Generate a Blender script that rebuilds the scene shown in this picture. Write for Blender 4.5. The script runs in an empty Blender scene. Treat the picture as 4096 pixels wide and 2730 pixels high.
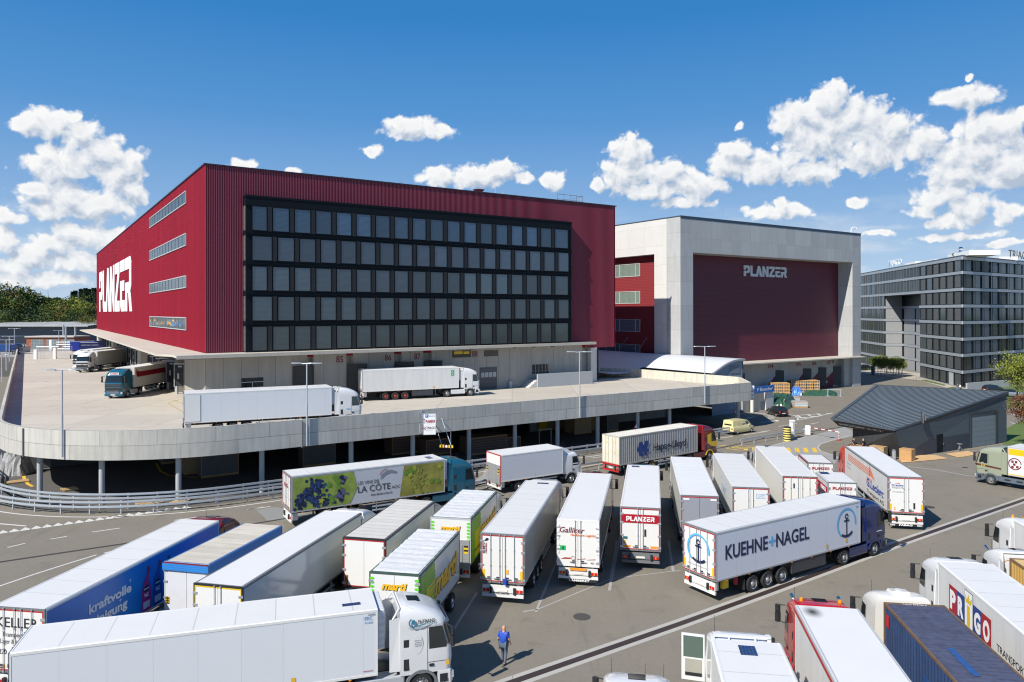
import bpy, bmesh, math, random
from math import sin, cos, pi, radians as rad
from mathutils import Vector, Matrix
random.seed(7)
S = bpy.context.scene
C = S.collection
# ------------------------------------------------------------------ camera
cd = bpy.data.cameras.new("camera"); cam = bpy.data.objects.new("camera", cd); C.objects.link(cam)
S.camera = cam
CAM_H = 16.5
cam.location = (0, 0, CAM_H)
cam.rotation_euler = (Matrix.Rotation(rad(90), 3, 'X') @ Matrix.Rotation(-0.0015, 3, 'Z')).to_euler()
cd.sensor_width = 36; cd.sensor_fit = 'HORIZONTAL'
cd.lens = 2940 / 4096 * 36
cd.shift_y = -116 / 4096
cd.clip_start = .5; cd.clip_end = 6000
S.render.resolution_x = 1024; S.render.resolution_y = 682
S.view_settings.view_transform = 'Standard'; S.view_settings.look = 'None'
S.view_settings.exposure = 0.4; S.view_settings.gamma = 1
# ------------------------------------------------------------------ sun and sky
SUN_AZ = 45.0      # light travels towards this angle from +X, anticlockwise
SUN_EL = 42
sd = bpy.data.lights.new("sun", 'SUN'); sd.energy = 4.6; sd.angle = rad(.53); sd.color = (1, .945, .86)
so = bpy.data.objects.new("sun", sd); C.objects.link(so)
ld = Vector((cos(rad(SUN_AZ)) * cos(rad(SUN_EL)), sin(rad(SUN_AZ)) * cos(rad(SUN_EL)), -sin(rad(SUN_EL))))
so.rotation_euler = ld.to_track_quat('-Z', 'Y').to_euler(); so.location = (-60, -60, 90)

W = bpy.data.worlds.new("World"); S.world = W; W.use_nodes = True
nt = W.node_tree; nt.nodes.clear()
def N(t, typ, **k):
    n = t.nodes.new(typ)
    for a, b in k.items(): setattr(n, a, b)
    return n
def mth(t, op, a, b=None, c=None, clamp=False):
    n = N(t, 'ShaderNodeMath', operation=op, use_clamp=clamp)
    for i, x in enumerate((a, b, c)):
        if x is None: continue
        if isinstance(x, (int, float)): n.inputs[i].default_value = x
        else: t.links.new(x, n.inputs[i])
    return n.outputs[0]
# cloud banks: azimuth, elevation (degrees), half width, half height (degrees)
BANKS = [(-32.3,12.1,1.82,1.00),(-33.5,11.9,1.18,0.62),(-31.3,12.6,1.24,0.72),(-30.3,11.8,1.52,1.17),(-29.0,10.8,1.56,1.48),(-27.4,10.1,1.34,1.35),(-27.2,8.6,1.07,1.36),(-28.5,9.4,1.83,1.79),(-31.5,9.7,2.22,1.45),(-32.8,8.1,1.44,0.57),(-31.3,7.7,2.48,1.30),(-29.5,7.3,2.31,1.18),(-32.3,6.8,1.70,0.72),(-34.1,6.1,0.82,0.62),(-34.6,4.4,0.92,1.12),(-33.5,3.6,1.42,0.99),(-30.3,5.3,2.02,1.03),(-32.0,4.5,1.71,0.86),(-33.5,2.2,2.60,0.62),(-30.8,3.4,2.00,0.87),(-31.8,2.2,2.21,0.63),(-34.4,2.7,1.39,0.70),(-28.7,5.3,1.04,0.74),(-7.8,13.8,2.83,0.94),(-8.5,14.1,1.49,0.74),(-6.0,13.7,1.68,0.61),(-10.7,12.1,0.92,0.37),(-19.9,10.8,0.78,0.41),(-16.4,10.4,0.87,0.29),(-2.9,10.5,3.38,0.95),(-0.9,10.9,1.87,0.88),(-5.6,10.4,1.85,0.84),(0.8,10.3,1.36,0.61),(3.2,10.1,1.42,0.75),(9.2,12.1,1.82,1.34),(8.9,10.5,2.48,1.51),(11.5,10.4,2.44,1.33),(13.8,9.4,2.40,1.15),(10.8,9.2,3.60,0.83),(13.1,8.1,2.57,0.46),(6.5,9.9,0.60,0.67),(16.9,11.8,1.71,0.97),(16.6,10.8,1.87,1.30),(19.1,10.4,2.42,1.44),(15.3,9.3,1.26,0.49),(23.2,15.0,1.58,1.25),(21.7,14.0,2.63,1.26),(24.6,13.3,3.08,1.54),(22.6,12.0,3.18,1.72),(27.1,12.1,2.69,1.51),(26.0,10.8,3.01,1.22),(22.0,9.9,2.92,0.94),(20.3,13.5,1.19,0.64),(29.2,11.3,1.55,1.18),(20.0,7.3,2.55,0.64),(20.3,7.8,1.04,0.45),(17.2,13.5,0.37,0.29),(32.2,13.9,1.70,0.80),(30.7,13.9,1.13,0.73),(31.8,15.0,0.34,0.40),(32.7,11.8,2.16,1.14),(34.1,11.6,1.40,1.26),(32.2,10.4,2.67,1.29),(33.9,9.1,1.87,1.69),(31.2,9.1,2.23,1.16),(30.0,7.7,2.04,0.88),(32.0,6.8,1.95,1.15),(28.9,7.0,1.04,0.59),(30.7,6.0,1.50,0.58),(34.1,6.1,1.40,0.70),(25.2,7.6,0.89,0.49),(26.4,5.4,1.09,0.24),(31.2,5.0,2.73,0.26),(34.1,4.4,1.40,0.25)]
g = bpy.data.node_groups.new("cloud_field", 'ShaderNodeTree')
g.interface.new_socket("P", in_out='INPUT', socket_type='NodeSocketVector')
g.interface.new_socket("D", in_out='OUTPUT', socket_type='NodeSocketFloat')
gi = N(g, 'NodeGroupInput'); go = N(g, 'NodeGroupOutput')
n1 = N(g, 'ShaderNodeTexNoise'); n1.inputs['Scale'].default_value = .40; n1.inputs['Detail'].default_value = 7; n1.inputs['Roughness'].default_value = .5
g.links.new(gi.outputs[0], n1.inputs['Vector'])
vs = N(g, 'ShaderNodeVectorMath', operation='SUBTRACT'); g.links.new(n1.outputs['Color'], vs.inputs[0]); vs.inputs[1].default_value = (.5, .5, .5)
vm = N(g, 'ShaderNodeVectorMath', operation='MULTIPLY'); g.links.new(vs.outputs[0], vm.inputs[0]); vm.inputs[1].default_value = (2.2, 1.5, 0)
va = N(g, 'ShaderNodeVectorMath', operation='ADD'); g.links.new(gi.outputs[0], va.inputs[0]); g.links.new(vm.outputs[0], va.inputs[1])
acc = None
for (az, el, rx, ry) in BANKS:
    s1 = N(g, 'ShaderNodeVectorMath', operation='SUBTRACT'); g.links.new(va.outputs[0], s1.inputs[0]); s1.inputs[1].default_value = (az, el, 0)
    s2 = N(g, 'ShaderNodeVectorMath', operation='MULTIPLY'); g.links.new(s1.outputs[0], s2.inputs[0]); s2.inputs[1].default_value = (.80 / rx, .78 / ry, 0)
    s3 = N(g, 'ShaderNodeVectorMath', operation='LENGTH'); g.links.new(s2.outputs[0], s3.inputs[0])
    acc = s3.outputs['Value'] if acc is None else mth(g, 'SMOOTH_MIN', acc, s3.outputs['Value'], .12)
n2 = N(g, 'ShaderNodeTexNoise'); n2.inputs['Scale'].default_value = 1.0; n2.inputs['Detail'].default_value = 7; n2.inputs['Roughness'].default_value = .5; n2.inputs['Distortion'].default_value = .35
g.links.new(gi.outputs[0], n2.inputs['Vector'])
vo = N(g, 'ShaderNodeTexVoronoi', feature='SMOOTH_F1'); vo.inputs['Scale'].default_value = 1.15; vo.inputs['Smoothness'].default_value = .5; vo.inputs['Detail'].default_value = 2.5; vo.inputs['Roughness'].default_value = .5
g.links.new(va.outputs[0], vo.inputs['Vector'])
f = mth(g, 'SUBTRACT', 1.0, acc)
f = mth(g, 'ADD', f, mth(g, 'MULTIPLY', mth(g, 'SUBTRACT', n2.outputs['Fac'], .5), .80))
f = mth(g, 'ADD', f, mth(g, 'MULTIPLY', mth(g, 'SUBTRACT', .50, vo.outputs['Distance']), .45))
g.links.new(f, go.inputs[0])
g.interface.new_socket('E', in_out='OUTPUT', socket_type='NodeSocketFloat')
esm = mth(g, 'ADD', mth(g, 'SUBTRACT', 1.0, acc), mth(g, 'MULTIPLY', vo.outputs['Distance'], -.75))
esm = mth(g, 'ADD', esm, mth(g, 'MULTIPLY', n2.outputs['Fac'], .25)); g.links.new(esm, go.inputs[1])

sky = N(nt, 'ShaderNodeTexSky', sky_type='NISHITA'); sky.sun_disc = False
sky.sun_elevation = rad(SUN_EL); sky.sun_rotation = rad(225); sky.air_density = 1.0; sky.dust_density = .6; sky.ozone_density = 2.2; sky.altitude = 400
tw = N(nt, 'ShaderNodeTexCoord'); sw = N(nt, 'ShaderNodeSeparateXYZ'); nt.links.new(tw.outputs['Generated'], sw.inputs[0])
# clear air: deep blue overhead, paling towards the horizon
rp = N(nt, 'ShaderNodeValToRGB'); nt.links.new(mth(nt, 'MULTIPLY', mth(nt, 'ARCSINE', sw.outputs[2]), 2 / pi, clamp=True), rp.inputs[0]); cr = rp.color_ramp
for i_, (p_, c_) in enumerate([(0, (3.7, 4.8, 6.0)), (.035, (3.1, 4.4, 6.0)), (.09, (1.75, 3.2, 5.4)), (.16, (.70, 2.25, 4.85)), (.24, (.24, 1.65, 4.2)), (.5, (.2, 1.0, 2.9)), (1, (.12, .6, 2.0))]):
    e_ = cr.elements[i_] if i_ < 2 else cr.elements.new(p_); e_.position = p_; e_.color = (c_[0] / 6, c_[1] / 6, c_[2] / 6, 1)
cs = N(nt, 'ShaderNodeVectorMath', operation='SCALE'); nt.links.new(rp.outputs[0], cs.inputs[0]); cs.inputs['Scale'].default_value = 6 * 1.05
hs = N(nt, 'ShaderNodeMix', data_type='RGBA'); hs.inputs[0].default_value = .04; nt.links.new(cs.outputs[0], hs.inputs[6]); nt.links.new(sky.outputs[0], hs.inputs[7])
bg1 = N(nt, 'ShaderNodeBackground'); nt.links.new(hs.outputs[2], bg1.inputs[0]); bg1.inputs[1].default_value = .098
wo = N(nt, 'ShaderNodeOutputWorld'); nt.links.new(bg1.outputs[0], wo.inputs[0])
# cloud layer: a stretch of sky dome 3.4 km away that carries only the sunlit cumulus
dm = bpy.data.materials.new('cloud_layer'); dm.use_nodes = True; t_ = dm.node_tree; t_.nodes.clear()
tc = N(t_, 'ShaderNodeTexCoord'); sx = N(t_, 'ShaderNodeSeparateXYZ'); vn = N(t_, 'ShaderNodeVectorMath', operation='NORMALIZE'); t_.links.new(tc.outputs['Object'], vn.inputs[0]); t_.links.new(vn.outputs[0], sx.inputs[0])
az = mth(t_, 'MULTIPLY', mth(t_, 'ARCTAN2', sx.outputs[0], sx.outputs[1]), 180 / pi)
el = mth(t_, 'MULTIPLY', mth(t_, 'ARCSINE', sx.outputs[2]), 180 / pi)
cb = N(t_, 'ShaderNodeCombineXYZ'); t_.links.new(az, cb.inputs[0]); t_.links.new(el, cb.inputs[1])
def field(off):
    a = N(t_, 'ShaderNodeVectorMath', operation='ADD'); t_.links.new(cb.outputs[0], a.inputs[0]); a.inputs[1].default_value = off
    q = N(t_, 'ShaderNodeGroup'); q.node_tree = g; t_.links.new(a.outputs[0], q.inputs[0]); return q.outputs[0], q.outputs[1]
d0, e0 = field((0, 0, 0)); d1, e1 = field((-.35, .75, 0))
mr = N(t_, 'ShaderNodeMapRange', interpolation_type='SMOOTHSTEP'); t_.links.new(d0, mr.inputs['Value'])
mr.inputs['From Min'].default_value = -.04; mr.inputs['From Max'].default_value = .30
lit = mth(t_, 'ADD', mth(t_, 'MULTIPLY', mth(t_, 'SUBTRACT', e0, e1), .95), .62, clamp=True)
lit = mth(t_, 'ADD', mth(t_, 'MULTIPLY', lit, .85), mth(t_, 'MULTIPLY', mth(t_, 'SUBTRACT', .28, d0), .30), clamp=True)
ccr = N(t_, 'ShaderNodeValToRGB'); t_.links.new(lit, ccr.inputs[0])
ccr.color_ramp.elements[0].color = (.46, .55, .68, 1); ccr.color_ramp.elements[0].position = .1
ccr.color_ramp.elements[1].color = (.99, .99, .985, 1); ccr.color_ramp.elements[1].position = .85
e = ccr.color_ramp.elements.new(.48); e.color = (.76, .80, .86, 1)
em = N(t_, 'ShaderNodeEmission'); t_.links.new(ccr.outputs[0], em.inputs[0]); em.inputs[1].default_value = .74
tb = N(t_, 'ShaderNodeBsdfTransparent'); ms = N(t_, 'ShaderNodeMixShader'); hz = N(t_, 'ShaderNodeTexNoise'); hm = N(t_, 'ShaderNodeVectorMath', operation='MULTIPLY'); t_.links.new(cb.outputs[0], hm.inputs[0]); hm.inputs[1].default_value = (.11, .55, 1); t_.links.new(hm.outputs[0], hz.inputs['Vector']); hz.inputs['Scale'].default_value = 1.3; hz.inputs['Detail'].default_value = 6
hr = N(t_, 'ShaderNodeMapRange', interpolation_type='SMOOTHSTEP'); t_.links.new(hz.outputs['Fac'], hr.inputs[0]); hr.inputs[1].default_value = .44; hr.inputs[2].default_value = .72; hr.inputs[4].default_value = .62
he = N(t_, 'ShaderNodeMapRange', interpolation_type='SMOOTHSTEP'); t_.links.new(el, he.inputs[0]); he.inputs[1].default_value = 9.5; he.inputs[2].default_value = 3.5
t_.links.new(mth(t_, 'MAXIMUM', mr.outputs[0], mth(t_, 'MULTIPLY', hr.outputs[0], he.outputs[0])), ms.inputs[0]); t_.links.new(tb.outputs[0], ms.inputs[1]); t_.links.new(em.outputs[0], ms.inputs[2])
mo = N(t_, 'ShaderNodeOutputMaterial'); t_.links.new(ms.outputs[0], mo.inputs[0])
try: dm.cycles.emission_sampling = 'NONE'
except Exception: pass
dv = []; df = []; nu, nv_ = 60, 16
for j in range(nv_ + 1):
    for i in range(nu + 1):
        a_, e_ = rad(-48 + 96 * i / nu), rad(.2 + 24 * j / nv_); dv.append((3400 * sin(a_) * cos(e_), 3400 * cos(a_) * cos(e_), 3400 * sin(e_)))
        if i < nu and j < nv_: k_ = j * (nu + 1) + i; df.append((k_, k_ + 1, k_ + nu + 2, k_ + nu + 1))
dme = bpy.data.meshes.new('sky'); dme.from_pydata(dv, [], df); dme.materials.append(dm); dob = bpy.data.objects.new('sky', dme); C.objects.link(dob); dob.location = (0, 0, CAM_H); dob['kind'] = 'structure'
try: S.cycles.pixel_filter_type = 'BLACKMAN_HARRIS'; S.cycles.filter_width = 1.15
except Exception: pass

# ------------------------------------------------------------------ materials (procedural)
MATS = {}
def M(name, col=(.5, .5, .5), rough=.6, metal=0, var=.12, scale=1.2, brick=None, streak=0, bump=0, coat=0, mort=.6, bvar=.12, alpha=None, spec=.5, var2=0, wave=None, blot=0):
    """col linear. brick=(w,h,line) panel joints in UV metres. streak = vertical staining. wave=(pitch,amount) fine slats."""
    if name in MATS: return MATS[name]
    m = bpy.data.materials.new(name); m.use_nodes = True; t = m.node_tree; b = t.nodes['Principled BSDF']
    b.inputs['Roughness'].default_value = rough; b.inputs['Metallic'].default_value = metal; b.inputs['Coat Weight'].default_value = coat
    b.inputs['Coat Roughness'].default_value = .08; b.inputs['Specular IOR Level'].default_value = spec
    tc = N(t, 'ShaderNodeTexCoord')
    cur = None
    def mul(prev, fac):  # colour times a factor
        x = N(t, 'ShaderNodeVectorMath', operation='SCALE')
        if prev is None: x.inputs[0].default_value = col
        else: t.links.new(prev, x.inputs[0])
        t.links.new(fac, x.inputs['Scale']); return x.outputs[0]
    def noise(sc, det, src='Object', mp=None):
        n = N(t, 'ShaderNodeTexNoise'); n.inputs['Scale'].default_value = sc; n.inputs['Detail'].default_value = det; n.inputs['Roughness'].default_value = .6
        if mp:
            q = N(t, 'ShaderNodeMapping'); q.inputs['Scale'].default_value = mp; t.links.new(tc.outputs[src], q.inputs[0]); t.links.new(q.outputs[0], n.inputs[0])
        else: t.links.new(tc.outputs[src], n.inputs[0])
        return n.outputs['Fac']
    if brick:
        bt = N(t, 'ShaderNodeTexBrick'); t.links.new(tc.outputs['UV'], bt.inputs['Vector'])
        bt.offset = brick[3] if len(brick) > 3 else 0; bt.inputs['Scale'].default_value = 1
        bt.inputs['Brick Width'].default_value = brick[0]; bt.inputs['Row Height'].default_value = brick[1]; bt.inputs['Mortar Size'].default_value = brick[2]
        bt.inputs['Mortar Smooth'].default_value = 0
        lo, hi = 1 - bvar, 1 + bvar
        bt.inputs['Color1'].default_value = (lo, lo, lo, 1); bt.inputs['Color2'].default_value = (hi, hi, hi, 1); bt.inputs['Mortar'].default_value = (mort, mort, mort, 1)
        x = N(t, 'ShaderNodeVectorMath', operation='MULTIPLY'); x.inputs[0].default_value = col; t.links.new(bt.outputs['Color'], x.inputs[1]); cur = x.outputs[0]
    if wave:
        sp = N(t, 'ShaderNodeSeparateXYZ'); t.links.new(tc.outputs['UV'], sp.inputs[0])
        fr = mth(t, 'FRACT', mth(t, 'DIVIDE', sp.outputs[1 if len(wave) < 3 else 0], wave[0]))
        cur = mul(cur, mth(t, 'SUBTRACT', 1.0, mth(t, 'MULTIPLY', mth(t, 'GREATER_THAN', fr, .6), wave[1])))
    if var:
        cur = mul(cur, mth(t, 'ADD', 1 - var, mth(t, 'MULTIPLY', noise(scale, 6), 2 * var)))
    if var2:
        cur = mul(cur, mth(t, 'ADD', 1 - var2, mth(t, 'MULTIPLY', noise(scale * .08, 4), 2 * var2)))
    if blot:
        r = N(t, 'ShaderNodeMapRange', interpolation_type='SMOOTHSTEP'); t.links.new(noise(.55, 7), r.inputs[0]); r.inputs[1].default_value = .56; r.inputs[2].default_value = .70; r.inputs[3].default_value = 1; r.inputs[4].default_value = 1 - blot
        cur = mul(cur, r.outputs[0])
        r = N(t, 'ShaderNodeMapRange', interpolation_type='SMOOTHSTEP'); t.links.new(noise(1, 5, 'Object', (.9, .12, 1)), r.inputs[0]); r.inputs[1].default_value = .58; r.inputs[2].default_value = .68; r.inputs[3].default_value = 1; r.inputs[4].default_value = 1 - blot * .7
        cur = mul(cur, r.outputs[0])
    if streak:
        s = noise(1, 5, 'UV', (2.2, .18, 1))
        r = N(t, 'ShaderNodeMapRange'); t.links.new(s, r.inputs[0]); r.inputs[1].default_value = .42; r.inputs[2].default_value = .75; r.inputs[3].default_value = 1; r.inputs[4].default_value = 1 - streak
        cur = mul(cur, r.outputs[0])
    if cur is None: b.inputs['Base Color'].default_value = (*col, 1)
    else: t.links.new(cur, b.inputs['Base Color'])
    if bump:
        bn = N(t, 'ShaderNodeBump'); bn.inputs['Strength'].default_value = bump; bn.inputs['Distance'].default_value = .02
        t.links.new(noise(scale * 12, 3), bn.inputs['Height']); t.links.new(bn.outputs[0], b.inputs['Normal'])
    if alpha is not None: b.inputs['Alpha'].default_value = alpha
    MATS[name] = m; return m

ASPH = M('asphalt', (.215, .194, .157), .9, var=.13, scale=4.0, bump=.3, var2=.12, spec=.25, blot=.16)
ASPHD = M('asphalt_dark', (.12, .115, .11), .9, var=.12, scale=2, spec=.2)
LANE = M('concrete_lane', (.31, .305, .29), .85, var=.08, scale=2, var2=.1)
DECKM = M('deck_concrete', (.50, .455, .385), .85, var=.07, scale=.7, brick=(9, 7, .05, .0), mort=.72, bvar=.06, var2=.12, bump=.1, blot=.10)
CONC = M('concrete', (.42, .41, .385), .85, var=.1, scale=.8, brick=(3.4, 1.25, .02, .5), mort=.6, bvar=.10, streak=.28)
CONCP = M('concrete_panels', (.37, .355, .325), .85, var=.1, scale=.6, brick=(2.05, 30, .035), mort=.6, bvar=.06, streak=.15)
CONCB = M('concrete_hall', (.47, .48, .47), .85, var=.05, scale=.5, brick=(2.75, 30, .03), mort=.78, bvar=.09, streak=.10)
CONCL = M('concrete_light', (.60, .59, .56), .85, var=.07, scale=.6, brick=(4.6, 3.6, .03), mort=.8, bvar=.03)
CONCC = M('concrete_column', (.40, .42, .43), .8, var=.08, scale=1)
CANM = M('canopy_concrete', (.52, .48, .41), .85, var=.2, scale=.35, streak=.1)
CLAD = M('red_cladding', (.225, .006, .020), .6, var=.10, scale=.25, var2=.1, brick=(1.1, 40, 0), bvar=.10, spec=.15)
CLADF = M('red_cladding_front', (.20, .010, .03), .5, var=.06, scale=.25, spec=.4)
RIDGE = M('ridge_mauve_sheen', (.25, .075, .11), .45, var=.05, scale=.25, spec=.6)  # mauve sky sheen of the rib fronts, put into the base colour
CLADR = M('red_wall', (.125, .013, .033), .55, var=.07, scale=.3, wave=(.24, .35), brick=(60, 2.6, .03), mort=.8, bvar=.03)
CLADR2 = M('red_slats', (.26, .035, .04), .5, var=.06, scale=.3, wave=(.3, .3))
BLACKM = M('black_frame', (.006, .009, .013), .6, var=.1, spec=.15)
LOUV = M('dark_louvre', (.016, .017, .02), .6, wave=(.12, .7), var=.05)
LOUVL = M('light_louvre', (.15, .15, .15), .5, wave=(.14, .75), var=.05)
DGREY = M('dark_grey', (.045, .05, .06), .5, var=.1)
MGREY = M('mid_grey', (.16, .17, .18), .55, var=.1)
LGREY = M('light_grey', (.42, .44, .46), .5, var=.06)
ALU = M('aluminium', (.55, .57, .60), .35, metal=.6, var=.06)
GALV = M('galvanised', (.48, .53, .58), .4, metal=.35, var=.08)
CREAM = M('cream_white', (.74, .73, .68), .4, var=.03)
WHITE = M('white_paint', (.72, .72, .70), .35, var=.02, coat=.2)
WHITEP = M('white_panels', (.70, .70, .68), .38, var=.04, scale=.7, brick=(1.32, 60, .014), mort=.8, bvar=.01, streak=.10)
WHITER = M('white_roof', (.69, .69, .67), .45, var=.05, scale=.8, brick=(1.55, 60, .022), mort=.72, bvar=.012)
TARPR = M('tarp_roof', (.62, .60, .55), .6, var=.12, scale=1.5, brick=(.62, 60, .05), mort=.8, bvar=.05, bump=.4)
TARPW = M('white_tarp', (.70, .71, .71), .5, var=.05, scale=2.5, bump=1.0, brick=(.9, 60, .02), mort=.88, bvar=.03)
TYRE = M('tyre', (.022, .022, .023), .85, var=.1)
RIM = M('rim', (.45, .46, .47), .35, metal=.7, var=.1)
RUB = M('black_plastic', (.02, .021, .023), .55, var=.1)
GLASS = M('dark_glass', (.015, .022, .026), .05, var=.2, scale=.8, spec=1.0)
CHR = M('chrome', (.7, .7, .7), .15, metal=1, var=0)
REDP = M('red_trim', (.42, .02, .02), .4, var=.05)
YELP = M('yellow_trim', (.72, .50, .02), .4, var=.05)
ORA = M('orange_reflector', (.90, .30, .02), .4, var=.03)
LRED = M('lamp_red', (.55, .01, .01), .2, var=.1)
LINEW = M('line_white', (.60, .59, .55), .75, var=.3, scale=5)
LINEWW = M('line_worn', (.36, .35, .33), .8, var=.25, scale=3)
LINEY = M('line_yellow', (.74, .48, .05), .7, var=.1, scale=3)
LINEYW = M('line_yellow_worn', (.42, .34, .13), .8, var=.25, scale=2)
NAVY = M('navy', (.012, .02, .075), .4, var=.02)
SKYB = M('sky_blue', (.10, .42, .72), .4, var=.02)
MARO = M('maroon_paint', (.17, .015, .03), .5, var=.05)
PRED = M('sign_red', (.38, .006, .02), .4, var=.02)
WHITEX = M('sign_white', (.86, .86, .85), .5, var=.01)
WOOD = M('wood', (.50, .29, .12), .7, var=.2, scale=2)
OSB = M('chipboard', (.42, .30, .16), .8, var=.25, scale=5)

# ------------------------------------------------------------------ mesh helpers
class MB:
    def __init__(s): s.v = []; s.f = []; s.m = []; s.uv = {}; s.sm = []
    def face(s, pts, mi=0, uv=None, sm=False):
        i = len(s.v); s.v += [tuple(p) for p in pts]; s.f.append(tuple(range(i, i + len(pts)))); s.m.append(mi); s.sm.append(sm)
        if uv: s.uv[len(s.f) - 1] = uv
    def box(s, x0, x1, y0, y1, z0, z1, mi=0, skip=''):
        a = [(x0, y0, z0), (x1, y0, z0), (x1, y1, z0), (x0, y1, z0), (x0, y0, z1), (x1, y0, z1), (x1, y1, z1), (x0, y1, z1)]
        i = len(s.v); s.v += a
        for k, q in dict(b=(3, 2, 1, 0), t=(4, 5, 6, 7), f=(0, 1, 5, 4), r=(1, 2, 6, 5), k=(2, 3, 7, 6), l=(3, 0, 4, 7)).items():
            if k in skip: continue
            s.f.append(tuple(i + j for j in q)); s.m.append(mi); s.sm.append(False)
    def obox(s, c, ax, ay, hx, hy, z0, z1, mi=0):   # oriented box in plan
        c = Vector(c); ax = Vector(ax); ay = Vector(ay)
        p = [c - ax * hx - ay * hy, c + ax * hx - ay * hy, c + ax * hx + ay * hy, c - ax * hx + ay * hy]
        s.prism([(q.x, q.y) for q in p], z0, z1, mi)
    def prism(s, poly, z0, z1, mi=0, top=None, bottom=True):
        n = len(poly)
        a = sum(poly[i][0] * poly[(i + 1) % n][1] - poly[(i + 1) % n][0] * poly[i][1] for i in range(n))
        if a < 0: poly = poly[::-1]
        i0 = len(s.v)
        zz = (lambda f, p: f(*p) if callable(f) else f)
        s.v += [(p[0], p[1], zz(z0, p)) for p in poly] + [(p[0], p[1], zz(z1, p)) for p in poly]
        for i in range(n):
            j = (i + 1) % n; s.f.append((i0 + i, i0 + j, i0 + n + j, i0 + n + i)); s.m.append(mi); s.sm.append(False)
        s.f.append(tuple(i0 + n + i for i in range(n))); s.m.append(mi if top is None else top); s.sm.append(False)
        if bottom: s.f.append(tuple(i0 + i for i in reversed(range(n)))); s.m.append(mi); s.sm.append(False)
    def tube(s, p0, p1, r, r1=None, n=8, mi=0, cap=True):
        p0 = Vector(p0); p1 = Vector(p1); r1 = r if r1 is None else r1
        d = (p1 - p0).normalized(); a = d.orthogonal().normalized(); b = d.cross(a)
        i0 = len(s.v)
        for P, R in ((p0, r), (p1, r1)):
            for k in range(n):
                t = 2 * pi * k / n; q = P + (a * cos(t) + b * sin(t)) * R; s.v.append(tuple(q))
        for k in range(n):
            j = (k + 1) % n; s.f.append((i0 + k, i0 + j, i0 + n + j, i0 + n + k)); s.m.append(mi); s.sm.append(True)
        if cap:
            s.f.append(tuple(i0 + k for k in reversed(range(n)))); s.m.append(mi); s.sm.append(False)
            s.f.append(tuple(i0 + n + k for k in range(n))); s.m.append(mi); s.sm.append(False)
    def path(s, pts, r, n=6, mi=0):
        for a, b in zip(pts[:-1], pts[1:]): s.tube(a, b, r, n=n, mi=mi)
    def lathe(s, prof, c, axis='Y', n=24, mi=0):     # prof: (radius, offset along axis)
        i0 = len(s.v)
        for (r, h) in prof:
            for k in range(n):
                t = 2 * pi * k / n
                if axis == 'Y': s.v.append((c[0] + r * cos(t), c[1] + h, c[2] + r * sin(t)))
                else: s.v.append((c[0] + r * cos(t), c[1] + r * sin(t), c[2] + h))
        for i in range(len(prof) - 1):
            for k in range(n):
                j = (k + 1) % n; a = i0 + i * n; b = a + n
                s.f.append((a + k, b + k, b + j, a + j)); s.m.append(mi); s.sm.append(True)
    def loft(s, rings, mi=0, cap=True, sm=True, closed=True):
        n = len(rings[0]); i0 = len(s.v)
        for r in rings: s.v += [tuple(p) for p in r]
        for i in range(len(rings) - 1):
            for k in range(n if closed else n - 1):
                j = (k + 1) % n; a = i0 + i * n; b = a + n
                s.f.append((a + k, a + j, b + j, b + k)); s.m.append(mi); s.sm.append(sm)
        if cap:
            s.f.append(tuple(i0 + k for k in reversed(range(n)))); s.m.append(mi); s.sm.append(False)
            s.f.append(tuple(i0 + (len(rings) - 1) * n + k for k in range(n))); s.m.append(mi); s.sm.append(sm)
    def mesh(s, name, mats, bevel=0):
        me = bpy.data.meshes.new(name); me.from_pydata(s.v, [], s.f)
        if not isinstance(mats, (list, tuple)): mats = [mats]
        for m in mats: me.materials.append(m)
        me.polygons.foreach_set('material_index', s.m)
        me.polygons.foreach_set('use_smooth', s.sm)
        uvl = me.uv_layers.new(name='UVMap').data
        for p in me.polygons:
            if p.index in s.uv:
                for li, q in zip(p.loop_indices, s.uv[p.index]): uvl[li].uv = q
                continue
            nn = p.normal; ax = abs(nn.x); ay = abs(nn.y); az = abs(nn.z)
            for li in p.loop_indices:
                c = me.vertices[me.loops[li].vertex_index].co
                uvl[li].uv = (c.x, c.y + 30) if az > max(ax, ay) else ((c.y, c.z) if ax > ay else (c.x, c.z))
        if any(s.sm): me.set_sharp_from_angle(angle=rad(38))
        return me
    def build(s, name, mats, parent=None, loc=None, bevel=0, **k):
        return link(name, s.mesh(name, mats), parent, loc, bevel=bevel, **k)
def link(name, me, parent=None, loc=None, rot=None, label=None, bevel=0):
    o = bpy.data.objects.new(name, me); C.objects.link(o)
    if parent: o.parent = parent
    if loc: o.location = loc
    if rot: o.rotation_euler = rot
    if label: o['label'] = label
    if bevel:
        bm = o.modifiers.new('bevel', 'BEVEL'); bm.width = bevel; bm.segments = 2; bm.limit_method = 'ANGLE'; bm.angle_limit = rad(50)
    return o
def thing(name, label, cat, loc=(0, 0, 0), rz=0, group=None):
    o = bpy.data.objects.new(name, None); C.objects.link(o); o.location = loc; o.rotation_euler = (0, 0, rz)
    o['label'] = label; o['category'] = cat
    if group: o['group'] = group
    o.empty_display_size = .3
    return o
def tag(o, label, cat, group=None):
    o['label'] = label; o['category'] = cat
    if group: o['group'] = group
    return o
def struct(o): o['kind'] = 'structure'; return o
def dup(o, parent=None, **k):
    c = o.copy(); C.objects.link(c)
    if parent: c.parent = parent
    for ch in o.children: dup(ch, c)
    for a, b in k.items():
        if a in ('loc', 'rz'): continue
        c[a] = b
    if 'loc' in k: c.location = k['loc']
    if 'rz' in k: c.rotation_euler = (0, 0, k['rz'])
    return c
MC = {}
def cm(key, fn):
    if key not in MC: MC[key] = fn()
    return MC[key]
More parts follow.
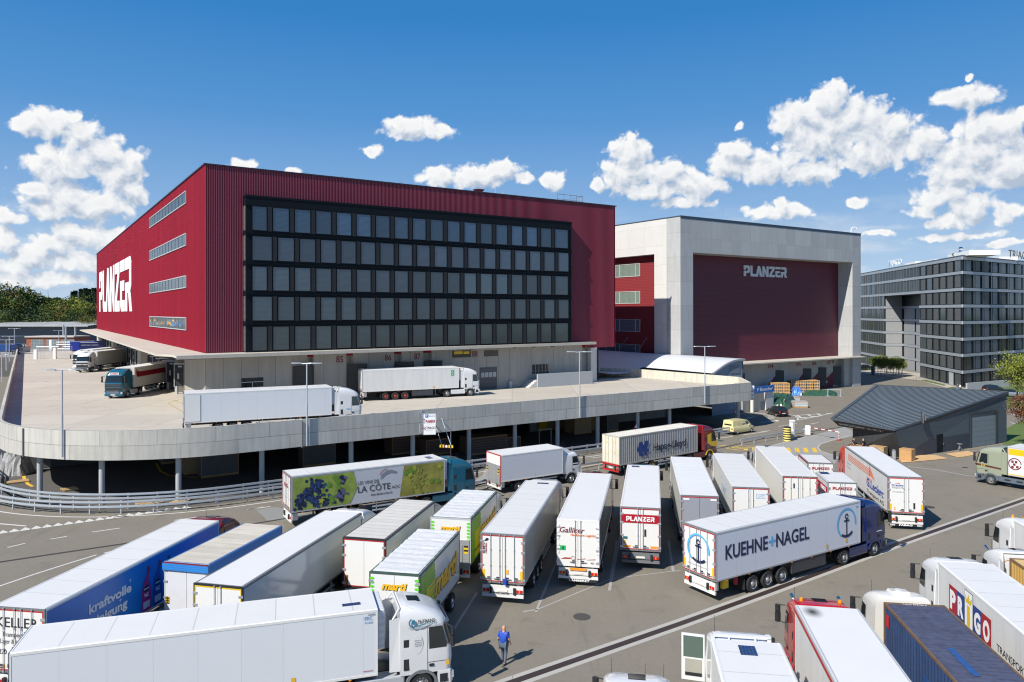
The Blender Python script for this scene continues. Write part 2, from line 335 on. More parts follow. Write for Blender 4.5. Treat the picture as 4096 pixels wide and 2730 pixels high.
def basis(right, up):
    r = Vector(right).normalized(); u = Vector(up).normalized(); n = r.cross(u)
    return Matrix((r, u, n)).transposed().to_4x4()
def text(s, mat, parent, loc, right, up=(0, 0, 1), h=1, w=None, bold=0, shear=0, name='lettering', align='LEFT', ext=.002, sp=1.0):
    cu = bpy.data.curves.new('t', 'FONT'); cu.body = s; cu.size = 1; cu.offset = bold; cu.shear = shear; cu.extrude = ext; cu.resolution_u = 3; cu.space_character = sp
    o = bpy.data.objects.new('t', cu); C.objects.link(o)
    me = bpy.data.meshes.new_from_object(o.evaluated_get(bpy.context.evaluated_depsgraph_get()))
    bpy.data.objects.remove(o); bpy.data.curves.remove(cu)
    xs = [v.co.x for v in me.vertices]; ys = [v.co.y for v in me.vertices]
    x0, x1, y0 = min(xs), max(xs), 0
    cap = .69
    sy = h / cap; sxx = (w / (x1 - x0)) if w else sy
    wd = (x1 - x0) * sxx
    ox = {'LEFT': 0, 'CENTER': -wd / 2, 'RIGHT': -wd}[align]
    for v in me.vertices: v.co = ((v.co.x - x0) * sxx + ox, v.co.y * sy, v.co.z)
    me.materials.clear(); me.materials.append(mat)
    ob = bpy.data.objects.new(name, me); C.objects.link(ob)
    if parent: ob.parent = parent
    ob.matrix_local = Matrix.Translation(Vector(loc)) @ basis(right, up)
    return ob
def decal(polys, mats, parent, loc, right, up=(0, 0, 1), name='graphic', th=.004):
    """flat cut shapes: polys = [(points, material index, layer)]"""
    b = MB()
    for p in polys:
        pts, mi = p[0], p[1]; z = th * (1 + (p[2] if len(p) > 2 else 0))
        a = sum(pts[i][0] * pts[(i + 1) % len(pts)][1] - pts[(i + 1) % len(pts)][0] * pts[i][1] for i in range(len(pts)))
        if a < 0: pts = pts[::-1]
        b.face([(x, y, z) for x, y in pts], mi)
    o = b.build(name, mats, parent); o.matrix_local = Matrix.Translation(Vector(loc)) @ basis(right, up); return o
def ell(cx, cy, rx, ry=None, n=20, a0=0, a1=360):
    ry = rx if ry is None else ry
    return [(cx + rx * cos(rad(a0 + (a1 - a0) * i / n)), cy + ry * sin(rad(a0 + (a1 - a0) * i / n))) for i in range(n + (a1 - a0 < 360))]
def ring(cx, cy, r, w, a0, a1, n=24):
    return ell(cx, cy, r, r, n, a0, a1)[:n + 1] + ell(cx, cy, r - w, r - w, n, a0, a1)[:n + 1][::-1]
# block stencil letters of the haulier's sign, unit height 1
LET = dict(
 P=[[(0,0),(.22,0),(.22,.30),(.55,.30),(.68,.42),(.68,.88),(.55,1),(0,1),(0,.60),(.20,.60),(.20,.78),(.46,.78),(.46,.50),(0,.50)]],
 L=[[(0,.12),(.12,0),(.60,0),(.60,.24),(.22,.24),(.22,1),(0,1)]],
 A=[[(0,0),(.30,1),(.52,1),(.82,0),(.56,0),(.41,.60),(.26,0)]],
 N=[[(0,0),(0,1),(.20,1),(.52,.42),(.52,1),(.74,1),(.74,0),(.54,0),(.22,.58),(.22,0)]],
 Z=[[(0,0),(0,.22),(.42,.78),(0,.78),(0,1),(.70,1),(.70,.78),(.28,.22),(.70,.22),(.70,0)]],
 E=[[(0,.14),(.14,0),(.62,0),(.62,.22),(.22,.22),(.22,.40),(.55,.40),(.55,.60),(0,.60)],[(0,.78),(0,1),(.62,1),(.62,.78)]],
 R=[[(0,0),(.22,0),(.22,.34),(.36,.34),(.52,0),(.76,0),(.58,.36),(.70,.46),(.70,.88),(.58,1),(0,1),(0,.78),(.48,.78),(.48,.54),(0,.54)]])
def logo(mat, parent, loc, right, h, w, up=(0, 0, 1), th=.01, name='sign_lettering', letters=False, bold=1.0):
    x = 0; out = []; items = []
    for ch in 'PLANZER':
        ps = LET[ch]; wd = max(p[0] for q in ps for p in q)
        items.append((x, ps)); x += wd + (.10 if ch != 'A' and ch != 'L' else .02)
    x -= .10; k = w / x
    def mk(items, nm):
        b = MB()
        for (ox, ps) in items:
            for q in ps:
                pts = [((ox + a) * k, c * h) for a, c in q]
                n = len(pts); i0 = len(b.v)
                ar = sum(pts[i][0] * pts[(i + 1) % n][1] - pts[(i + 1) % n][0] * pts[i][1] for i in range(n))
                if ar < 0: pts = pts[::-1]
                b.v += [(p[0], p[1], 0.001) for p in pts] + [(p[0], p[1], th) for p in pts]
                b.f.append(tuple(i0 + n + i for i in range(n))); b.m.append(0); b.sm.append(False)
                for i in range(n):
                    j = (i + 1) % n; b.f.append((i0 + i, i0 + j, i0 + n + j, i0 + n + i)); b.m.append(0); b.sm.append(False)
        o = b.build(nm, mat, parent); o.matrix_local = Matrix.Translation(Vector(loc)) @ basis(right, up); return o
    if letters: return [mk([it], 'letter') for it in items]
    return mk(items, name)
# survey helper: the plan position (metres) of a photo point whose height above the yard is known
def P(px, py, z=0.0):
    a = px - 2048; b = 1249 - py
    X = (a + .0015 * b) / 2940; U = (b - .0015 * a) / 2940; d = (z - CAM_H) / U
    return Vector((X * d, d))
UD = Vector((cos(rad(33.45)), sin(rad(33.45)))); VD = Vector((-UD.y, UD.x)); TH = rad(33.45)
O0 = Vector((-36.3, 87.0))
def UV(u, v, o=O0): return o + UD * u + VD * v
def B1(x, y): return (x / 1.6504, 1150 + y / 1.6504)
def B2(x, y): return (900 + x / 1.6504, 1150 + y / 1.6504)
def B3(x, y): return (1700 + x / 1.6504, 1150 + y / 1.6504)
def B4(x, y): return (2400 + x / 1.6504, 1150 + y / 1.6504)
def B5(x, y): return (3072 + x / 1.6504, 1150 + y / 1.6504)
def A1(x, y): return (x / 1.8887, 1900 + y / 1.8887)
def A2(x, y): return (900 + x / 1.8887, 1900 + y / 1.8887)
def A3(x, y): return (1700 + x / 1.7822, 1850 + y / 1.7822)
def A4(x, y): return (2400 + x / 1.7822, 1850 + y / 1.7822)
def A5(x, y): return (3072 + x / 1.8887, 1900 + y / 1.8887)
def H1(x, y): return (2800 + x / 3.734, 1580 + y / 3.734)
def H2(x, y): return (3440 + x / 3.564, 1600 + y / 3.564)
def H3(x, y): return (x / 4.4808, 1300 + y / 4.4808)
def H4(x, y): return (3072 + x / 4.4808, 1300 + y / 4.4808)
def H5(x, y): return (3576 + x / 4.4808, 1300 + y / 4.4808)
# ================================================================== SETTING: ground sheets
def sheet(name, pts, z, mat, uvw=True):
    b = MB(); a = sum(pts[i][0] * pts[(i + 1) % len(pts)][1] - pts[(i + 1) % len(pts)][0] * pts[i][1] for i in range(len(pts)))
    if a < 0: pts = pts[::-1]
    b.face([(p[0], p[1], z) for p in pts]); return struct(b.build(name, mat))
GRASS = M('grass', (.10, .15, .03), .9, var=.35, scale=1.5, bump=.6, var2=.2)
sheet('ground', [(-2500, -60), (2500, -60), (2500, 4000), (-2500, 4000)], -.03, M('far_ground', (.10, .12, .05), .9, var=.2, scale=.05))
sheet('yard', [(-150, -20), (170, -20), (170, 330), (-190, 330)], 0, ASPH)
UG = [UV(-220, 138), UV(-15, 138), UV(40, 161), UV(60, 340), UV(-260, 700), UV(-900, 500)]
b = MB(); b.prism([(p.x, p.y) for p in UG], 0.02, 5.04); struct(b.build('upper_yard', M('upper_ground', (.30, .28, .25), .9, var=.1)))
def mark(name, pts, mat, z=.004): return sheet(name, pts, z, mat)
def stroke(pts, w):
    """closed outline of a line of width w through pts"""
    pts = [Vector((p[0], p[1])) for p in pts]; L = []; R = []
    for i, p in enumerate(pts):
        d = (pts[min(i + 1, len(pts) - 1)] - pts[max(i - 1, 0)]).normalized(); n = Vector((-d.y, d.x)) * w / 2
        L.append(p + n); R.append(p - n)
    return L, R
def line(b, pts, w, z=.004, mi=0):
    L, R = stroke(pts, w)
    for i in range(len(L) - 1): b.face([(R[i].x, R[i].y, z), (R[i+1].x, R[i+1].y, z), (L[i+1].x, L[i+1].y, z), (L[i].x, L[i].y, z)], mi)
# ---- parapet line of the raised deck: straight, 17.3 m arc, straight
CQ = Vector((-39.3, 55.8)); RQ = 17.3
def edge(s, off=0):
    """point on the deck edge; s=0 at the start of the arc on the left wall; off = metres outwards"""
    arc = RQ * pi / 2
    cc = CQ + UD * RQ + VD * RQ
    if s < 0: return CQ + VD * (RQ - s) - UD * off, -UD
    if s > arc: return CQ + UD * (RQ + s - arc) - VD * off, -VD
    a = s / RQ; n = -UD * cos(a) - VD * sin(a)
    return cc + n * (RQ + off), n
ARC = RQ * pi / 2
SEND = ARC + 78.6 - RQ + 8.8
def s_of_px(px, off=0):
    lo, hi = -100, SEND
    for _ in range(50):
        m = (lo + hi) / 2; p, _n = edge(m, off)
        if 2048 + p.x / p.y * 2940 < px: lo = m
        else: hi = m
    return (lo + hi) / 2
# road markings ----------------------------------------------------
b = MB(); line(b, [edge(s, 3.15)[0] for s in [x * 1.0 for x in range(-40, int(SEND) + 1)]], .18); struct(b.build('edge_line', LINEW))
b = MB()
n = 19; a0 = P(*A1(20, 438)); a1 = P(*A1(1405, 250))
for i in range(n):
    c = a0.lerp(a1, (i + .0) / (n - 1)); d = (a1 - a0).normalized(); nn = Vector((-d.y, d.x))
    b.face([(*(c - d * .42 - nn * .2), .004), (*(c + d * .42 - nn * .2), .004), (*(c + nn * .75), .004)])
struct(b.build('give_way_marking', LINEW))
b = MB()
for p, q in [((55,550),(190,518)),((380,487),(507,465)),((695,433),(905,403)),((1315,345),(1503,318)),((1870,265),(1990,243))]:
    line(b, [P(*A1(*p)), P(*A1(*q))], .16)
for p, q in [((150,1468),(300,1447))]: line(b, [P(*B2(*p)), P(*B2(*q))], .16)
for p, q in [((1097,1127),(1180,1118)),((880,1305),(975,1290))]: line(b, [P(*B3(*p)), P(*B3(*q))], .16)
for p, q in [((498,620),(645,598)),((910,553),(1045,535)),((1650,437),(1770,416)),((1170,475),(1445,428)),((2150,472),(2290,452))]: line(b, [P(*H1(*p)), P(*H1(*q))], .18)
struct(b.build('lane_dashes', LINEW))
b = MB(); line(b, [P(*A1(-200,905)), P(*A1(0,840)), P(*A1(250,755)), P(*A1(500,675)), P(*A1(730,605))], .16); line(b, [P(*A1(785,592)), P(*A1(900,565))], .14)
line(b, [P(*A1(-100,362)), P(*A1(195,387))], .22); struct(b.build('road_line', LINEW))
# chevron island, arrows
b = MB()
def hp(pts): return [P(*H1(*q)) for q in pts]
line(b, hp([(1420,388),(1460,370),(1470,350),(1420,315),(1365,300)]), .22); line(b, hp([(1410,310),(1700,290),(1995,270),(1700,332),(1415,388)]), .22)
for c in ([(1440,310),(1475,308),(1520,338),(1690,345),(1600,352),(1495,348)], [(1590,293),(1620,292),(1665,318),(1800,322),(1740,330),(1650,326)], [(1735,282),(1765,280),(1800,298),(1870,302),(1830,308),(1775,306)], [(1880,274),(1905,273),(1925,285),(1965,283),(1915,292)]):
    b.face([(*q, .006) for q in hp(c)][::-1])
b.face([(*q, .006) for q in hp([(880,415),(900,418),(1130,393),(1140,400),(1175,398),(1168,376),(1098,383),(1125,386)])])
b.face([(*q, .006) for q in hp([(660,350),(720,340),(840,322),(760,345),(700,350)])])
struct(b.build('white_arrow_marking', LINEW))
b = MB()
for i, (x, y) in enumerate([(812,262),(870,272),(925,282),(978,291),(1025,300),(1050,311),(1060,322),(1062,334),(1060,345),(1058,356),(1310,293)]):
    p = P(*H1(x, y)); b.obox(p, (1, 0), (0, 1), .5, .12, .001, .005)
struct(b.build('corner_marking', LINEW))
b = MB()
for x in (1322, 1450, 1580, 1712):
    b.face([(*q, .009) for q in hp([(x-42,792),(x+15,792),(x+48,862),(x-20,858)])])
b.face([(*q, .009) for q in hp([(778,788),(838,780),(838,835),(780,836)])]); b.face([(*q, .009) for q in hp([(655,815),(715,803),(718,832),(652,828)])])
for pl in ([(385,800),(640,760),(800,770)],[(385,800),(560,830),(655,828)],[(430,790),(820,790)],[(480,815),(700,800)],[(285,770),(395,750)]): line(b, hp(pl), .18, .008)
struct(b.build('zebra_crossing', LINEY))
b = MB()
for k in range(7):
    p = P(*H4(250 + 230 * k, 1325 - 35 * k)); line(b, [p, p + UD * 3.5], .12, .004)
for q in [((1110,765),(1205,822)),((1110,765),(1205,735)),((1150,745),(1205,770))]:
    line(b, [P(*B1(*q[0]), 5.1), P(*B1(*q[1]), 5.1)], .15, 5.106)
line(b, [P(*H2(1265,842)), P(*H2(1700,790))], .1); struct(b.build('yellow_bay_marking', LINEYW))
b = MB()
for (p, q) in [((790,1068),(945,690)),((1315,915),(1395,520)),((1772,780),(1735,560)),((172,1245),(370,930)),((700,1065),(800,1050))]: line(b, [P(*A3(*p)), P(*A3(*q))], .14)
for (p, q) in [((65,915),(120,560)),((520,780),(490,560))]: line(b, [P(*A4(*p)), P(*A4(*q))], .14, .0045)
line(b, [P(*A3(800,1050)), P(*A3(1330,830)), P(*A3(1825,770))], .10, .005)
struct(b.build('parking_line', LINEWW))
# lighter concrete lane at the checkpoint and patches
LN = hp([(640,880),(1290,700),(1700,600),(2150,480),(2330,560),(2330,610),(1950,690),(1790,740),(1760,790),(1800,840),(2080,930),(1900,1200),(700,1200)])
sheet('concrete_lane', LN, .003, LANE)
b = MB(); line(b, hp([(640,880),(1290,700),(1600,625)]), .2, .007); line(b, hp([(2230,610),(1950,690),(1790,740),(1760,790),(1800,840),(1990,905)]), .2, .007); struct(b.build('kerb_line', M('kerb', (.45,.44,.41), .8)))
sheet('road_patch', [P(*B2(205,1470)), P(*B2(330,1450)), P(*B2(560,1500)), P(*B2(400,1540)), P(*B2(280,1540))], .003, M('patch', (.25, .25, .235), .85, var=.1))
sheet('road_strip', [P(*B2(1560,1340)), P(*B2(1700,1240)), P(*B3(400,1190)), P(*B3(500,1270)), P(*B3(200,1330))], .0025, LANE)
# forecourt paving and lawn by the office
sheet('pavement', [P(*H4(1600,860)), P(*H4(2330,950)), P(*H5(470,1000)), P(*H5(900,1120)), P(*H5(1400,1220)), P(*H5(1400,1000)), P(*H4(2330,820)), P(*H4(1600,790))], .02, M('paving', (.42,.38,.32), .85, var=.1))
def lawn(pts, z=.05): return sheet('lawn', pts, z, GRASS)
lawn([P(*H5(480,1000)), P(*H5(900,1095)), P(*H5(930,1080)), P(*H5(560,985))]); lawn([P(*H5(930,1140)), P(*H5(1110,1175)), P(*H5(1300,1190)), P(*H5(1200,1125)), P(*H5(1050,1115))])
lawn([P(*H4(1600,760)), P(*H4(1650,830)), P(*H4(1940,805)), P(*H4(1900,740)), P(*H4(1640,700))])
lawn([P(4010,1800), P(4130,1850), P(4130,1660), P(4020,1720)]); lawn([P(4010,1640), P(4140,1600), P(4140,1560), P(4000,1540), P(3930,1552), P(3960,1600)])
lawn([P(3985,1508), P(4140,1500), P(4160,1530), P(4000,1535)])
b = MB()
for p, q in [((4042,1630),(4110,1652)),((4042,1655),(4110,1678)),((4042,1690),(4090,1707))]: line(b, [P(*p), P(*q)], .15)
struct(b.build('parking_bay_line', LINEW))
chips = M('woodchips', (.62, .40, .20), .9, var=.5, scale=9, bump=1.0)
for k, q in enumerate([[(560,850),(800,795),(1060,790),(1265,842),(1000,868),(600,902)], [(1205,775),(1540,735),(1680,785),(1400,828)]]):
    o = sheet('woodchip_bed', [P(*H2(*p)) for p in q], .05, chips); o['kind'] = 'structure'
# drainage channel across the yard
def channel(pts, z=.0):
    b = MB(); line(b, pts, .98, .006, 1); line(b, pts, .40, .010, 0)
    L, R = stroke(pts, 1.12)
    o = b.build('drain_channel', [M('drain_grate', (.050, .035, .03), .6, var=.15, scale=6, metal=.2), M('drain_kerb', (.40, .385, .35), .85, var=.1, scale=2, brick=(30, 30, .02), bvar=.05)]); struct(o)
def interp(pts, step):
    out = []
    for a, b_ in zip(pts[:-1], pts[1:]):
        k = max(1, int((b_ - a).length / step)); out += [a.lerp(b_, i / k) for i in range(k)]
    return out + [pts[-1]]
D0 = P(2048, 2730); D1 = P(2724, 2495); D2 = P(3072, 2368.6); D3 = P(3622.6, 2164.7); D4 = P(4096, 2000.6)
channel([D0 - (D1 - D0) * .8, D0, D1, D2, D3, D4, D4 + (D4 - D3) * .6])
b = MB(); line(b, [P(*A1(-200,700)), P(*A1(0,660)), P(*A1(400,600)), P(*A1(1000,512)), P(*A1(1750,398)), P(*B2(380,1530)), P(*B2(700,1480)), P(*B3(400,1308)), P(*B3(1190,1168)), P(*H1(300,795)), P(*H1(900,665)), P(*H1(1600,560)), P(*H1(2150,478))], .30, .008); struct(b.build('road_drain', M('drain_dark', (.05,.045,.04), .7)))
b = MB(); line(b, [P(*H2(680,950)), P(*H2(1100,1000)), P(*H2(1400,1060)), P(*H2(1720,1110))], .35, .006); struct(b.build('joint_strip', LANE))
b = MB()
line(b, [P(*B3(120,1335)), P(*B3(400,1290)), P(*B3(1190,1160))], .45, .002)
struct(b.build('kerb_band', M('kerb2', (.42,.36,.25), .8)))
def manhole(p, r, z=.012):
    b = MB(); b.lathe([(0.001, 0), (r, 0), (r, -.01)], (p.x, p.y, z), 'Z', 20); struct(b.build('manhole_cover', M('manhole', (.06, .055, .05), .6, var=.2, scale=8)))
manhole(P(*A3(1118, 1102)), .47); manhole(P(*H1(1975, 640)), .35); manhole(P(*H2(985, 1530)), .45); manhole(P(*B5(1300, 1190)), .3); manhole(P(*H1(312, 688)), .4); manhole(P(*H1(960, 650)), .4)

# ================================================================== RAISED DECK
deck = thing('elevated_deck', 'raised concrete lorry deck with tall curved parapet on round columns', 'deck', (0, 0, 0))
ss = [SEND * 0 - 150 + 0] and [-165, -120, -80, -50, -35, -20, -10] + [i * ARC / 16 for i in range(17)] + [ARC + 5 * k for k in range(1, 13)] + [SEND - .01]
ss = sorted(ss); pts = [edge(s)[0] for s in ss]
endp = P(2957, 1509, 6.5); bk = P(2551, 1477, 6.5)
poly = pts + [endp, bk, Vector((15.8, 132.1)), Vector((13.0, 131.0)), UV(-2, 60), UV(-2, 165), pts[0] + VD * 5]
b = MB(); b.prism([(p.x, p.y) for p in poly], 4.15, 5.1); b.build('deck_slab', DECKM, deck)
def wallstrip(b, ss, z0, z1, o0, o1, mi=0):
    """parapet: o0 outer offset, o1 inner offset"""
    for i in range(len(ss) - 1):
        a, b_ = ss[i], ss[i + 1]
        A = [edge(a, o0)[0], edge(b_, o0)[0], edge(a, o1)[0], edge(b_, o1)[0]]
        u0, u1 = a, b_
        b.face([(*A[0], z0), (*A[1], z0), (*A[1], z1), (*A[0], z1)], mi, [(u0, z0), (u1, z0), (u1, z1), (u0, z1)])
        b.face([(*A[3], z0), (*A[2], z0), (*A[2], z1), (*A[3], z1)], mi, [(u1, z0), (u0, z0), (u0, z1), (u1, z1)])
        b.face([(*A[0], z1), (*A[1], z1), (*A[3], z1), (*A[2], z1)], mi, [(u0, 0), (u1, 0), (u1, .3), (u0, .3)])
        b.face([(*A[1], z0), (*A[0], z0), (*A[2], z0), (*A[3], z0)], mi, [(u0, 0), (u1, 0), (u1, .3), (u0, .3)])
fine = [-165, -120, -80, -50, -35, -20, -10, -5] + [i * ARC / 30 for i in range(31)] + [ARC + 4 * k for k in range(1, 16)] + [SEND]
b = MB(); wallstrip(b, sorted(fine), 3.98, 6.5, .25, -.05)
PARA = M('parapet_concrete', (.50, .49, .45), .85, var=.10, scale=.8, brick=(4.6, 1.3, .03, .4), mort=.62, bvar=.10, streak=.24)
b.build('parapet', PARA, deck)
b = MB()
for q0, q1 in ((edge(SEND)[0], endp), (endp, bk), (bk, Vector((15.8, 132.1))), (Vector((15.8, 132.1)), Vector((13.0, 131.0)))):
    d = (q1 - q0).normalized(); nn = Vector((-d.y, d.x))
    b.obox((q0 + q1) / 2, d, nn, (q1 - q0).length / 2 + .12, .15, 3.98 if q1 is endp else 4.9, 6.5)
b.build('side_parapet', M('parapet_back', (.62, .59, .50), .85, var=.1, streak=.35), deck)
for px in (30, 158.7, 406.5, 713, 1046, 1403, 1650, 1875, 2058.7, 2229, 2389.5, 2549.5, 2677, 2951):
    off = -.75
    s = s_of_px(px, off); p, nn = edge(s, off)
    b = MB(); b.tube((0, 0, 0), (0, 0, 4.16), .235, n=20); b.build('column', CONCC, deck, (p.x, p.y, 0))
b = MB()
for s, z in [(8.5, 4.1), (s_of_px(1203, 0), 4)]:
    p, nn = edge(s, .33)
    b.tube((*p, 3.9), (*p, 6.4), .06)
b.build('drain_pipe', MGREY, deck)
# space under the deck
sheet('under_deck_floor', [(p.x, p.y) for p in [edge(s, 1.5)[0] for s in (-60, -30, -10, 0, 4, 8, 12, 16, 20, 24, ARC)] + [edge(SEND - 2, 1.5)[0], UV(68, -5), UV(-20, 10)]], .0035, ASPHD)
uw = thing('service_hall', 'dark ground floor service hall wall set back under the raised deck', 'building', (O0.x, O0.y, 0), TH)
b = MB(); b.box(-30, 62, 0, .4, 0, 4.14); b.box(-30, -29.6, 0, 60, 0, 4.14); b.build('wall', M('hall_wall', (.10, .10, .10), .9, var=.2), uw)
b = MB(); b.box(40, 66, -9.8, -9.4, 0, 4.1); b.build('end_wall', CONCP, uw)
for x in (-20, -8, 4, 18, 32):
    b = MB(); b.box(x, x + 4.5, -.06, 0, .05, 3.6); b.build('loading_door', MGREY, uw)
# guard rails: two beams each on posts
def rail(name, label, s0, s1, off, beams, zt, post=2.2, group=None, k=.15):
    t = thing(name, label, 'guard rail', group=group)
    n = max(2, int((s1 - s0) / 1.0)); L = [s0 + (s1 - s0) * i / n for i in range(n + 1)]
    for z in beams:
        b = MB(); wallstrip(b, L, z - k / 2, z + k / 2, off + .10, off)
        wallstrip(b, L, z - k / 2 - .05, z - k / 2 , off + .06, off); b.build('beam', GALV, t)
    m = int((s1 - s0) / post)
    for i in range(m + 1):
        p, nn = edge(s0 + .3 + i * post, off - .06)
        b = MB(); b.obox((0, 0), (1, 0), (0, 1), .05, .05, 0, zt); o = b.build('post', GALV, t, (p.x, p.y, 0)); o.rotation_euler = (0, 0, math.atan2(nn.y, nn.x))
rail('guard_rail', 'outer galvanised double guard rail curving along the road under the parapet', -12, s_of_px(1120), 2.35, (.62, 1.0), 1.1)
rail('guard_rail', 'inner galvanised guard rail just behind the columns of the deck', -12, s_of_px(1120), .9, (.95, 1.28), 1.35)
rail('guard_rail', 'galvanised double guard rail behind the teal lorry and white box lorry', s_of_px(1690), s_of_px(2420), 2.1, (.62, 1.05), 1.15)
rail('guard_rail', 'galvanised guard rail in deck shade behind the yellow van', s_of_px(2780), s_of_px(2922), 2.1, (.4, .7, 1.0), 1.1)
def rail2(label, pts, beams=(.75,), post=2.4, k=.22):
    t = thing('guard_rail', label, 'guard rail')
    for z in beams:
        b = MB()
        for a, c in zip(pts[:-1], pts[1:]):
            d = (c - a).normalized(); b.obox((a + c) / 2, d, (-d.y, d.x), (c - a).length / 2, .05, z - k / 2, z + k / 2)
        b.build('beam', GALV, t)
    for a, c in zip(pts[:-1], pts[1:]):
        for i in range(int((c - a).length / post) + 1):
            p = a + (c - a).normalized() * (i * post + .2); b = MB(); b.box(-.05, .05, -.04, .04, 0, max(beams)); b.build('post', GALV, t, (p.x, p.y, 0))
rail2('low single guard rail between road and yard beside the teal lorry cab', [P(*B2(1600, 1420)), P(*B3(290, 1360)), P(*B3(400, 1325))])
rail2('low single guard rail between road and yard, left of the silver container', [P(*B3(1020, 1222)), P(*B3(1190, 1195))])
rail2('long low guard rail leading to the striped drum at the checkpoint', [P(*H1(610, 765)), P(*H1(1255, 655))])
rail2('short low guard rail between ticket post and barrier', [P(*H1(1390, 625)), P(*H1(1590, 590))])

# ================================================================== RED LOGISTICS BUILDING
red = thing('logistics_building', 'large red ribbed metal building with black window box above the raised deck', 'building', (O0.x, O0.y, 0), TH)
ZB, ZT, LU, LV = 11.0, 34.0, 63.9, 161.0
def ribs(b, x0, x1, z0, z1, pitch, d, axis, uvk=1, fl=.45):
    n = int((x1 - x0) / pitch)
    for i in range(n):
        a = x0 + i * pitch; c = [a, a + pitch * .12, a + pitch * fl, a + pitch * (fl + .12), a + pitch]; h = [0, d, d, 0, 0]
        for j in range(4):
            if axis == 'u': q = [(c[j], -h[j], z0), (c[j+1], -h[j+1], z0), (c[j+1], -h[j+1], z1), (c[j], -h[j], z1)]
            else: q = [(-h[j+1], c[j+1], z0), (-h[j], c[j], z0), (-h[j], c[j], z1), (-h[j+1], c[j+1], z1)]
            uv = [(c[j], z0), (c[j+1], z0), (c[j+1], z1), (c[j], z1)] if axis == 'u' else [(c[j+1], z0), (c[j], z0), (c[j], z1), (c[j+1], z1)]
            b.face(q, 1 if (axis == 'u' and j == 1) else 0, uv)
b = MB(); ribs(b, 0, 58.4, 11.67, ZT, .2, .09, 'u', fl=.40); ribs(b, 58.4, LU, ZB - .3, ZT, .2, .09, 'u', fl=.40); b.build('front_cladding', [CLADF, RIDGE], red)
b = MB(); ribs(b, 0, LV, ZB, ZT, .28, .025, 'v'); b.build('side_cladding', CLAD, red)
b = MB(); b.box(.02, LU - .02, .02, LV, 10.8, ZT, 0, skip=''); b.box(5.5, LU - 4, 1.1, LV, 5, 10.8, 2); b.box(.05, 5.5, 1.1, 13.0, 5, 10.8, 2)
b.box(-.15, LU + .35, -.2, .1, ZT, ZT + .16, 1); b.box(-.15, .2, .1, LV, ZT, ZT + .16, 1); b.box(LU, LU + .2, 0, LV, ZB - .3, ZT - .01, 0)
b.build('core', [CLAD, M('coping', (.03, .02, .03), .4), CONCP], red)
# rooftop things
rt = UV(38, 4); t = thing('satellite_dish', 'grey dish seen over the red roof edge', 'dish', (*UV(39.5, 3), ZT + .2))
b = MB(); b.lathe([(.01, .1), (.5, .2), (.9, .5), (.88, .52), (.01, .12)], (0, 0, .3), 'Z', 16); b.tube((0, 0, 0), (0, 0, .4), .05); o = b.build('dish', MGREY, t)
for uu, h in ((42.5, 1.9), (43.8, 1.1)):
    b = MB(); b.tube((0, 0, 0), (0, 0, h), .05); b.tube((-.2, 0, h * .8), (.2, 0, h * .8), .03); o = b.build('roof_antenna', LGREY); o.location = (*UV(uu, 3), ZT); tag(o, 'taller thin antenna on the red roof edge' if h > 1.5 else 'shorter thin antenna on the red roof edge', 'antenna')
t = thing('roof_railing', 'thin safety railing on top of the red roof near its right end', 'railing', (*UV(54, 2.5), ZT), TH)
b = MB()
for x in (0, 1.3, 2.6, 3.9, 5.2): b.tube((x, 0, 0), (x, 0, 1.6), .035)
b.tube((0, 0, 1.6), (5.2, 0, 1.6), .035); b.tube((0, 0, .8), (5.2, 0, .8), .03); b.tube((5.2, 0, 1.6), (5.2, 3, 1.6), .03); b.build('rails', MGREY, t)
LEAF0 = M('roof_plant', (.10, .14, .04), .8)
b = MB()
for k in range(160):
    uu = random.choice((12, 18, 25, 33, 45, 50)) + random.gauss(0, .8); q = UV(uu, .8 + random.random()); z = ZT + .15
    h = random.uniform(.2, .6); b.face([(q.x, q.y, z), (q.x + .06, q.y, z), (q.x + random.gauss(0, .15), q.y, z + h)])
o = b.build('roof_weeds', LEAF0); o['kind'] = 'stuff'; o['label'] = 'sparse weeds growing along the red roof edge'; o['category'] = 'weeds'
# window box
BX0, BX1, BZ0, BZ1, BY = 4.4, 54.1, 11.7, 30.45, -1.05
rows = [(29.42, 26.42), (25.80, 22.78), (22.13, 19.12), (18.47, 15.45), (14.80, 11.80)]
b = MB()
b.box(BX0, BX1, BY + .12, .05, BZ0, BZ1); b.box(BX0 - .08, BX1 + .06, BY - .06, .0, BZ1, BZ1 + .25)
zz = [BZ1] + [v for r in rows for v in r] + [BZ0]
b.box(BX0 - .02, BX1, BY, BY + .125, rows[0][0], BZ1)
for i in range(4): b.box(BX0 - .02, BX1, BY, BY + .125, rows[i+1][0], rows[i][1]); b.box(BX0 - .06, BX1 + .03, BY - .1, BY, (rows[i+1][0] + rows[i][1]) / 2 - .04, (rows[i+1][0] + rows[i][1]) / 2 + .04)
b.build('window_box', BLACKM, red)
for i, (zt, zb) in enumerate(rows):
    b = MB(); b.box(BX0 - .05, BX0, BY + .12, -.05, zb, zt); b.build('side_louvre', LOUVL, red)
GM = {}
def glass(i):
    k = 'window_glass_%d' % i
    if k in MATS: return MATS[k]
    c = [(.018, .035, .055), (.022, .030, .042), (.03, .042, .048), (.02, .028, .03)][i]
    m = M(k, c, .06, var=.5, scale=.35, spec=1.0, wave=(.15, -.9), coat=.6)
    return m
def blinds(i, v_=0):
    k = 'window_blinds_%d_%d' % (i, v_)
    c = [(.030, .065, .115), (.040, .058, .085), (.036, .055, .072), (.028, .045, .055), (.024, .036, .036)][i]
    c = tuple(q_ * (1, 1.5, .62)[v_] for q_ in c)
    return M(k, c, .3, var=.6, scale=.4, wave=(.15, .5), coat=1.0, spec=.8)
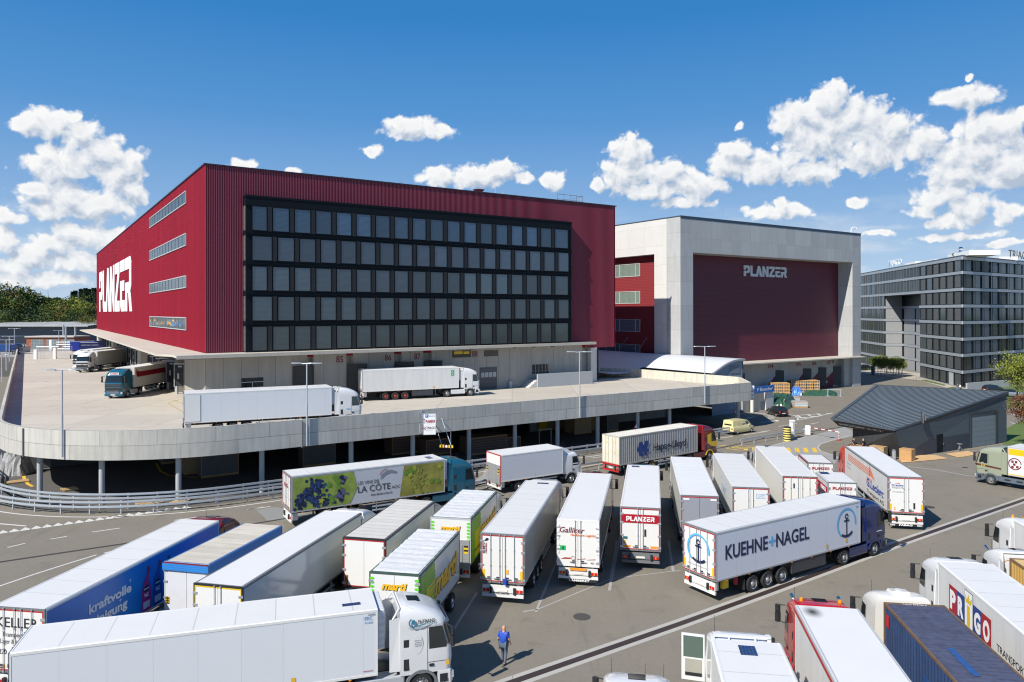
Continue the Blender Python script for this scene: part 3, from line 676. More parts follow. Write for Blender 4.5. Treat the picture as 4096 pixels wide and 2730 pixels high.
for r, (zt, zb) in enumerate(rows):
    odd = r % 2 == 0
    st = [5.12] + [(7.58 if odd else 8.2) + 2.70 * k for k in range(17)]
    for k, x in enumerate(st):
        w = (1.78 if odd else 2.39) if k == 0 else (2.03 if k < 17 else (2.6 if odd else 2.1))
        if x + w > 53.6: w = 53.55 - x
        h = zt - zb
        def wm(w=w, h=h, k=k):
            b = MB()
            for (a, c, e, f_) in ((0, w, 0, .07), (0, w, h - .07, h), (0, .05, .07, h - .07), (w - .05, w, .07, h - .07)): b.box(a, c, -.10, .02, e, f_)
            if k < 17: b.box(w + .04, w + .60, -.07, .02, 0, h, 1)
            return b.mesh('window', [BLACKM, LOUV])
        key = ('win', round(w, 2), k == 17); me = cm(key, wm)
        o = link('window', me, red, (x, BY, zb))
        vr = random.choice((0, 0, 1, 2)); me2 = cm(('pane', round(w, 2), r, vr), lambda: (lambda b: (b.face([(.05, -.03, .07), (w - .05, -.03, .07), (w - .05, -.03, h - .07), (.05, -.03, h - .07)]), b.mesh('pane', blinds(r, vr)))[1])(MB()))
        if r == 2 and k in (11, 12, 13): me2 = cm(('clear', round(w, 2)), lambda: (lambda b: (b.face([(.05, -.03, .07), (w - .05, -.03, .07), (w - .05, -.03, h - .07), (.05, -.03, h - .07)]), b.mesh('pane', M('clear_glass', (.02, .05, .07), .04, var=.3, spec=1, coat=1)))[1])(MB()))
        link('pane', me2, o)
# left facade ribbon windows
for (z0, z1, mt) in ((31.05, 32.5, (.09, .10, .09)), (25.45, 26.9, (.16, .18, .19)), (19.87, 21.3, (.18, .20, .22)), (14.25, 15.75, (.26, .27, .27))):
    b = MB(); y0, y1 = 12.35, 46.4
    b.box(-.14, 0, y0 - .15, y0, z0 - .12, z1 + .12); b.box(-.14, 0, y1, y1 + .15, z0 - .12, z1 + .12); b.box(-.14, 0, y0, y1, z0 - .12, z0); b.box(-.14, 0, y0, y1, z1, z1 + .12)
    o = b.build('ribbon_window', LGREY, red)
    b = MB(); n = 12
    for i in range(n):
        a = y0 + (y1 - y0) * i / n; c = y0 + (y1 - y0) * (i + 1) / n - .08; b.face([(-.06, a, z0), (-.06, c, z0), (-.06, c, z1), (-.06, a, z1)][::-1])
        b.box(-.10, -.04, c, c + .08, z0, z1, 1)
    b.build('pane', [M('ribbon_glass_%.0f' % z0, tuple(v_ * .45 for v_ in mt), .35, var=.35, scale=.8, wave=(.3, .3), coat=.5), MGREY], o)
b = MB()
for i in range(26):
    y = 13 + 33 * random.random(); z = 14.4 + random.random() * 1.0; w = .5 + random.random() * 1.4
    b.face([(-.075, y, z), (-.075, y + w, z), (-.075, y + w, z + .3), (-.075, y, z + .3)][::-1], i % 2)
b.build('stored_goods', [M('goods_blue', (.05, .22, .5), .5), M('goods_orange', (.6, .33, .06), .5)], red)
logo(WHITEX, red, (-.06, 149.1, 16.75), (0, -1, 0), 11.2, 77.5, th=.12, letters=True)
# base storey
base_z = 11.45
b = MB()
b.box(0, 12.2, -.02, .5, 0, base_z); b.box(0, .5, .5, 13.6, 0, base_z); b.box(12.2, 57.0, .6, 1, 4, base_z, 0)
for (a, c) in ((13.0, 17.4), (18.3, 24.2), (25.3, 28.6), (29.9, 33.0)):   # sawtooth dock walls
    b.prism([(a - .3, .9), (a, -.02), (c, -.02), (c, .9)], 4.5, base_z)
b.box(33.0, 57.0, -.03, .9, 4.5, base_z)
b.build('base_wall', CONCP, red)
b = MB(); b.prism([(-3.8, -4.3), (58.5, -1.7), (58.5, .2), (.02, .2), (.02, .5), (.02, LV + 1), (-5.06, LV - 12), (-5.06, 2), (-3.8, -1)], 11.42, 11.66)
b.prism([(-3.84, -4.36), (58.55, -1.76), (58.52, -1.45), (-3.5, -4.0)], 11.30, 11.70); b.build('canopy', CANM, red)
b = MB(); b.tube((10, -1.2, 11.2), (-2.6, -2.9, 11.2), .06); b.tube((-2.6, -1.4, 11.22), (-4 + 1.2, -2.8, 11.22), .05)
for x in (35.5, 43, 46.5, 50): b.box(x, x + .35, -1.4, -1.1, 11.1, 11.42)
b.tube((57.2, -1.5, 11.3), (57.2, -.2, 10.6), .12); b.build('canopy_pipe', M('rust_pipe', (.16, .12, .06), .7), red)
b = MB(); b.box(58.8, 60.0, -.1, .8, 5.0, ZB - .32); b.build('pillar', CONCL, red)
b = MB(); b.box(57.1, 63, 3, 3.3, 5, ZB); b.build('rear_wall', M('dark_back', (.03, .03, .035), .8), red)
for n, x in (('85', 16.0), ('86', 22.8), ('87', 27.2), ('88', 36.45)):
    text(n, MARO, red, (x, -.06, 9.95 if n != '88' else 10.0), (1, 0, 0), h=.82, w=.95, bold=.012, name='dock_number')
for x in (10.3, 17.5, 24.3, 28.7):
    b = MB(); b.prism([(x, -.1), (x + 2.0, -1.5), (x + 2.4, -.8), (x + 1.0, .3)], 5.2, 9.7)
    o = b.build('dock_shelter', M('shelter_fabric', (.05, .05, .048), .7, var=.2, wave=(.25, .25)), red)
    b = MB(); b.prism([(x + 2.02, -1.53), (x + 2.45, -.78), (x + 2.5, -.82), (x + 2.07, -1.57)], 5.2, 9.75); b.build('shelter_frame', RUB, o)
for q in ((4.1, 6.7, -.06, -.02, 7.35, 8.5), (33.2, 36.3, -.05, -.031, 9.95, 10.95), (47.2, 50.3, -.05, -.031, 7.0, 8.4)): b = MB(); b.box(*q); b.build('window_opening', GLASS, red)
b = MB(); b.box(38.5, 41, -.05, -.031, 9.95, 10.85); b.build('upper_opening', M('opening', (.09, .085, .075), .8), red)
b = MB(); b.box(4.05, 6.75, -.10, -.06, 7.28, 7.36); b.box(4.05, 6.75, -.10, -.06, 7.95, 8.03); b.box(5.35, 5.42, -.1, -.06, 7.36, 7.95)
for x in (47.8, 48.4, 49.0, 49.6): b.box(x, x + .06, -.09, -.05, 7.0, 8.4)
b.build('window_frame', LGREY, red)
b = MB(); b.box(33.5, 34.9, -.09, -.05, 10.45, 10.85); b.box(35.05, 36.0, -.09, -.05, 10.45, 10.8); b.build('yellow_goods', YELP, red)
b = MB(); b.box(37.8, 40.75, -.1, -.031, 5.12, 8.35); o = b.build('roller_door', M('door_grey', (.10, .105, .11), .6, wave=(.55, .2)), red)
b = MB()
for i in range(4): b.box(38.0 + i * .68, 38.55 + i * .68, -.12, -.1, 6.9, 7.6)
b.build('door_window', LGREY, o)
b = MB(); b.box(1.2, 2.5, -.06, -.021, 5.15, 7.3); b.build('steel_door', MGREY, red)
b = MB(); b.box(1.9, 2.2, -.08, -.06, 6.5, 6.95); b.build('notice', WHITEX, red)
b = MB(); b.box(42.7, 43.2, -.5, -.031, 5.1, 6.1); b.build('wall_box', LGREY, red)
st = thing('loading_ramp', 'low grey concrete ramp wall with steps under the right end of the building', 'ramp', (O0.x, O0.y, 5.1), TH)
b = MB(); b.box(46.7, 57.4, -2.2, -1.95, 0, 2.0); b.box(46.7, 57.4, -1.95, -.031, 0, 1.1); b.build('ramp_wall', CONCC, st)
b = MB()
for i in range(5): b.box(45.2 + i * .3, 46.7, -2.1 + .01 * i, -.031, 0, .2 + i * .2)
b.build('steps', CONCL, st)
# sawtooth loading docks of the left side: shelters turned towards the arriving lorries
for t_ in (21.46, 28.7, 36.25, 43.25, 50.0, 66.8, 74.3, 81.5, 88.5, 95.6, 102.2, 119.4, 127.1, 134.6, 141.6):
    X0 = -36.3 - .551 * t_; Y0 = 87 + .834 * t_; r_ = X0 / Y0; Y = Y0 - 2.2; X = r_ * Y
    lp = Vector((X, Y)) - O0; lu, lv = lp.dot(UD), lp.dot(VD)
    b = MB()
    b.box(0, 3.5, .05, 2.6, 1.1, 4.15, 0); b.box(-.12, 0, -.1, 2.6, 1.0, 4.2, 1); b.box(-.12, 3.6, -.1, .05, 4.15, 4.3, 1); b.box(-.12, 0.02, -.1, .05, 1.0, 4.15, 1)
    b.box(.9, 2.8, .0, .05, 1.2, 3.2, 2); b.box(.35, .6, -.03, .05, 2.1, 2.9, 1); b.box(.45, 1.0, -.03, .05, 3.75, 3.95, 1)
    b.box(.0, .35, -.05, .3, 0, 1.1, 3); b.box(2.9, 3.2, -.05, .3, 0, 1.1, 3)
    o = b.build('dock_shelter', [M('dock_black', (.018, .021, .028), .6, var=.1), LGREY, M('dock_inner', (.035, .033, .03), .7), LGREY], red, (lu, lv, 5.1)); o.rotation_euler = (0, 0, -TH - rad(2))
b = MB(); b.box(4.6, 5.4, 13.6, LV, 5, 11.4)
for k_ in range(19): b.box(0, 4.6, 13.7 + 7.2 * k_ + .3, 13.7 + 7.2 * k_ + .6, 5, 11.42)
for (a, c) in ((58.3, 66.0), (110.1, 118.5), (148, 161)): b.box(0, .8, a, c, 5, 11.42)
b.build('dock_wall', M('dock_wall', (.40, .38, .33), .8, var=.1, brick=(2.0, 20, .04), mort=.6), red)

# ================================================================== BARREL ROOF HALL
HC = Vector((37.9, 120.4))
bar = thing('barrel_roof_hall', 'low hall with a pale curved metal roof between the deck and concrete building', 'building', (HC.x, HC.y, 0), TH)
prof = [(0, 8.68), (-1.2, 8.72), (-2.4, 8.62), (-3.8, 8.3), (-5.2, 7.8), (-6.4, 7.25), (-7.5, 6.75), (-9, 6.2), (-11, 5.85), (-14, 5.8), (-17, 6.2), (-20, 6.9), (-23, 7.6), (-27, 8.0)]
nar = [q_ for q_ in prof if q_[0] > -8]
b = MB(); b.loft([[(x, 0, z) for x, z in nar], [(x, 15.8, z) for x, z in nar]], cap=False, closed=False); b.loft([[(x, 15.8, z) for x, z in prof], [(x, 46, z) for x, z in prof]], cap=False, closed=False)
b.build('curved_roof', M('roof_membrane', (.62, .64, .66), .5, var=.04, brick=(2.4, 60, .03), mort=.9, bvar=.02), bar)
b = MB(); b.loft([[(x, -.25, z + .06) for x, z in nar], [(x, .02, z + .06) for x, z in nar]], cap=False, closed=False); b.loft([[(x, -.25, z - .22) for x, z in nar], [(x, -.25, z + .06) for x, z in nar]], cap=False, closed=False)
b.box(-.02, .2, -.25, 14, 8.45, 8.78); b.build('roof_edge', M('edge_metal', (.30, .32, .36), .4), bar)
b = MB(); v = [(x, z - .05) for x, z in nar]
for (x, z), (x2, z2) in zip(v[:-1], v[1:]): b.face([(x2, .05, 0), (x, .05, 0), (x, .05, z), (x2, .05, z2)], 0)
b.box(-.3, 0, .05, 46, 0, 8.5, 0); b.box(-3.3, -.9, -.02, .05, 6.5, 7.8, 1)
b.build('gable_wall', [M('gable', (.26, .29, .33), .6, var=.1, brick=(1.2, .6, .01), mort=.85, bvar=.06), M('gable_dark', (.18, .20, .24), .6)], bar)
# ================================================================== CONCRETE HALL WITH RECESSED RED WALL
KC = Vector((30.3, 132.1)); KT = 33.7
ch = thing('concrete_hall', 'tall pale concrete framed hall with a huge recessed dark red wall', 'building', (KC.x, KC.y, 0), TH)
b = MB()
PIER = M('concrete_pier', (.43, .44, .44), .85, var=.08, scale=.5, brick=(3.3, 4.4, .03), mort=.75, bvar=.05, streak=.15)
b.box(0, 3.22, 0, 3.45, 0, KT); b.build('pier', PIER, ch); b = MB(); b.box(53.4, 56.55, 0, 3.45, 0, KT); b.box(53.4, 56.55, 3.451, 60, 0, KT); b.build('pier', PIER, ch)
b = MB(); b.box(3.22, 53.4, 0, 3.45, 27.3, KT); b.build('lintel', CONCB, ch)
b = MB(); b.box(0.0, 1.5, 3.45, 6.62, 0, KT); b.box(0, 1.5, 6.62, 60, 27.3, KT); b.build('side_frame', CONCL, ch)
b = MB(); b.box(-.12, 56.7, -.12, .3, KT, KT + .12); b.box(-.12, .2, .3, 60, KT, KT + .12); b.box(.2, 56.6, .3, 60, KT - .4, KT - .02, 0)
b.box(-.03, 56.6, -.03, .0, KT - .38, KT); b.build('roof_coping', M('coping_blue', (.07, .10, .14), .4), ch)
b = MB(); b.box(3.22, 53.4, 3.45, 3.9, 6.3, 27.3); o = b.build('red_wall', CLADR, ch)
b = MB(); b.box(50.0, 51.4, 3.38, 3.45, 7.7, 8.8); b.build('wall_vent', M('vent_red', (.12, .02, .03), .6, wave=(.12, .5)), ch)
logo(M('steel_letters', (.62, .64, .66), .4, var=.02), ch, (21.3, 3.42, 23.6), (1, 0, 0), 2.15, 13.6, th=.22, letters=True)
b = MB(); b.box(1.5, 3.0, 6.62, 60, 7, 27.3, 0); b.build('side_wall', CLADR2, ch)
for i, (z0, z1) in enumerate([(23.55, 25.85), (18.25, 20.45), (12.7, 14.95), (7.6, 10.0)]):
    b = MB()
    b.box(1.40, 1.5, 12.1, 40, z0 - .12, z0); b.box(1.40, 1.5, 12.1, 40, z1, z1 + .1); b.box(1.40, 1.5, 12.0, 12.1, z0 - .12, z1 + .1)
    for y in (13.2, 17.8, 19.1, 22.0): b.box(1.38, 1.5, y, y + .14, z0, z1)
    o = b.build('window_band', M('frame_light', (.5, .5, .5), .5), ch)
    b = MB(); b.face([(1.46, 12.1, z0), (1.46, 30, z0), (1.46, 30, z1), (1.46, 12.1, z1)][::-1])
    b.build('pane', M('curtain_glass', (.20, .26, .22), .2, var=.2, wave=(.35, .25, 1), coat=.6) if i < 2 else M('shutter', (.15, .19, .22), .5, wave=(.25, .25)), o)
b = MB(); b.prism([(.8, 3.44), (.8, -1.3), (56.2, -1.3), (56.2, -.02), (53.3, -.02), (53.3, 3.44)], 6.38, 6.6); b.build('canopy', CANM, ch)
b = MB(); b.box(0.2, 53.4, 2.0, 2.4, 0, 6.37); b.box(51.2, 53.4, 0.6, 2.0, 0, 6.37)
b.build('dock_wall', M('dock_wall_pale', (.42, .42, .40), .85, var=.1, brick=(2.4, 3.1, .03), mort=.75, bvar=.05), ch)
for g0, n, nx in ((13.2, '02', 11.6), (17.2, '03', 14.8), (29.35, '04', 27.1), (38.5, '05', 36.2), (43.79, '06', 41.6), (49.16, '07', 46.9)):
    text(n, MARO, ch, (nx, 1.97, 5.05), (1, 0, 0), h=.75, w=1.6, bold=.012, name='gate_number')
    b = MB()
    dp = 3.2 if n in ('07', '06') else 2.2
    b.face([(g0 - 4.6, 1.96, 0), (g0 - .02, 1.96, 0), (g0 - .02, 1.96, 3.4), (g0 - 2.0, 1.96, 2.2), (g0 - 4.6, 1.96, 2.2)] if n in ('07', '06') else [(g0 - 2.6, 1.96, 0), (g0 - .02, 1.96, 0), (g0 - .02, 1.96, 3.4), (g0 - 2.6, 1.96, 1.4)])
    b.build('maroon_dado', M('maroon_wall', (.14, .012, .035), .6), ch)
    b = MB(); b.prism([(g0, 1.98), (g0 + 1.5, 1.0), (g0 + 1.62, 1.1), (g0 + .9, 1.98)], .5, 4.5); b.build('dock_gate', M('gate_dark', (.03, .04, .045), .5), ch)
text('8', MARO, ch, (48.9, 1.97, 5.2), (1, 0, 0), h=.75, w=.6, bold=.012, name='gate_number')
b = MB(); b.box(46.6, 46.9, 1.9, 1.96, 1.0, 1.5); b.build('notice', WHITEX, ch)
t = thing('roof_lamp', 'curved white lamp arm on the concrete hall roof corner', 'lamp', (*(KC + UD * 54.5 + VD * 1), KT)); b = MB()
b.path([(0, 0, 0), (0, 0, .9), (.25, 0, 1.4), (.8, 0, 1.5), (1.2, 0, 1.4), (1.3, 0, 1.1)], .09); b.build('lamp_arm', WHITEX, t)
for x, h in ((8.2, 5), (13.5, 5)):   # slanted steel props
    p = KC + VD * x + UD * -.4; q = p + VD * 3.4
    b = MB(); b.tube((p.x, p.y, 11.6), (q.x, q.y, 8), .07); o = b.build('slanted_prop', MGREY); tag(o, 'slanted grey steel prop in front of the lower shuttered windows, ' + ('right' if x < 10 else 'left') + ' one', 'prop')

# ================================================================== OFFICE BUILDING WITH FACADE GRID
TC = Vector((96.8, 158.0)); tl = Vector((.183, .983)); tr = Vector((.816, .578))
of = thing('office_block', 'dark glass office block with pale spandrel bands and roof letters', 'building', (0, 0, 0))
def tl_(t, o=0): return TC + tl * t + Vector((-tl.y, tl.x)) * o      # o>0: outwards (left)
def tr_(t, o=0): return TC + tr * t + Vector((tr.y, -tr.x)) * o
TT = 28.4; FL = [24.85, 21.25, 17.65, 14.05, 10.5, 7.0, 3.4]
outer = [tl_(0), tr_(60), tr_(60) + tl * 76, tl_(77), tl_(53), tl_(53, -5), tl_(25, -5), tl_(25)]
b = MB(); b.prism([(p.x, p.y) for p in outer], -.2, 20.9)
b.prism([(p.x, p.y) for p in [tl_(0), tr_(60), tr_(60) + tl * 76, tl_(77)]], 20.9, TT)
b.build('core', M('office_core', (.02, .022, .025), .4), of)
SP = M('spandrel', (.36, .39, .42), .4, metal=.2, var=.04)
def band(z0, z1, mat, nm, recess=True):
    b = MB()
    def seg(p, q, out):
        d = (q - p).normalized(); b.obox((p + q) / 2 , d, (-d.y, d.x), (q - p).length / 2 + .1, .14, z0, z1)
    seg(tr_(0, .05), tr_(60, .05), 1)
    if z0 > 20.5: seg(tl_(0, .05), tl_(77, .05), 1)
    else: seg(tl_(52.95, -.1), tl_(52.95, -4.9), 1); seg(tl_(0, .05), tl_(25, .05), 1); seg(tl_(53, .05), tl_(77, .05), 1); seg(tl_(25.2, -4.9), tl_(52.8, -4.9), 1)
    b.build(nm, mat, of)
for z in FL: band(z - .32, z + .32, SP, 'spandrel_band')
band(TT - .75, TT - .1, SP, 'spandrel_band'); band(TT - .1, TT + .2, M('parapet_dark', (.05, .07, .09), .4), 'roof_edge'); band(-.2, .25, M('plinth', (.3, .3, .3), .7), 'plinth')
FZ = [TT - .75] + [z - .32 for z in FL]; FB = [z + .32 for z in FL] + [.25]
GOF = [M('office_glass_a', (.035, .05, .055), .1, var=.5, scale=.4, coat=.15, spec=.4), M('office_blind_a', (.075, .08, .076), .5, wave=(.16, .35)), M('office_blind_b', (.11, .115, .11), .5, wave=(.16, .3)), M('office_blind_c', (.07, .09, .12), .4, wave=(.16, .3), coat=.15), M('office_glass_b', (.015, .022, .028), .1, var=.6, scale=.6, coat=.2, spec=.4)]
PNL = M('office_panel', (.30, .31, .32), .6, var=.06)
rest = MB(); cnt = 0
def owin(face, t0, w, z0, z1, gm, individual):
    global cnt
    P0 = face(t0, .03); P1 = face(t0 + w, .03); d = (P1 - P0).normalized()
    def put(b, ox=0.0):
        b.face([(0, 0, 0), (w, 0, 0), (w, 0, z1 - z0), (0, 0, z1 - z0)], 0); 
        for (a, c, e, f_) in ((0, .10, 0, z1 - z0), (w - .10, w, 0, z1 - z0), (.10, w - .10, 0, .08), (.10, w - .10, z1 - z0 - .08, z1 - z0)): b.box(a, c, -.08, .0, e, f_, 1)
        if face is tr_: b.box(w * .28, w * .28 + .05, -.05, -.001, .08, z1 - z0 - .08, 1)
    if individual:
        me = cm(('ow', round(w, 2), round(z1 - z0, 2), gm.name, face is tr_), lambda: (lambda b: (put(b), b.mesh('window', [gm, BLACKM]))[1])(MB()))
        o = link('window', me, of, (P0.x if face is tr_ else P1.x, P0.y if face is tr_ else P1.y, z0)); dd = d if face is tr_ else -d
        o.rotation_euler = (0, 0, math.atan2(dd.y, dd.x))
    else:
        q = [(P1.x, P1.y), (P0.x, P0.y)] if face is tl_ else [(P0.x, P0.y), (P1.x, P1.y)]
        rest.face([(*q[0], z0), (*q[1], z0), (*q[1], z1), (*q[0], z1)], GOF.index(gm))
random.seed(5)
for r in range(8):
    z0, z1 = FB[r] + .04, FZ[r] - .04
    for k in range(13):
        gm = random.choice([0, 4, 1, 0, 3] if r in (0, 2, 3, 6) else ([4, 3, 3, 0] if r in (4, 5) else [4, 4, 0, 1])); owin(tr_, .5 + k * 4.4, 3.9, z0, z1, GOF[gm], k < 7)
    for k in range(6):
        gm = random.choice([1, 2, 1, 1] if r > 3 else [2, 1, 2, 0]); owin(tl_, .5 + k * 4.1, 3.5, z0, z1, GOF[gm], k < 5 or r < 4)
    for k in range(10):
        owin(tl_, 53.3 + k * 2.4, 1.15, z0, z1, GOF[random.choice([0, 1, 1, 2])], False); owin(tl_, 53.3 + k * 2.4 + 1.2, 1.0, z0, z1, GOF[4], False)
    if r < 2:
        for k in range(11): owin(tl_, 25.4 + k * 2.5, 1.3, z0, z1, GOF[random.choice([1, 2])], False); owin(tl_, 26.8 + k * 2.5, .9, z0, z1, GOF[4], False)
o = rest.build('distant_windows', GOF, of); o['kind'] = 'stuff'
b = MB()
for r in range(2, 8):
    z0, z1 = FB[r] + .05, FZ[r] - .05
    p, q = tl_(53 - .06, -.3), tl_(53 - .06, -4.6)
    b.face([(*p, z0), (*q, z0), (*q, z1), (*p, z1)])
    for (a, c) in ((26, 33), (34, 42.5), (43.5, 52)):
        if r == 2: continue
        p, q = tl_(c, -4.9 + .05), tl_(a, -4.9 + .05)
        b.face([(*p, z0), (*q, z0), (*q, z1), (*p, z1)])
b.build('courtyard_panel', PNL, of)
b = MB(); p, q = tl_(6.9, .12), tl_(4.4, .12); b.face([(*p, .1), (*q, .1), (*q, 2.9), (*p, 2.9)]); b.build('steel_door', LGREY, of)
for lab, loc, rt_, hh, ww, mt in (('left', tl_(51.5, -.6), -tl, 1.7, 11, WHITEX), ('right', tr_(25, -.6), tr, 1.9, 13, MGREY)):
    o = text('TRIAGO', mt, of, (loc.x, loc.y, TT + .7), (rt_.x, rt_.y, 0), h=hh, w=ww, bold=.0, ext=.05, name='roof_lettering')
for (c, h, r) in ((tl_(3, -4), .9, (4, 3)), (tl_(9, -3.5), .9, (3, 2)), (tr_(12, -4), .7, (3, 1.2)), (tr_(30, -5), .8, (6, 2)), (tl_(30, -5), .8, (6, 2)), (tl_(40, -4), 1.0, (4, 1.5))):
    b = MB(); b.obox((c.x, c.y), tl, (-tl.y, tl.x), r[0], r[1], TT + .1, TT + .2 + h); b.build('roof_unit', WHITEX, of)
c = tr_(8, -4); b = MB(); b.path([(c.x - 1.6, c.y, TT + .9), (c.x - .5, c.y, TT + 1.0), (c.x + .1, c.y, TT + 1.4), (c.x + .3, c.y, TT + 2.0)], .28, n=12); b.lathe([(.28, 0), (.55, .25), (.55, .32), (.28, .65), (.01, .7)], (c.x + .3, c.y, TT + 1.95), 'Z', 16); b.build('exhaust_pipe', CHR, of)

# ================================================================== CHECKPOINT BUILDING
cp = thing('checkpoint_building', 'dark grey wedge shaped checkpoint hut with ribbed metal roof', 'building', (0, 0, 0))
L_ = Vector((37.7, 87.0, 3.8)); N_ = Vector((42.4, 81.4, 3.35)); R_ = Vector((62.5, 92.5, 6.35)); P_ = Vector((48.9, 98.8, 6.6))
gN = Vector((44.05, 82.7)); gR = Vector((62.3, 92.6)); gL = Vector((40.4, 87.2)); gP = Vector((49.5, 97.5))
def lerp(a, b_, t): return a + (b_ - a) * t
b = MB()
for (a, c, m_) in ((gN, gR, 0), (gR, gP, 0), (gP, gL, 0), (gL, gN, 1)):
    za, zc = {0: 0}.get(0), 0
    tops = {id(gN): N_, id(gR): R_, id(gP): P_, id(gL): L_}
    ta, tc_ = tops[id(a)], tops[id(c)]
    ta = Vector((a.x + (ta.x - a.x) * .92, a.y + (ta.y - a.y) * .92, ta.z - .2)) if id(a) in (id(gN),) else Vector((a.x, a.y, ta.z - .25))
    tc_ = Vector((c.x + (tc_.x - c.x) * .92, c.y + (tc_.y - c.y) * .92, tc_.z - .2)) if id(c) in (id(gN),) else Vector((c.x, c.y, tc_.z - .25))
    b.face([(a.x, a.y, 0), (c.x, c.y, 0), tuple(tc_), tuple(ta)], m_)
b.build('wall', [M('cp_wall', (.060, .085, .105), .6, var=.05, brick=(30, 1.5, .015), bvar=.02), M('cp_slats', (.05, .055, .06), .6, wave=(.12, .5))], cp)
d = (gR - gN).normalized(); nn = Vector((d.y, -d.x)); Lw = (gR - gN).length
def onw(x, z, o=.03): p = gN + d * x + nn * o; return (p.x, p.y, z)
b = MB(); b.face([onw(.15, .02), onw(9.5 , .02), onw(9.5, 1.75), onw(-.05 + .35, 1.55)]) ; b.face([onw(6.0, .021, .035), onw(12.8, .02, .035), onw(12.8, 1.8, .035), onw(6.0, 1.7, .035)]); b.build('dark_base', M('cp_dark', (.030, .038, .055), .55, brick=(30, 1.1, .015), bvar=.02, var=.05), cp)
b = MB(); b.face([onw(12.95, .05, .04), onw(18.2, .05, .04), onw(18.2, 3.9, .04), onw(12.95, 3.9, .04)]); o = b.build('roller_door', M('cp_door', (.15, .19, .22), .5, var=.04, brick=(30, .62, .02), mort=.5, bvar=.02), cp)
b = MB()
for q in ((12.75, 12.95, 0, 4.1), (18.2, 18.45, 0, 4.1), (12.75, 18.45, 3.9, 4.25)):
    p = gN + d * (q[0] + q[1]) / 2 + nn * .05; b.obox(p, d, nn, (q[1] - q[0]) / 2, .08, q[2], q[3])
for x in (5.95, 12.6): p = gN + d * x + nn * .02; b.obox(p, d, nn, .03, .05, 0, 3.35 + 3 * x / Lw - .3)
b.build('trim', M('cp_trim', (.03, .04, .05), .5), cp)
b = MB(); b.face([onw(6.15, .02, .05), onw(7.3, .02, .05), onw(7.3, 2.15, .05), onw(6.15, 2.15, .05)]); o = b.build('door', BLACKM, cp)
b = MB(); p = gN + d * 7.2 + nn * .1; b.tube((p.x, p.y, .9), (p.x + .1, p.y, 1.2), .04); b.build('handle', CHR, o)
# fascia and ribbed roof
cen = (L_ + N_ + R_ + P_) / 4
b = MB(); up = Vector((0, 0, .12))
b.face([tuple(N_), tuple(R_), tuple(P_), tuple(L_)], 0)
dl = Vector((0, 0, -.5))
lowL = lerp(L_, Vector((gL.x, gL.y, L_.z)), .35) + Vector((0, 0, -.85)); lowN = lerp(N_, Vector((gN.x, gN.y, N_.z)), .5) + Vector((0, 0, -.75))
b.face([tuple(lowL), tuple(lowN), tuple(N_), tuple(L_)], 1); b.face([tuple(lowN), (gN.x + .2, gN.y - .05, 0.01), (gN.x - .9, gN.y + 1.0, 0.01), tuple(lerp(lowN, lowL, .12))], 1)
b.face([tuple(lowN), tuple(R_ + Vector((0, 0, -.3))), tuple(R_), tuple(N_)], 1)
b.face([(gL.x, gL.y, L_.z - 1.0), (gN.x, gN.y, N_.z - .8), tuple(lowN), tuple(lowL)], 1)
b.face([tuple(L_), tuple(P_), tuple(P_ + dl), tuple(lowL)], 1); b.face([tuple(P_), tuple(R_), tuple(R_ + dl), tuple(P_ + dl)], 1)
b.build('roof', [M('cp_roof', (.165, .20, .225), .45, metal=.15, var=.05), M('cp_fascia', (.028, .036, .048), .5)], cp)
b = MB()   # standing seams run parallel to the N-R slope
nse = 40
nrm = (R_ - N_).cross(P_ - N_).normalized()
D = (lerp(L_, P_, .5) - lerp(N_, R_, .30)); 
for i in range(1, nse):
    t = i / nse
    a = lerp(L_, P_, t * 1.0) if False else None
dirs = (R_ - L_).normalized()
import itertools
def clip(o, dr):
    """segment of the plan line o+s*dr inside the roof quad"""
    q = [N_, R_, P_, L_]; s0, s1 = -1e9, 1e9
    for i in range(4):
        a, c = q[i], q[(i + 1) % 4]; e = Vector((c.x - a.x, c.y - a.y)); n_ = Vector((-e.y, e.x))
        f0 = n_.dot(Vector((o.x - a.x, o.y - a.y))); f1 = n_.dot(dr)
        if abs(f1) < 1e-9: continue
        s = -f0 / f1
        if f1 > 0: s0 = max(s0, s)
        else: s1 = min(s1, s)
    return (s0, s1) if s1 > s0 + .3 else None
def zroof(p):   # bilinear patch split in two triangles: fan N-R-P / N-P-L
    def tri(a, b_, c):
        m = (b_ - a).cross(c - a); return a.z - (m.x * (p.x - a.x) + m.y * (p.y - a.y)) / m.z
    e = P_ - N_; side = e.x * (p.y - N_.y) - e.y * (p.x - N_.x)
    return tri(N_, R_, P_) if side < 0 else tri(N_, P_, L_)
sd_ = (Vector((R_.x, R_.y)) - Vector((L_.x, L_.y))).normalized(); sn = Vector((-sd_.y, sd_.x))
for i in range(-30, 40):
    o_ = Vector((L_.x, L_.y)) + sn * i * .42
    c_ = clip(o_, sd_)
    if not c_: continue
    k = 8; pts_ = [o_ + sd_ * (c_[0] + (c_[1] - c_[0]) * j / k) for j in range(k + 1)]
    for a, c in zip(pts_[:-1], pts_[1:]):
        n2_ = sn * .03
        A = [(*(a - n2_), zroof(a)), (*(c - n2_), zroof(c)), (*(c - n2_), zroof(c) + .07), (*(a - n2_), zroof(a) + .07)]
        B_ = [(*(a + n2_), zroof(a)), (*(c + n2_), zroof(c)), (*(c + n2_), zroof(c) + .07), (*(a + n2_), zroof(a) + .07)]
        b.face(A); b.face(B_[::-1]); b.face([A[3], A[2], B_[2], B_[3]])
b.build('roof_seams', M('cp_seam', (.05, .062, .075), .5), cp)
b = MB()
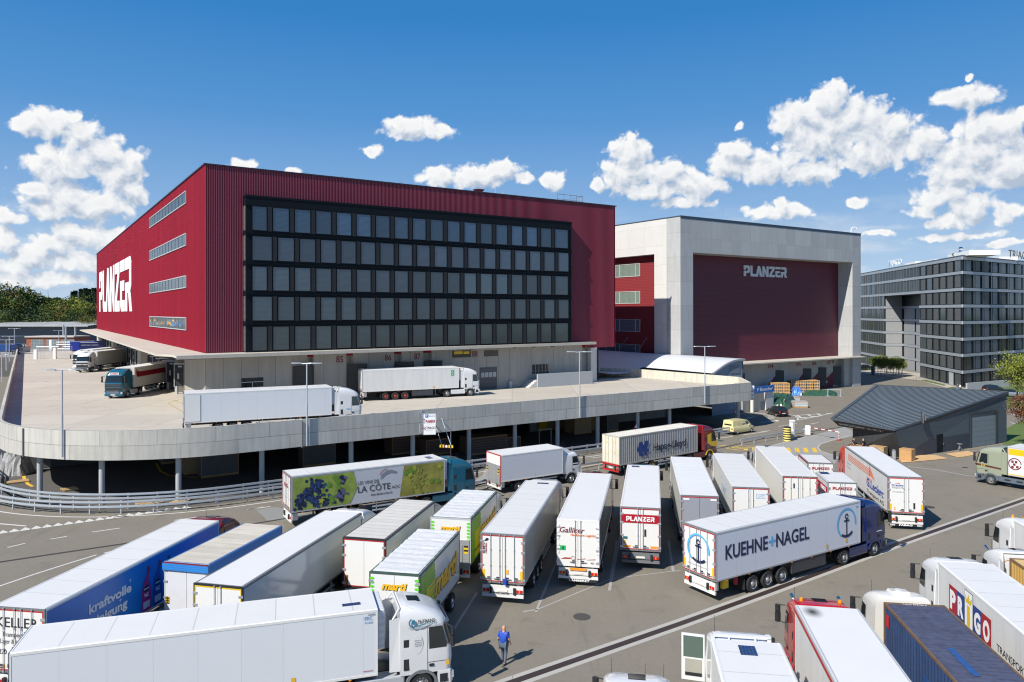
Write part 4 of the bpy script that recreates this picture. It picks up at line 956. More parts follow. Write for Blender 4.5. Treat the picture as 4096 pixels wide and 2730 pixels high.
for a, c, w in ((L_, N_, .14), (N_, R_, .14), (R_, P_, .14), (P_, L_, .3)):
    m0 = Vector((0, 0, .10)); inn = (Vector((cen.x, cen.y, 0)) - Vector(((a.x + c.x) / 2, (a.y + c.y) / 2, 0))).normalized() * w * 1.3
    b.face([tuple(a + m0), tuple(c + m0), tuple(c + m0 + inn), tuple(a + m0 + inn)]); b.face([tuple(a - m0), tuple(c - m0), tuple(c + m0), tuple(a + m0)]); b.face([tuple(a + inn - m0), tuple(c + inn - m0), tuple(c + m0 + inn), tuple(a + m0 + inn)])
b.build('roof_trim', M('cp_edge', (.06, .075, .09), .6), cp)
pc = P(3690, 1652, 5.0); b = MB(); zz0 = zroof(Vector((pc.x, pc.y))); b.tube((pc.x, pc.y, zz0 - .1), (pc.x, pc.y, zz0 + 1.1), .15, n=14); b.lathe([(.2, 0), (.2, .2), (.01, .24)], (pc.x, pc.y, zz0 + 1.1), 'Z', 14); b.box(pc.x + .18, pc.x + .35, pc.y - .1, pc.y + .1, zz0 + .2, zz0 + .7); b.build('flue', CHR, cp)
fd = (N_ - L_).normalized(); fu = (L_ - lowL); fu = (fu - fd * fu.dot(fd)).normalized()
fn = fd.cross(fu); base = lerp(lowL, L_, .32) + fd * .45 + fn * .03
text('CHECKPOINT', LGREY, cp, tuple(base), tuple(fd), tuple(fu), h=.32, w=3.0, bold=.015)
q = []
for i in range(3):
    x = 3.25 + i * .62; q += [([(x, 0), (x + .5, 0), (x + .5, .4), (x, .4)], 0), ([(x + .03, .03), (x + .47, .03), (x + .47, .37), (x + .03, .37)], 1, 1)]
    q += [([(x + .1, .1), (x + .4, .1), (x + .38, .2), (x + .15, .26)], 0, 2)] if i == 0 else ([([(x + .15, .1), (x + .35, .1), (x + .35, .3), (x + .15, .3)], 0, 2)] if i == 1 else [(ell(x + .25, .27, .06), 0, 2), ([(x + .2, .08), (x + .3, .08), (x + .3, .2), (x + .2, .2)], 0, 2)])
decal(q, [LGREY, BLACKM], cp, tuple(base), tuple(fd), tuple(fu), 'pictogram')
ws = (gN - gL).normalized(); wn = Vector((ws.y, -ws.x)) * (1)
wn = -wn if wn.dot(-gL) < 0 else wn
p = gL + ws * 3.1 + wn * .05; b = MB(); b.obox(p, ws, wn, .75, .06, 1.1, 2.4); o = b.build('service_window', BLACKM, cp)
b = MB(); b.obox(p + wn * .08, ws, wn, .66, .02, 1.2, 1.9); b.build('pane', GLASS, o); b = MB(); b.obox(p + wn * .08, ws, wn, .7, .03, 1.95, 2.4); b.build('awning', LOUVL, o); b = MB(); b.obox(p + wn * .2, ws, wn, .75, .2, 1.0, 1.08); b.build('counter', LGREY, o)
# things round the checkpoint
def crate_box(name, label, p, ang, sx, sy, sz, mat=OSB, base=.12, z=0, cat='crate', group=None):
    t = thing(name, label, cat, (p.x, p.y, z), ang, group)
    b = MB(); b.box(-sx/2, sx/2, -sy/2, sy/2, base, sz); b.build('box', mat, t)
    b = MB()
    for y in (-sy/2 + .05, 0, sy/2 - .05): b.box(-sx/2, sx/2, y - .05, y + .05, 0, base)
    for x in (-sx/2, sx/2 - .06): b.box(x, x + .06, -sy/2 - .03, -sy/2, base, sz)
    b.box(-sx/2, sx/2, -sy/2 - .025, -sy/2, base, base + .1); b.box(-sx/2, sx/2, -sy/2 - .025, -sy/2, sz - .1, sz); b.build('pallet_base', WOOD, t); return t
ca = math.atan2(ws.y, ws.x)
crate_box('wooden_crate', 'open brown crate below the checkpoint service window', gL + ws * 3.6 + wn * 1.3, ca, 1.6, 1.0, 1.2)
crate_box('wooden_crate', 'pale wooden crate on pallet by the front corner of the checkpoint', gL + ws * 6.6 + wn * 1.0, ca, 1.3, 1.0, 1.3, WOOD)
crate_box('wooden_crate', 'flat wooden crate behind the two men at the checkpoint', gL + ws * 1.2 + wn * 1.0, ca, 1.6, 1.0, .9, WOOD)
p = P(*H2(485, 850)); b = MB(); b.tube((0, 0, 0), (0, 0, 1.0), .22, n=16); b.tube((0, 0, 1.0), (.05, 0, 1.12), .22, .05, n=16); o = b.build('litter_bin', ALU); o.location = (p.x, p.y, 0); tag(o, 'round steel litter bin at the checkpoint corner', 'litter bin')
p = P(*H2(1420, 730)); b = MB(); b.tube((0, 0, .15), (0, 0, .75), .03); b.lathe([(.3, 0), (.3, .03), (.01, .06)], (0, 0, .78), 'Z', 12); b.tube((-.25, 0, 0), (0, 0, .6), .015); b.tube((.25, -.1, 0), (0, 0, .6), .015); b.tube((0, .25, 0), (0, 0, .6), .015); o = b.build('ash_stand', ALU); o.location = (p.x, p.y, .05); tag(o, 'small ashtray stand by the checkpoint wall above the wood chips', 'ashtray')
# striped drum, ticket post, barrier
p = P(*H1(1303, 690)); t = thing('striped_drum', 'tall yellow and black striped impact drum at the checkpoint lane', 'drum', (p.x, p.y, 0))
for i in range(6):
    b = MB(); h0 = i * .30; b.lathe([(.01, h0), (.44, h0), (.48, h0 + .05), (.48, h0 + .16), (.44, h0 + .2)], (0, 0, 0), 'Z', 20); b.build('yellow_ring', M('drum_yellow', (.80, .66, .18), .5), t)
    b = MB(); b.lathe([(.45, h0 + .2), (.49, h0 + .22), (.49, h0 + .29), (.45, h0 + .3), (.01, h0 + .3)], (0, 0, 0), 'Z', 20); b.build('black_ring', RUB, t)
p = P(*H1(1372, 660)); t = thing('ticket_post', 'tall white ticket terminal behind the striped drum', 'terminal', (p.x, p.y, 0))
b = MB(); b.box(-.25, .25, -.2, .2, 0, 1.0, 1); b.box(-.25, .22, -.22, .2, 1.0, 2.3, 0); b.box(-.27, .32, -.3, .22, 2.3, 2.45, 0); b.box(.02, .26, -.25, -.22, 1.3, 2.2, 1); b.build('housing', [WHITEX, LGREY], t)
p = P(*H1(1610, 598)); q = P(*H1(2075, 680)); t = thing('barrier_gate', 'red and white barrier arm with white motor post across the lane', 'barrier', (p.x, p.y, 0))
b = MB(); b.box(-.28, .28, -.25, .25, 0, 1.25); b.build('motor_post', WHITEX, t, bevel=.04)
dd = (q - p); Lb = dd.length; dd.normalize()
b = MB(); n = 9
for i in range(n):
    a = dd * (Lb * i / n); c = dd * (Lb * (i + 1) / n); b.tube((a.x, a.y, 1.05), (c.x, c.y, 1.05), .05, mi=i % 2)
b.build('barrier_arm', [WHITEX, PRED], t)
t = thing('barrier_rest', 'short red and white post that catches the barrier arm', 'post', (q.x, q.y, 0)); b = MB()
for i in range(6): b.tube((0, 0, i * .17), (0, 0, i * .17 + .17), .05, mi=i % 2)
b.box(-.35, .35, -.2, .2, 0, .05); b.build('post', [PRED, WHITEX], t)

# ================================================================== YARD GOODS BY THE CONCRETE HALL
random.seed(3)
def slat_crate(label, x, y, sx, sy, sz, z=0):
    t = thing('slatted_crate', label, 'crate', (x, y, z), TH, 'slatted wooden crates stacked by the dock gates')
    b = MB(); nrow = 4
    for i in range(nrow + 1):
        zc = sz * i / nrow; b.box(-sx/2, sx/2, -sy/2, -sy/2 + .05, max(0, zc - .10), min(sz, zc + .10)); b.box(-sx/2, -sx/2 + .05, -sy/2 + .05, sy/2, max(0, zc - .10), min(sz, zc + .10))
    for i in range(4):
        xx = -sx/2 + sx * i / 3; b.box(min(xx, sx/2 - .1), min(xx + .1, sx/2), -sy/2 - .02, -sy/2 - .001, 0, sz)
    b.box(-sx/2, sx/2, -sy/2, sy/2, sz - .06, sz + .002); b.box(-sx/2 - .02, -sx/2 - .001, -sy/2, -sy/2 + .1, 0, sz); b.box(-sx/2 - .02, -sx/2 - .001, sy/2 - .1, sy/2, 0, sz)
    b.build('frame', M('crate_wood', (.62, .37, .14), .7, var=.15, scale=2), t)
    b = MB(); b.box(-sx/2 + .1, sx/2 - .1, -sy/2 + .12, sy/2 - .1, .05, sz - .08); b.build('contents', M('wrapped_goods', (.25, .23, .22), .5, var=.6, scale=3), t)
p0 = P(*H4(60, 1270)); p1 = P(*H4(400, 1272)); p2 = P(*H4(420, 1215)); p3 = P(*H4(925, 1205))
dC = (p1 - p0); ang = math.atan2(dC.y, dC.x)
nth = ['first', 'second', 'third', 'fourth', 'fifth', 'sixth', 'seventh']
for i in range(3):
    c = p0 + dC * ((i + .5) / 3); w = dC.length / 3 - .06
    slat_crate('%s slatted crate from the left in the front row by the dock gates' % nth[i], c.x, c.y + 1.0, w, 2.2, 2.45)
dD = p3 - p2
for i in range(4):
    c = p2 + dD * ((i + .5) / 4); w = dD.length / 4 - .06
    slat_crate('%s slatted crate from the left in the rear row behind blue sheeting' % nth[i], c.x, c.y + 1.0, w, 2.2, 2.35)
for o in C.objects:
    if o.name.startswith('slatted_crate'): o.rotation_euler = (0, 0, ang)
c = P(*H4(0, 1280)); crate_box('wooden_crate', 'low brown crate stack left of the slatted crates', c + Vector((-.8, 1)), ang, 2.0, 2.0, 1.5, M('crate_brown', (.25, .17, .08), .8))
def tarp(name, label, cat, corners, hz, mat, amp=.25, n=26, seed=1):
    """draped sheet over a load: corners in plan"""
    rnd = random.Random(seed); A_, B_, C_, D_ = corners; b = MB(); V = {}
    ph = [(rnd.uniform(2, 9), rnd.uniform(2, 9), rnd.uniform(0, 6)) for _ in range(7)]
    for i in range(n + 1):
        for j in range(n + 1):
            s, t = i / n, j / n; p = A_.lerp(B_, s).lerp(D_.lerp(C_, s), t)
            e = min(s, 1 - s, t, 1 - t); prof = min(1, e * 5) ** .6
            w = sum(abs(sin(a * s * 3 + c * t * 3 + d_)) ** 1.5 for a, c, d_ in ph) / 7
            z = hz * prof * (.55 + .7 * w) + (amp * rnd.uniform(-.3, .5) if e > 0 else 0)
            V[i, j] = (p.x + rnd.uniform(-.1, .1), p.y + rnd.uniform(-.1, .1), max(.02, z))
    for i in range(n):
        for j in range(n):
            b.face([V[i, j], V[i+1, j], V[i+1, j+1]], 0); b.face([V[i, j], V[i+1, j+1], V[i, j+1]], 0)
    return tag(b.build(name, mat), label, cat)
GT = M('green_tarp', (.035, .10, .06), .28, var=.25, scale=2, spec=.7)
def hq(pts): return [P(*H4(*p)) for p in pts]
q = hq([(10, 1510), (360, 1520), (520, 1420), (60, 1370)]); tarp('green_tarpaulin', 'crumpled dark green tarpaulin over a load behind the black car', 'tarpaulin', q, 1.9, GT, .12, 22, 2)
q = hq([(-330, 1400), (30, 1330), (60, 1270), (-300, 1290)]); tarp('green_tarpaulin', 'green tarpaulin heap behind the blue visitor sign wall', 'tarpaulin', q, 1.5, GT, .12, 20, 5)
q = hq([(620, 1275), (1230, 1280), (1240, 1225), (640, 1215)]); tarp('green_tarpaulin', 'long low green tarpaulin lying in front of the rear crates', 'tarpaulin', q, .7, GT, .15, 26, 7)
q = hq([(415, 1268), (600, 1268), (600, 1215), (420, 1215)]); tarp('blue_sheeting', 'heap of bright blue plastic sheeting between the slatted crates', 'sheeting', q, 1.25, M('blue_plastic', (.10, .28, .75), .25, var=.5, scale=4, spec=.8), .45, 18, 9)
for k, (x, y, w, l_) in enumerate(((450, 1395, 1.6, 'grey box unit right of the large green tarpaulin'), (565, 1480, 1.9, 'white bundled profiles at the right end of the green tarpaulin'))):
    p = P(*H4(x, y)); crate_box('profile_bundle', l_, p, ang, w * 1.2, 1.6, 1.1, LGREY if k == 0 else M('bundle', (.55, .58, .6), .4, wave=(.3, .4)), cat='bundle')
p = P(*H4(1185, 1280)); t = thing('metal_trestle', 'grey metal trestle at the right end of the long tarpaulin', 'trestle', (p.x, p.y, 0), ang); b = MB()
for x in (-1.2, 1.2): b.box(x - .07, x + .07, -.07, .07, 0, 1.2); b.box(x - .3, x + .3, -.4, .4, 0, .08)
b.box(-1.4, 1.4, -.06, .06, 1.2, 1.35); b.build('frame', GALV, t)
# visitor ramp wall with blue sign and bollard
w0 = P(*H1(640, 270)); w1 = P(*H1(975, 222)); dw = (w1 - w0).normalized()
t = thing('ramp_wall', 'low concrete ramp wall with blue visitor parking sign', 'wall', (w0.x, w0.y, 0), math.atan2(dw.y, dw.x)); Lw2 = (w1 - w0).length
b = MB(); b.box(0, Lw2 + .5, 0, .3, 0, 3.0); b.build('wall', CONCP, t); b = MB(); b.box(Lw2 - .3, Lw2 + 1.9, -.35, -.002, 0, 3.2); b.build('wall_end', CONCL, t)
b = MB(); b.box(Lw2 - 4.3, Lw2 + 1.9, -.5, -.36, 3.0, 4.1); o = b.build('blue_sign', M('sign_blue', (.01, .15, .50), .4), t)
text('P Besucher', WHITEX, o, (Lw2 - 3.0, -.51, 3.3), (1, 0, 0), h=.55, w=4.4, bold=.01)
p = P(*H1(778, 262)); b = MB(); b.tube((0, 0, 0), (0, 0, 2.0), .28, n=14); o = b.build('concrete_bollard', CREAM); o.location = (p.x, p.y, 0); tag(o, 'pale round bollard in front of the ramp wall', 'bollard')
p = P(3397, 1546); b = MB(); b.tube((0, 0, 0), (0, 0, 1.1), .2, n=12); o = b.build('bollard', LGREY); o.location = (p.x, p.y, 0); tag(o, 'short grey bollard against the right concrete pier', 'bollard')
p = P(*H4(1878, 900)); b = MB(); b.tube((0, 0, 0), (0, 0, 2.4), .42, n=14); o = b.build('info_pillar', M('pillar_blue', (.05, .09, .14), .4)); o.location = (p.x, p.y, 0); tag(o, 'dark round pillar at the paving edge by the young trees', 'pillar')

# ================================================================== LAMPS AND SIGNS
def lamp(label, p, z0, z1, aim, double=True, ws=1.0):
    t = thing('street_lamp', label, 'street lamp', (p.x, p.y, z0), math.atan2(aim.y, aim.x), 'double headed grey lamp posts')
    b = MB(); h = z1 - z0; b.tube((0, 0, 0), (0, 0, h * .5), .085 * ws, n=10); b.tube((0, 0, h * .5), (0, 0, h), .065 * ws, n=10)
    if double or 1: b.tube((-.55 if double else 0, 0, h), (.55, 0, h + .06), .045)
    b.build('pole', GALV, t)
    for s in ((-1, 1) if double else (1,)):
        b = MB(); L = [(.45, .05), (.6, .14), (1.0, .2), (1.35, .16), (1.5, .04)]
        rings = [[(s * x, w * cos(a) , h + .04 + .07 * sin(a) * (1 if sin(a) > 0 else .4)) for a in [2 * pi * k / 10 for k in range(10)]] for x, w in L]
        if s < 0: rings = rings[::-1]
        b.loft(rings); b.build('lamp_head', M('lamp_head', (.40, .45, .50), .35, metal=.3), t)
def on_edge(px, off=.4): return edge(s_of_px(px, off), off)[0]
ev = (UD - VD).normalized()
def zat(p, py): return CAM_H + (1249 - py - .0015 * (p.x / p.y * 2940)) * p.y / 2940
for lab, px, yt, yb, aim in (('double lamp post on the curved part of the parapet at the left', 248, 1482, 1830, Vector((1, .25))), ('double lamp post in front of the white lorry on the deck', 1227, 1456, 1785, Vector((1, -.1))),
    ('double lamp post before the low ramp wall at the building end', 2318, 1410, 1670, Vector((1, -.05))), ('double lamp post in front of the curved roof hall', 2819, 1388, 1615, Vector((1, .05)))):
    p = on_edge(px); lamp(lab, p, zat(p, yb), zat(p, yt), aim)
def far_lamp(lab, px, yt, yb, d, dbl=True, aim=Vector((1, .3))):
    p = Vector(((px - 2048) / 2940 * d, d)); lamp(lab, p, zat(p, yb), zat(p, yt), aim, dbl, 1.3)
far_lamp('far double lamp post beside the gate at the deck end', *H3(258, 70), 1300 + 520 / 4.48, 205)
far_lamp('lamp post left of the deck, farthest but one', *H3(167, 210), 1300 + 660 / 4.48, 168)
far_lamp('lamp post left of the deck, middle one', *H3(112, 275), 1300 + 820 / 4.48, 145)
far_lamp('small lamp post left of the deck by the blue lorry', *H3(22, 375), 1300 + 480 / 4.48, 215)
far_lamp('lamp post left of the deck with a low head at frame edge', *H3(30, 540), 1300 + 1020 / 4.48, 118)
far_lamp('single lamp post in front of the brick sheds', *H3(1055, 108), 1300 + 380 / 4.48, 228, True)
# gantry signs
def board(o, sx, sz, items):
    b = MB(); b.box(-sx/2, sx/2, -.05, .05, -sz/2, sz/2); bd = b.build('sign_board', [WHITEX], o)
    b = MB()
    for (a, c, e, f_) in ((-sx/2 - .04, -sx/2, -sz/2, sz/2), (sx/2, sx/2 + .04, -sz/2, sz/2), (-sx/2 - .04, sx/2 + .04, sz/2, sz/2 + .04), (-sx/2 - .04, sx/2 + .04, -sz/2 - .04, -sz/2)): b.box(a, c, -.07, .07, e, f_)
    b.build('sign_frame', GALV, o); return bd
p = P(1717, 1690, 6.3) ; p = edge(s_of_px(1717, 2.6), 2.6)[0]
t = thing('direction_sign', 'white sign board on parapet arms showing visitor parking and two company names', 'sign', (p.x, p.y, zat(p, 1697)), rad(8)); board(t, 1.2, 2.05, None)
f = -.055
b = MB(); b.box(-.42, -.12, f - .01, f, .66, .98); b.build('parking_symbol', M('p_blue', (.05, .2, .55), .4), t); text('P', WHITEX, t, (-.36, f - .015, .7), (1, 0, 0), h=.24, w=.17)
text('Besucher', M('txt_blue', (.25, .32, .42), .5), t, (-.08, f, .72), (1, 0, 0), h=.2, w=.68)
logo(PRED, t, (-.38, f, .15), (1, 0, 0), .26, .92); text('Transport', LGREY, t, (-.3, f, 0), (1, 0, 0), h=.07, w=.6); text('TRIAGO', DGREY, t, (-.32, f, -.5), (1, 0, 0), h=.24, w=.9, bold=.02); text('Einfahrt', LGREY, t, (-.3, f, -.68), (1, 0, 0), h=.07, w=.6)
decal([(ring(0, 0, .17, .05, 0, 360, 20), 0), ([(-.08, -.03), (.08, -.03), (.08, .03), (-.08, .03)], 0)], [PRED], t, (-.5, f, -.42), (1, 0, 0), name='round_symbol')
decal([([(-.02, 0), (.02, 0), (.02, .4), (-.02, .4)], 0), ([(-.08, .38), (.08, .38), (0, .52)], 0)], [RUB], t, (-.52, f, .05), (1, 0, 0), name='arrow')
b = MB(); b.box(-1.0, -.9, 0, .1, -.9, 1.1)
for z in (-.7, .0, .8): b.box(-.95, -.7, .05, .12, z, z + .08)
b.box(-1.0, -.9, 0, .1, .0, 1.1); b.tube((-.95, .05, .9), (-.6, 3.0, 1.1), .05); b.tube((.6, .1, 0), (.9, 2.9, .4), .04); b.build('arm', GALV, t)
# height limit beam
p = edge(s_of_px(1785, 2.9), 2.9)[0]; z = zat(p, 1786)
t = thing('height_beam', 'yellow and black height limit beam hanging on two rods below the sign', 'beam', (p.x, p.y, z), TH - rad(50))
b = MB()
for i in range(9): b.box(-.72 + i * .16, -.72 + (i + 1) * .16, -.05, .05, -.14, .14, i % 2)
b.build('striped_bar', [YELP, RUB], t); b = MB(); b.tube((-.5, 0, .1), (-1.4, .8, 1.6), .035); b.tube((.5, 0, .1), (-1.0, 1.2, 2.6), .035); b.build('rod', GALV, t)
decal([(ell(0, 0, .17), 0), (ell(0, 0, .12), 1, 1)], [PRED, WHITEX], t, (.02, -.07, .0), (1, 0, 0), name='limit_sign')
p = P(*B2(1490, 1180)); b = MB(); b.tube((0, 0, 0), (0, 0, 2.3), .05, mi=1); b.tube((0, 0, 2.3), (0, 0, 5.9), .05); o = b.build('marker_pole', [WHITEX, M('pale_red', (.6, .3, .3), .5)]); o.location = (p.x, p.y, 0); tag(o, 'thin white and red pole behind the teal lorry cab', 'pole')
p = edge(s_of_px(2985, 1.5) if s_of_px(2985, 1.5) < SEND else SEND - .5, 1.5)[0]; dd_ = p.y; p = Vector(((2990 - 2048) / 2940 * 105.5, 105.5))
t = thing('direction_sign', 'white sign board at the deck corner showing visitor parking arrows', 'sign', (p.x, p.y, zat(p, 1568)), rad(-2)); board(t, 1.8, 1.75, None)
text('Besucher', LGREY, t, (-.6, f, .5), (1, 0, 0), h=.22, w=1.15); logo(PRED, t, (-.08, f, -.02), (1, 0, 0), .2, .9); text('TRIAGO', DGREY, t, (-.08, f, -.58), (1, 0, 0), h=.2, w=.9, bold=.01)
for z in (-.07, -.63):
    b = MB(); b.box(-.45, -.16, f - .01, f, z, z + .3); b.build('parking_symbol', MATS['p_blue'], t); text('P', WHITEX, t, (-.38, f - .015, z + .05), (1, 0, 0), h=.2, w=.14)
decal([([(-.75, .0), (-.70, -.02), (-.55, .15), (-.6, .2)], 0), ([(-.8, -.05), (-.62, -.02), (-.78, .12)], 0), ([(-.68, -.6), (-.64, -.6), (-.64, -.35), (-.68, -.35)], 0), ([(-.75, -.38), (-.57, -.38), (-.66, -.25)], 0)], [RUB], t, (0, f, 0), (1, 0, 0), name='arrow')
b = MB(); b.tube((-.9, .05, .5), (-1.7, .05, .5), .06); b.tube((-.9, .05, -.6), (-1.7, .05, -.6), .06); b.box(-1.75, -1.6, 0, .12, -1.2, 1.3); b.build('arm', GALV, t)
# triangular warning signs on columns
for lab, px, py, d_ in (('red triangle warning sign on a column behind the silver container', *B3(1397, 918), 93), ('give way triangle on the corner column by the yellow van', *H1(538, 255), 104.5)):
    p = Vector(((px - 2048) / 2940 * d_, d_)); t = thing('warning_sign', lab, 'road sign', (p.x, p.y, zat(p, py)))
    s = 1 if 'warning' in lab else -1; T3 = lambda r: [(r * cos(rad(a)), r * s * sin(rad(a))) for a in (90, 210, 330)]
    b = MB(); b.box(-.04, .04, .01, .06, -.9, .2); b.build('bracket', GALV, t); decal([(T3(.55), 0), (T3(.36), 1, 1)], [PRED, WHITEX], t, (0, 0, 0), (1, 0, 0), name='sign_face', th=.02)

# ================================================================== UNDER THE DECK: pallets and crates in the shade
random.seed(11)
def under(label, px, py, sx, sy, sz, mat=OSB, name='wooden_crate'):
    p = P(px, py); crate_box(name, label, p, TH, sx, sy, sz, mat, cat='crate', group=None)
BRN = M('board_stack', (.20, .13, .10), .8, var=.2, wave=(.3, .35)); GRW = M('grey_wrap', (.13, .13, .13), .5, var=.3)
under('grey wrapped crate in the deck shade, second opening from left', 2350/3.45, 1850, 2.0, 1.6, 1.6, GRW)
under('pair of dark crates stacked under the curved deck edge', *B1(1440, 1235), 3.6, 2, 2.6, GRW); under('brown crate left of the stacked pair under the deck', *B1(1265, 1222), 1.9, 1.8, 2.4, OSB)
under('large tilted grey panel pack under the straight deck', *B2(607, 1170), 3.6, 1.6, 2.3, GRW)
under('tall brown crate stack in shade left of the sign board', *B2(1165, 1090), 3.4, 2.2, 3.0, BRN)
under('second tall brown crate stack beside the sign board', *B2(1290, 1075), 3.0, 2.0, 3.2, BRN)
under('wide stack of brown boards right of the height beam', *B3(385, 1085), 5.0, 2.6, 2.0, BRN); under('lower stack of brown boards in the next deck bay', *B3(500, 1060), 4.2, 2.4, 1.4, BRN)
under('small brown pallet stack behind the height beam', *B2(1380, 1095), 3.2, 2.2, 1.8, BRN)
under('large pale chipboard crate deep under the deck', *B3(1010, 960), 2.9, 2.2, 3.4); under('chipboard panel stack left of the pale crate', *B3(840, 935), 3.4, 1.6, 3.2); under('small wooden crate right of the pale crate', *B3(1083, 940), 2.0, 1.6, 2.3, WOOD)
under('open shelf of grey goods behind the fifth column', *B3(1214, 945), 2.0, 1.6, 3.6, GRW); under('yellow machine under the deck', *B3(763, 945), 1.6, 1.4, 2.1, YELP, 'floor_machine')
for k, (x, y, w) in enumerate(((110, 1290, 2.0), (460, 1338, 1.2), (1190, 1422, 1.4), (985, 1432, 2.0))):
    p = P(*B1(x, y)); t = thing('wooden_pallet', ['pale pallet by the leftmost column', 'single plank pallet lying behind the inner rail', 'broken pallet below the rail near the third column', 'flat pallet under the guard rail between columns'][k], 'pallet', (p.x, p.y, 0), random.uniform(0, 1.5)); b = MB()
    for i in range(5): b.box(-w/2, w/2, -.5 + i * .24, -.38 + i * .24, .12, .15)
    for y_ in (-.45, 0, .4): b.box(-w/2, w/2, y_, y_ + .1, 0, .12)
    b.build('boards', M('pallet_wood', (.70, .50, .26), .7), t)
for k, (x, y) in enumerate(((90, 1235), (70, 1150))):
    p = P(*B1(x, y)); q = [p + Vector(v_) for v_ in ((-1.5, -1.2), (1.5, -1), (1.4, 1.3), (-1.4, 1.4))]
    tarp('wrapped_load', ['grey plastic wrapped load behind the leftmost column', 'dark bagged load farther under the deck at left'][k], 'load', q, 2.6 if k else 2.2, M('grey_foil', (.40, .40, .40), .3, var=.5, scale=3), .5, 12, k + 20)
b = MB(); a0_ = [P(*B1(x, y)) for x, y in ((155, 1215), (155, 1245), (165, 1275), (185, 1300), (215, 1315))]; line(b, a0_, .3, .006); a1_ = [P(*B1(x, y)) for x, y in ((1030, 1160), (1060, 1215), (1120, 1245), (1300, 1255))]; line(b, a1_, .25, .006); struct(b.build('yellow_floor_line', LINEY))
p = P(*B3(793, 1045)); t = thing('metal_trestle', 'small grey metal goal frame standing in deck shade', 'trestle', (p.x, p.y, 0), TH); b = MB(); b.tube((-.9, 0, 0), (-.9, 0, 2.0), .05); b.tube((.9, 0, 0), (.9, 0, 2.0), .05); b.tube((-1, 0, 2), (1, 0, 2), .07); b.build('frame', GALV, t)

# ================================================================== FAR LEFT
def at(px, d, py): p = Vector(((px - 2048) / 2940 * d, d)); return Vector((p.x, p.y, zat(p, py)))
sh = thing('long_shed', 'long dark grey industrial shed with pale ribbed roof at the far left', 'building')
a = at(-260, 268, 1300); c = at(345, 262, 1302); 
b = MB(); b.face([(a.x, a.y, 4), (c.x, c.y, 4), (c.x, c.y, 12), (a.x, a.y, 12)]); b.face([(c.x, c.y, 4), (c.x + 12, c.y + 34, 4), (c.x + 12, c.y + 34, 12), (c.x, c.y, 12)])
b.build('wall', M('shed_wall', (.075, .10, .13), .6, var=.04, brick=(60, 2.7, .05), mort=.7, bvar=.03), sh)
b = MB(); b.face([(a.x, a.y - .06, 5.5), (c.x, c.y - .06, 5.5), (c.x, c.y - .06, 8.0), (a.x, a.y - .06, 8.0)]); b.build('window_band', M('shed_dark', (.02, .03, .05), .4, wave=(.6, .3)), sh)
b = MB(); b.face([(a.x, a.y - 3, 11.9), (c.x + 2.3, c.y - 3, 11.9), (c.x + 4, c.y + 22, 13.6), (a.x, a.y + 22, 13.6)]); b.face([(a.x, a.y - 3, 11.6), (c.x + 2.3, c.y - 3, 11.6), (c.x + 2.3, c.y - 3, 11.9), (a.x, a.y - 3, 11.9)])
b.build('roof', M('shed_roof', (.42, .43, .43), .5, var=.25, scale=.3, brick=(1.6, 60, .1), mort=.7, bvar=.1), sh)
br = thing('brick_shed', 'small red brick garage with pale flat roof before the long shed', 'building'); a = at(93, 233, 1396); c = at(283, 233, 1392); zt = at(93, 233, 1351).z
b = MB(); b.box(a.x, c.x, a.y + 1.5, a.y + 10, 4.9, zt); b.build('wall', M('brick', (.32, .10, .05), .8, var=.15, brick=(.8, .4, .02), mort=.7), br)
b = MB(); b.box(a.x - .3, c.x + .3, a.y + 1.0, a.y + 10.3, zt, zt + .35); b.build('roof', M('flat_roof', (.5, .48, .45), .8), br)
for k in range(3):
    x = a.x + 1.6 + k * (c.x - a.x) / 3.1; b = MB(); b.box(x, x + 4.0, a.y + 1.42, a.y + 1.5, 5.0, zt - .6); o = b.build('window', M('brick_window', (.22, .26, .27), .3, brick=(.9, .8, .04), mort=.3, bvar=.1, coat=.3), br)
for lab, px, yt, yb, d_ in (('left one of three steel chimney pipes by the brick garage', 253.5, 1302, 1345, 240), ('middle steel chimney pipe by the brick garage', 263, 1311, 1392, 231), ('right steel chimney pipe with faint smoke', 301, 1312, 1372, 236)):
    q0 = at(px, d_, yb); q1 = at(px, d_, yt); b = MB(); b.tube((0, 0, 0), (0, 0, q1.z - q0.z), .27, n=12); b.tube((0, 0, q1.z - q0.z), (0, 0, q1.z - q0.z + .15), .33, n=12); o = b.build('chimney_pipe', CHR if 0 else ALU); o.location = tuple(q0); tag(o, lab, 'chimney', 'steel chimney pipes')
def fence(label, pts, h, post=2.5, rails=3, mat=GALV, z=5.1):
    t = thing('metal_fence', label, 'fence'); b = MB()
    for a, c in zip(pts[:-1], pts[1:]):
        n = max(1, int((c - a).length / post))
        for i in range(n + 1): q = a.lerp(c, i / n); b.tube((q.x, q.y, z), (q.x, q.y, z + h), .06, n=5)
        for r in range(rails): zz = z + h * (r + 1) / rails - .05; b.tube((a.x, a.y, zz), (c.x, c.y, zz), .045, n=5)
        m = int((c - a).length / .35)
        for i in range(m): q = a.lerp(c, i / m); b.tube((q.x, q.y, z), (q.x, q.y, z + h), .015, n=4, cap=False)
    b.build('panel', mat, t)
g0 = P(*H3(530, 488), 5.1); g1 = P(*H3(865, 470), 5.1); fence('closed grey metal gate panels in front of the brick garage', [g0, g1], 2.6); 
g2 = P(*H3(1010, 470), 5.1); g3 = P(*H3(1310, 470), 5.1); fence('grey metal railing between gate post and blue trailer', [g2, g3], 2.7, rails=4)
q0 = P(*H3(650, 610), 5.1); q1 = P(*H3(1000, 610), 5.1); q2 = P(*H3(1290, 585), 5.1); fence('thin open wire gate on the deck before the blue trailer', [q0, q1, q2], 3.0, rails=1, post=4)
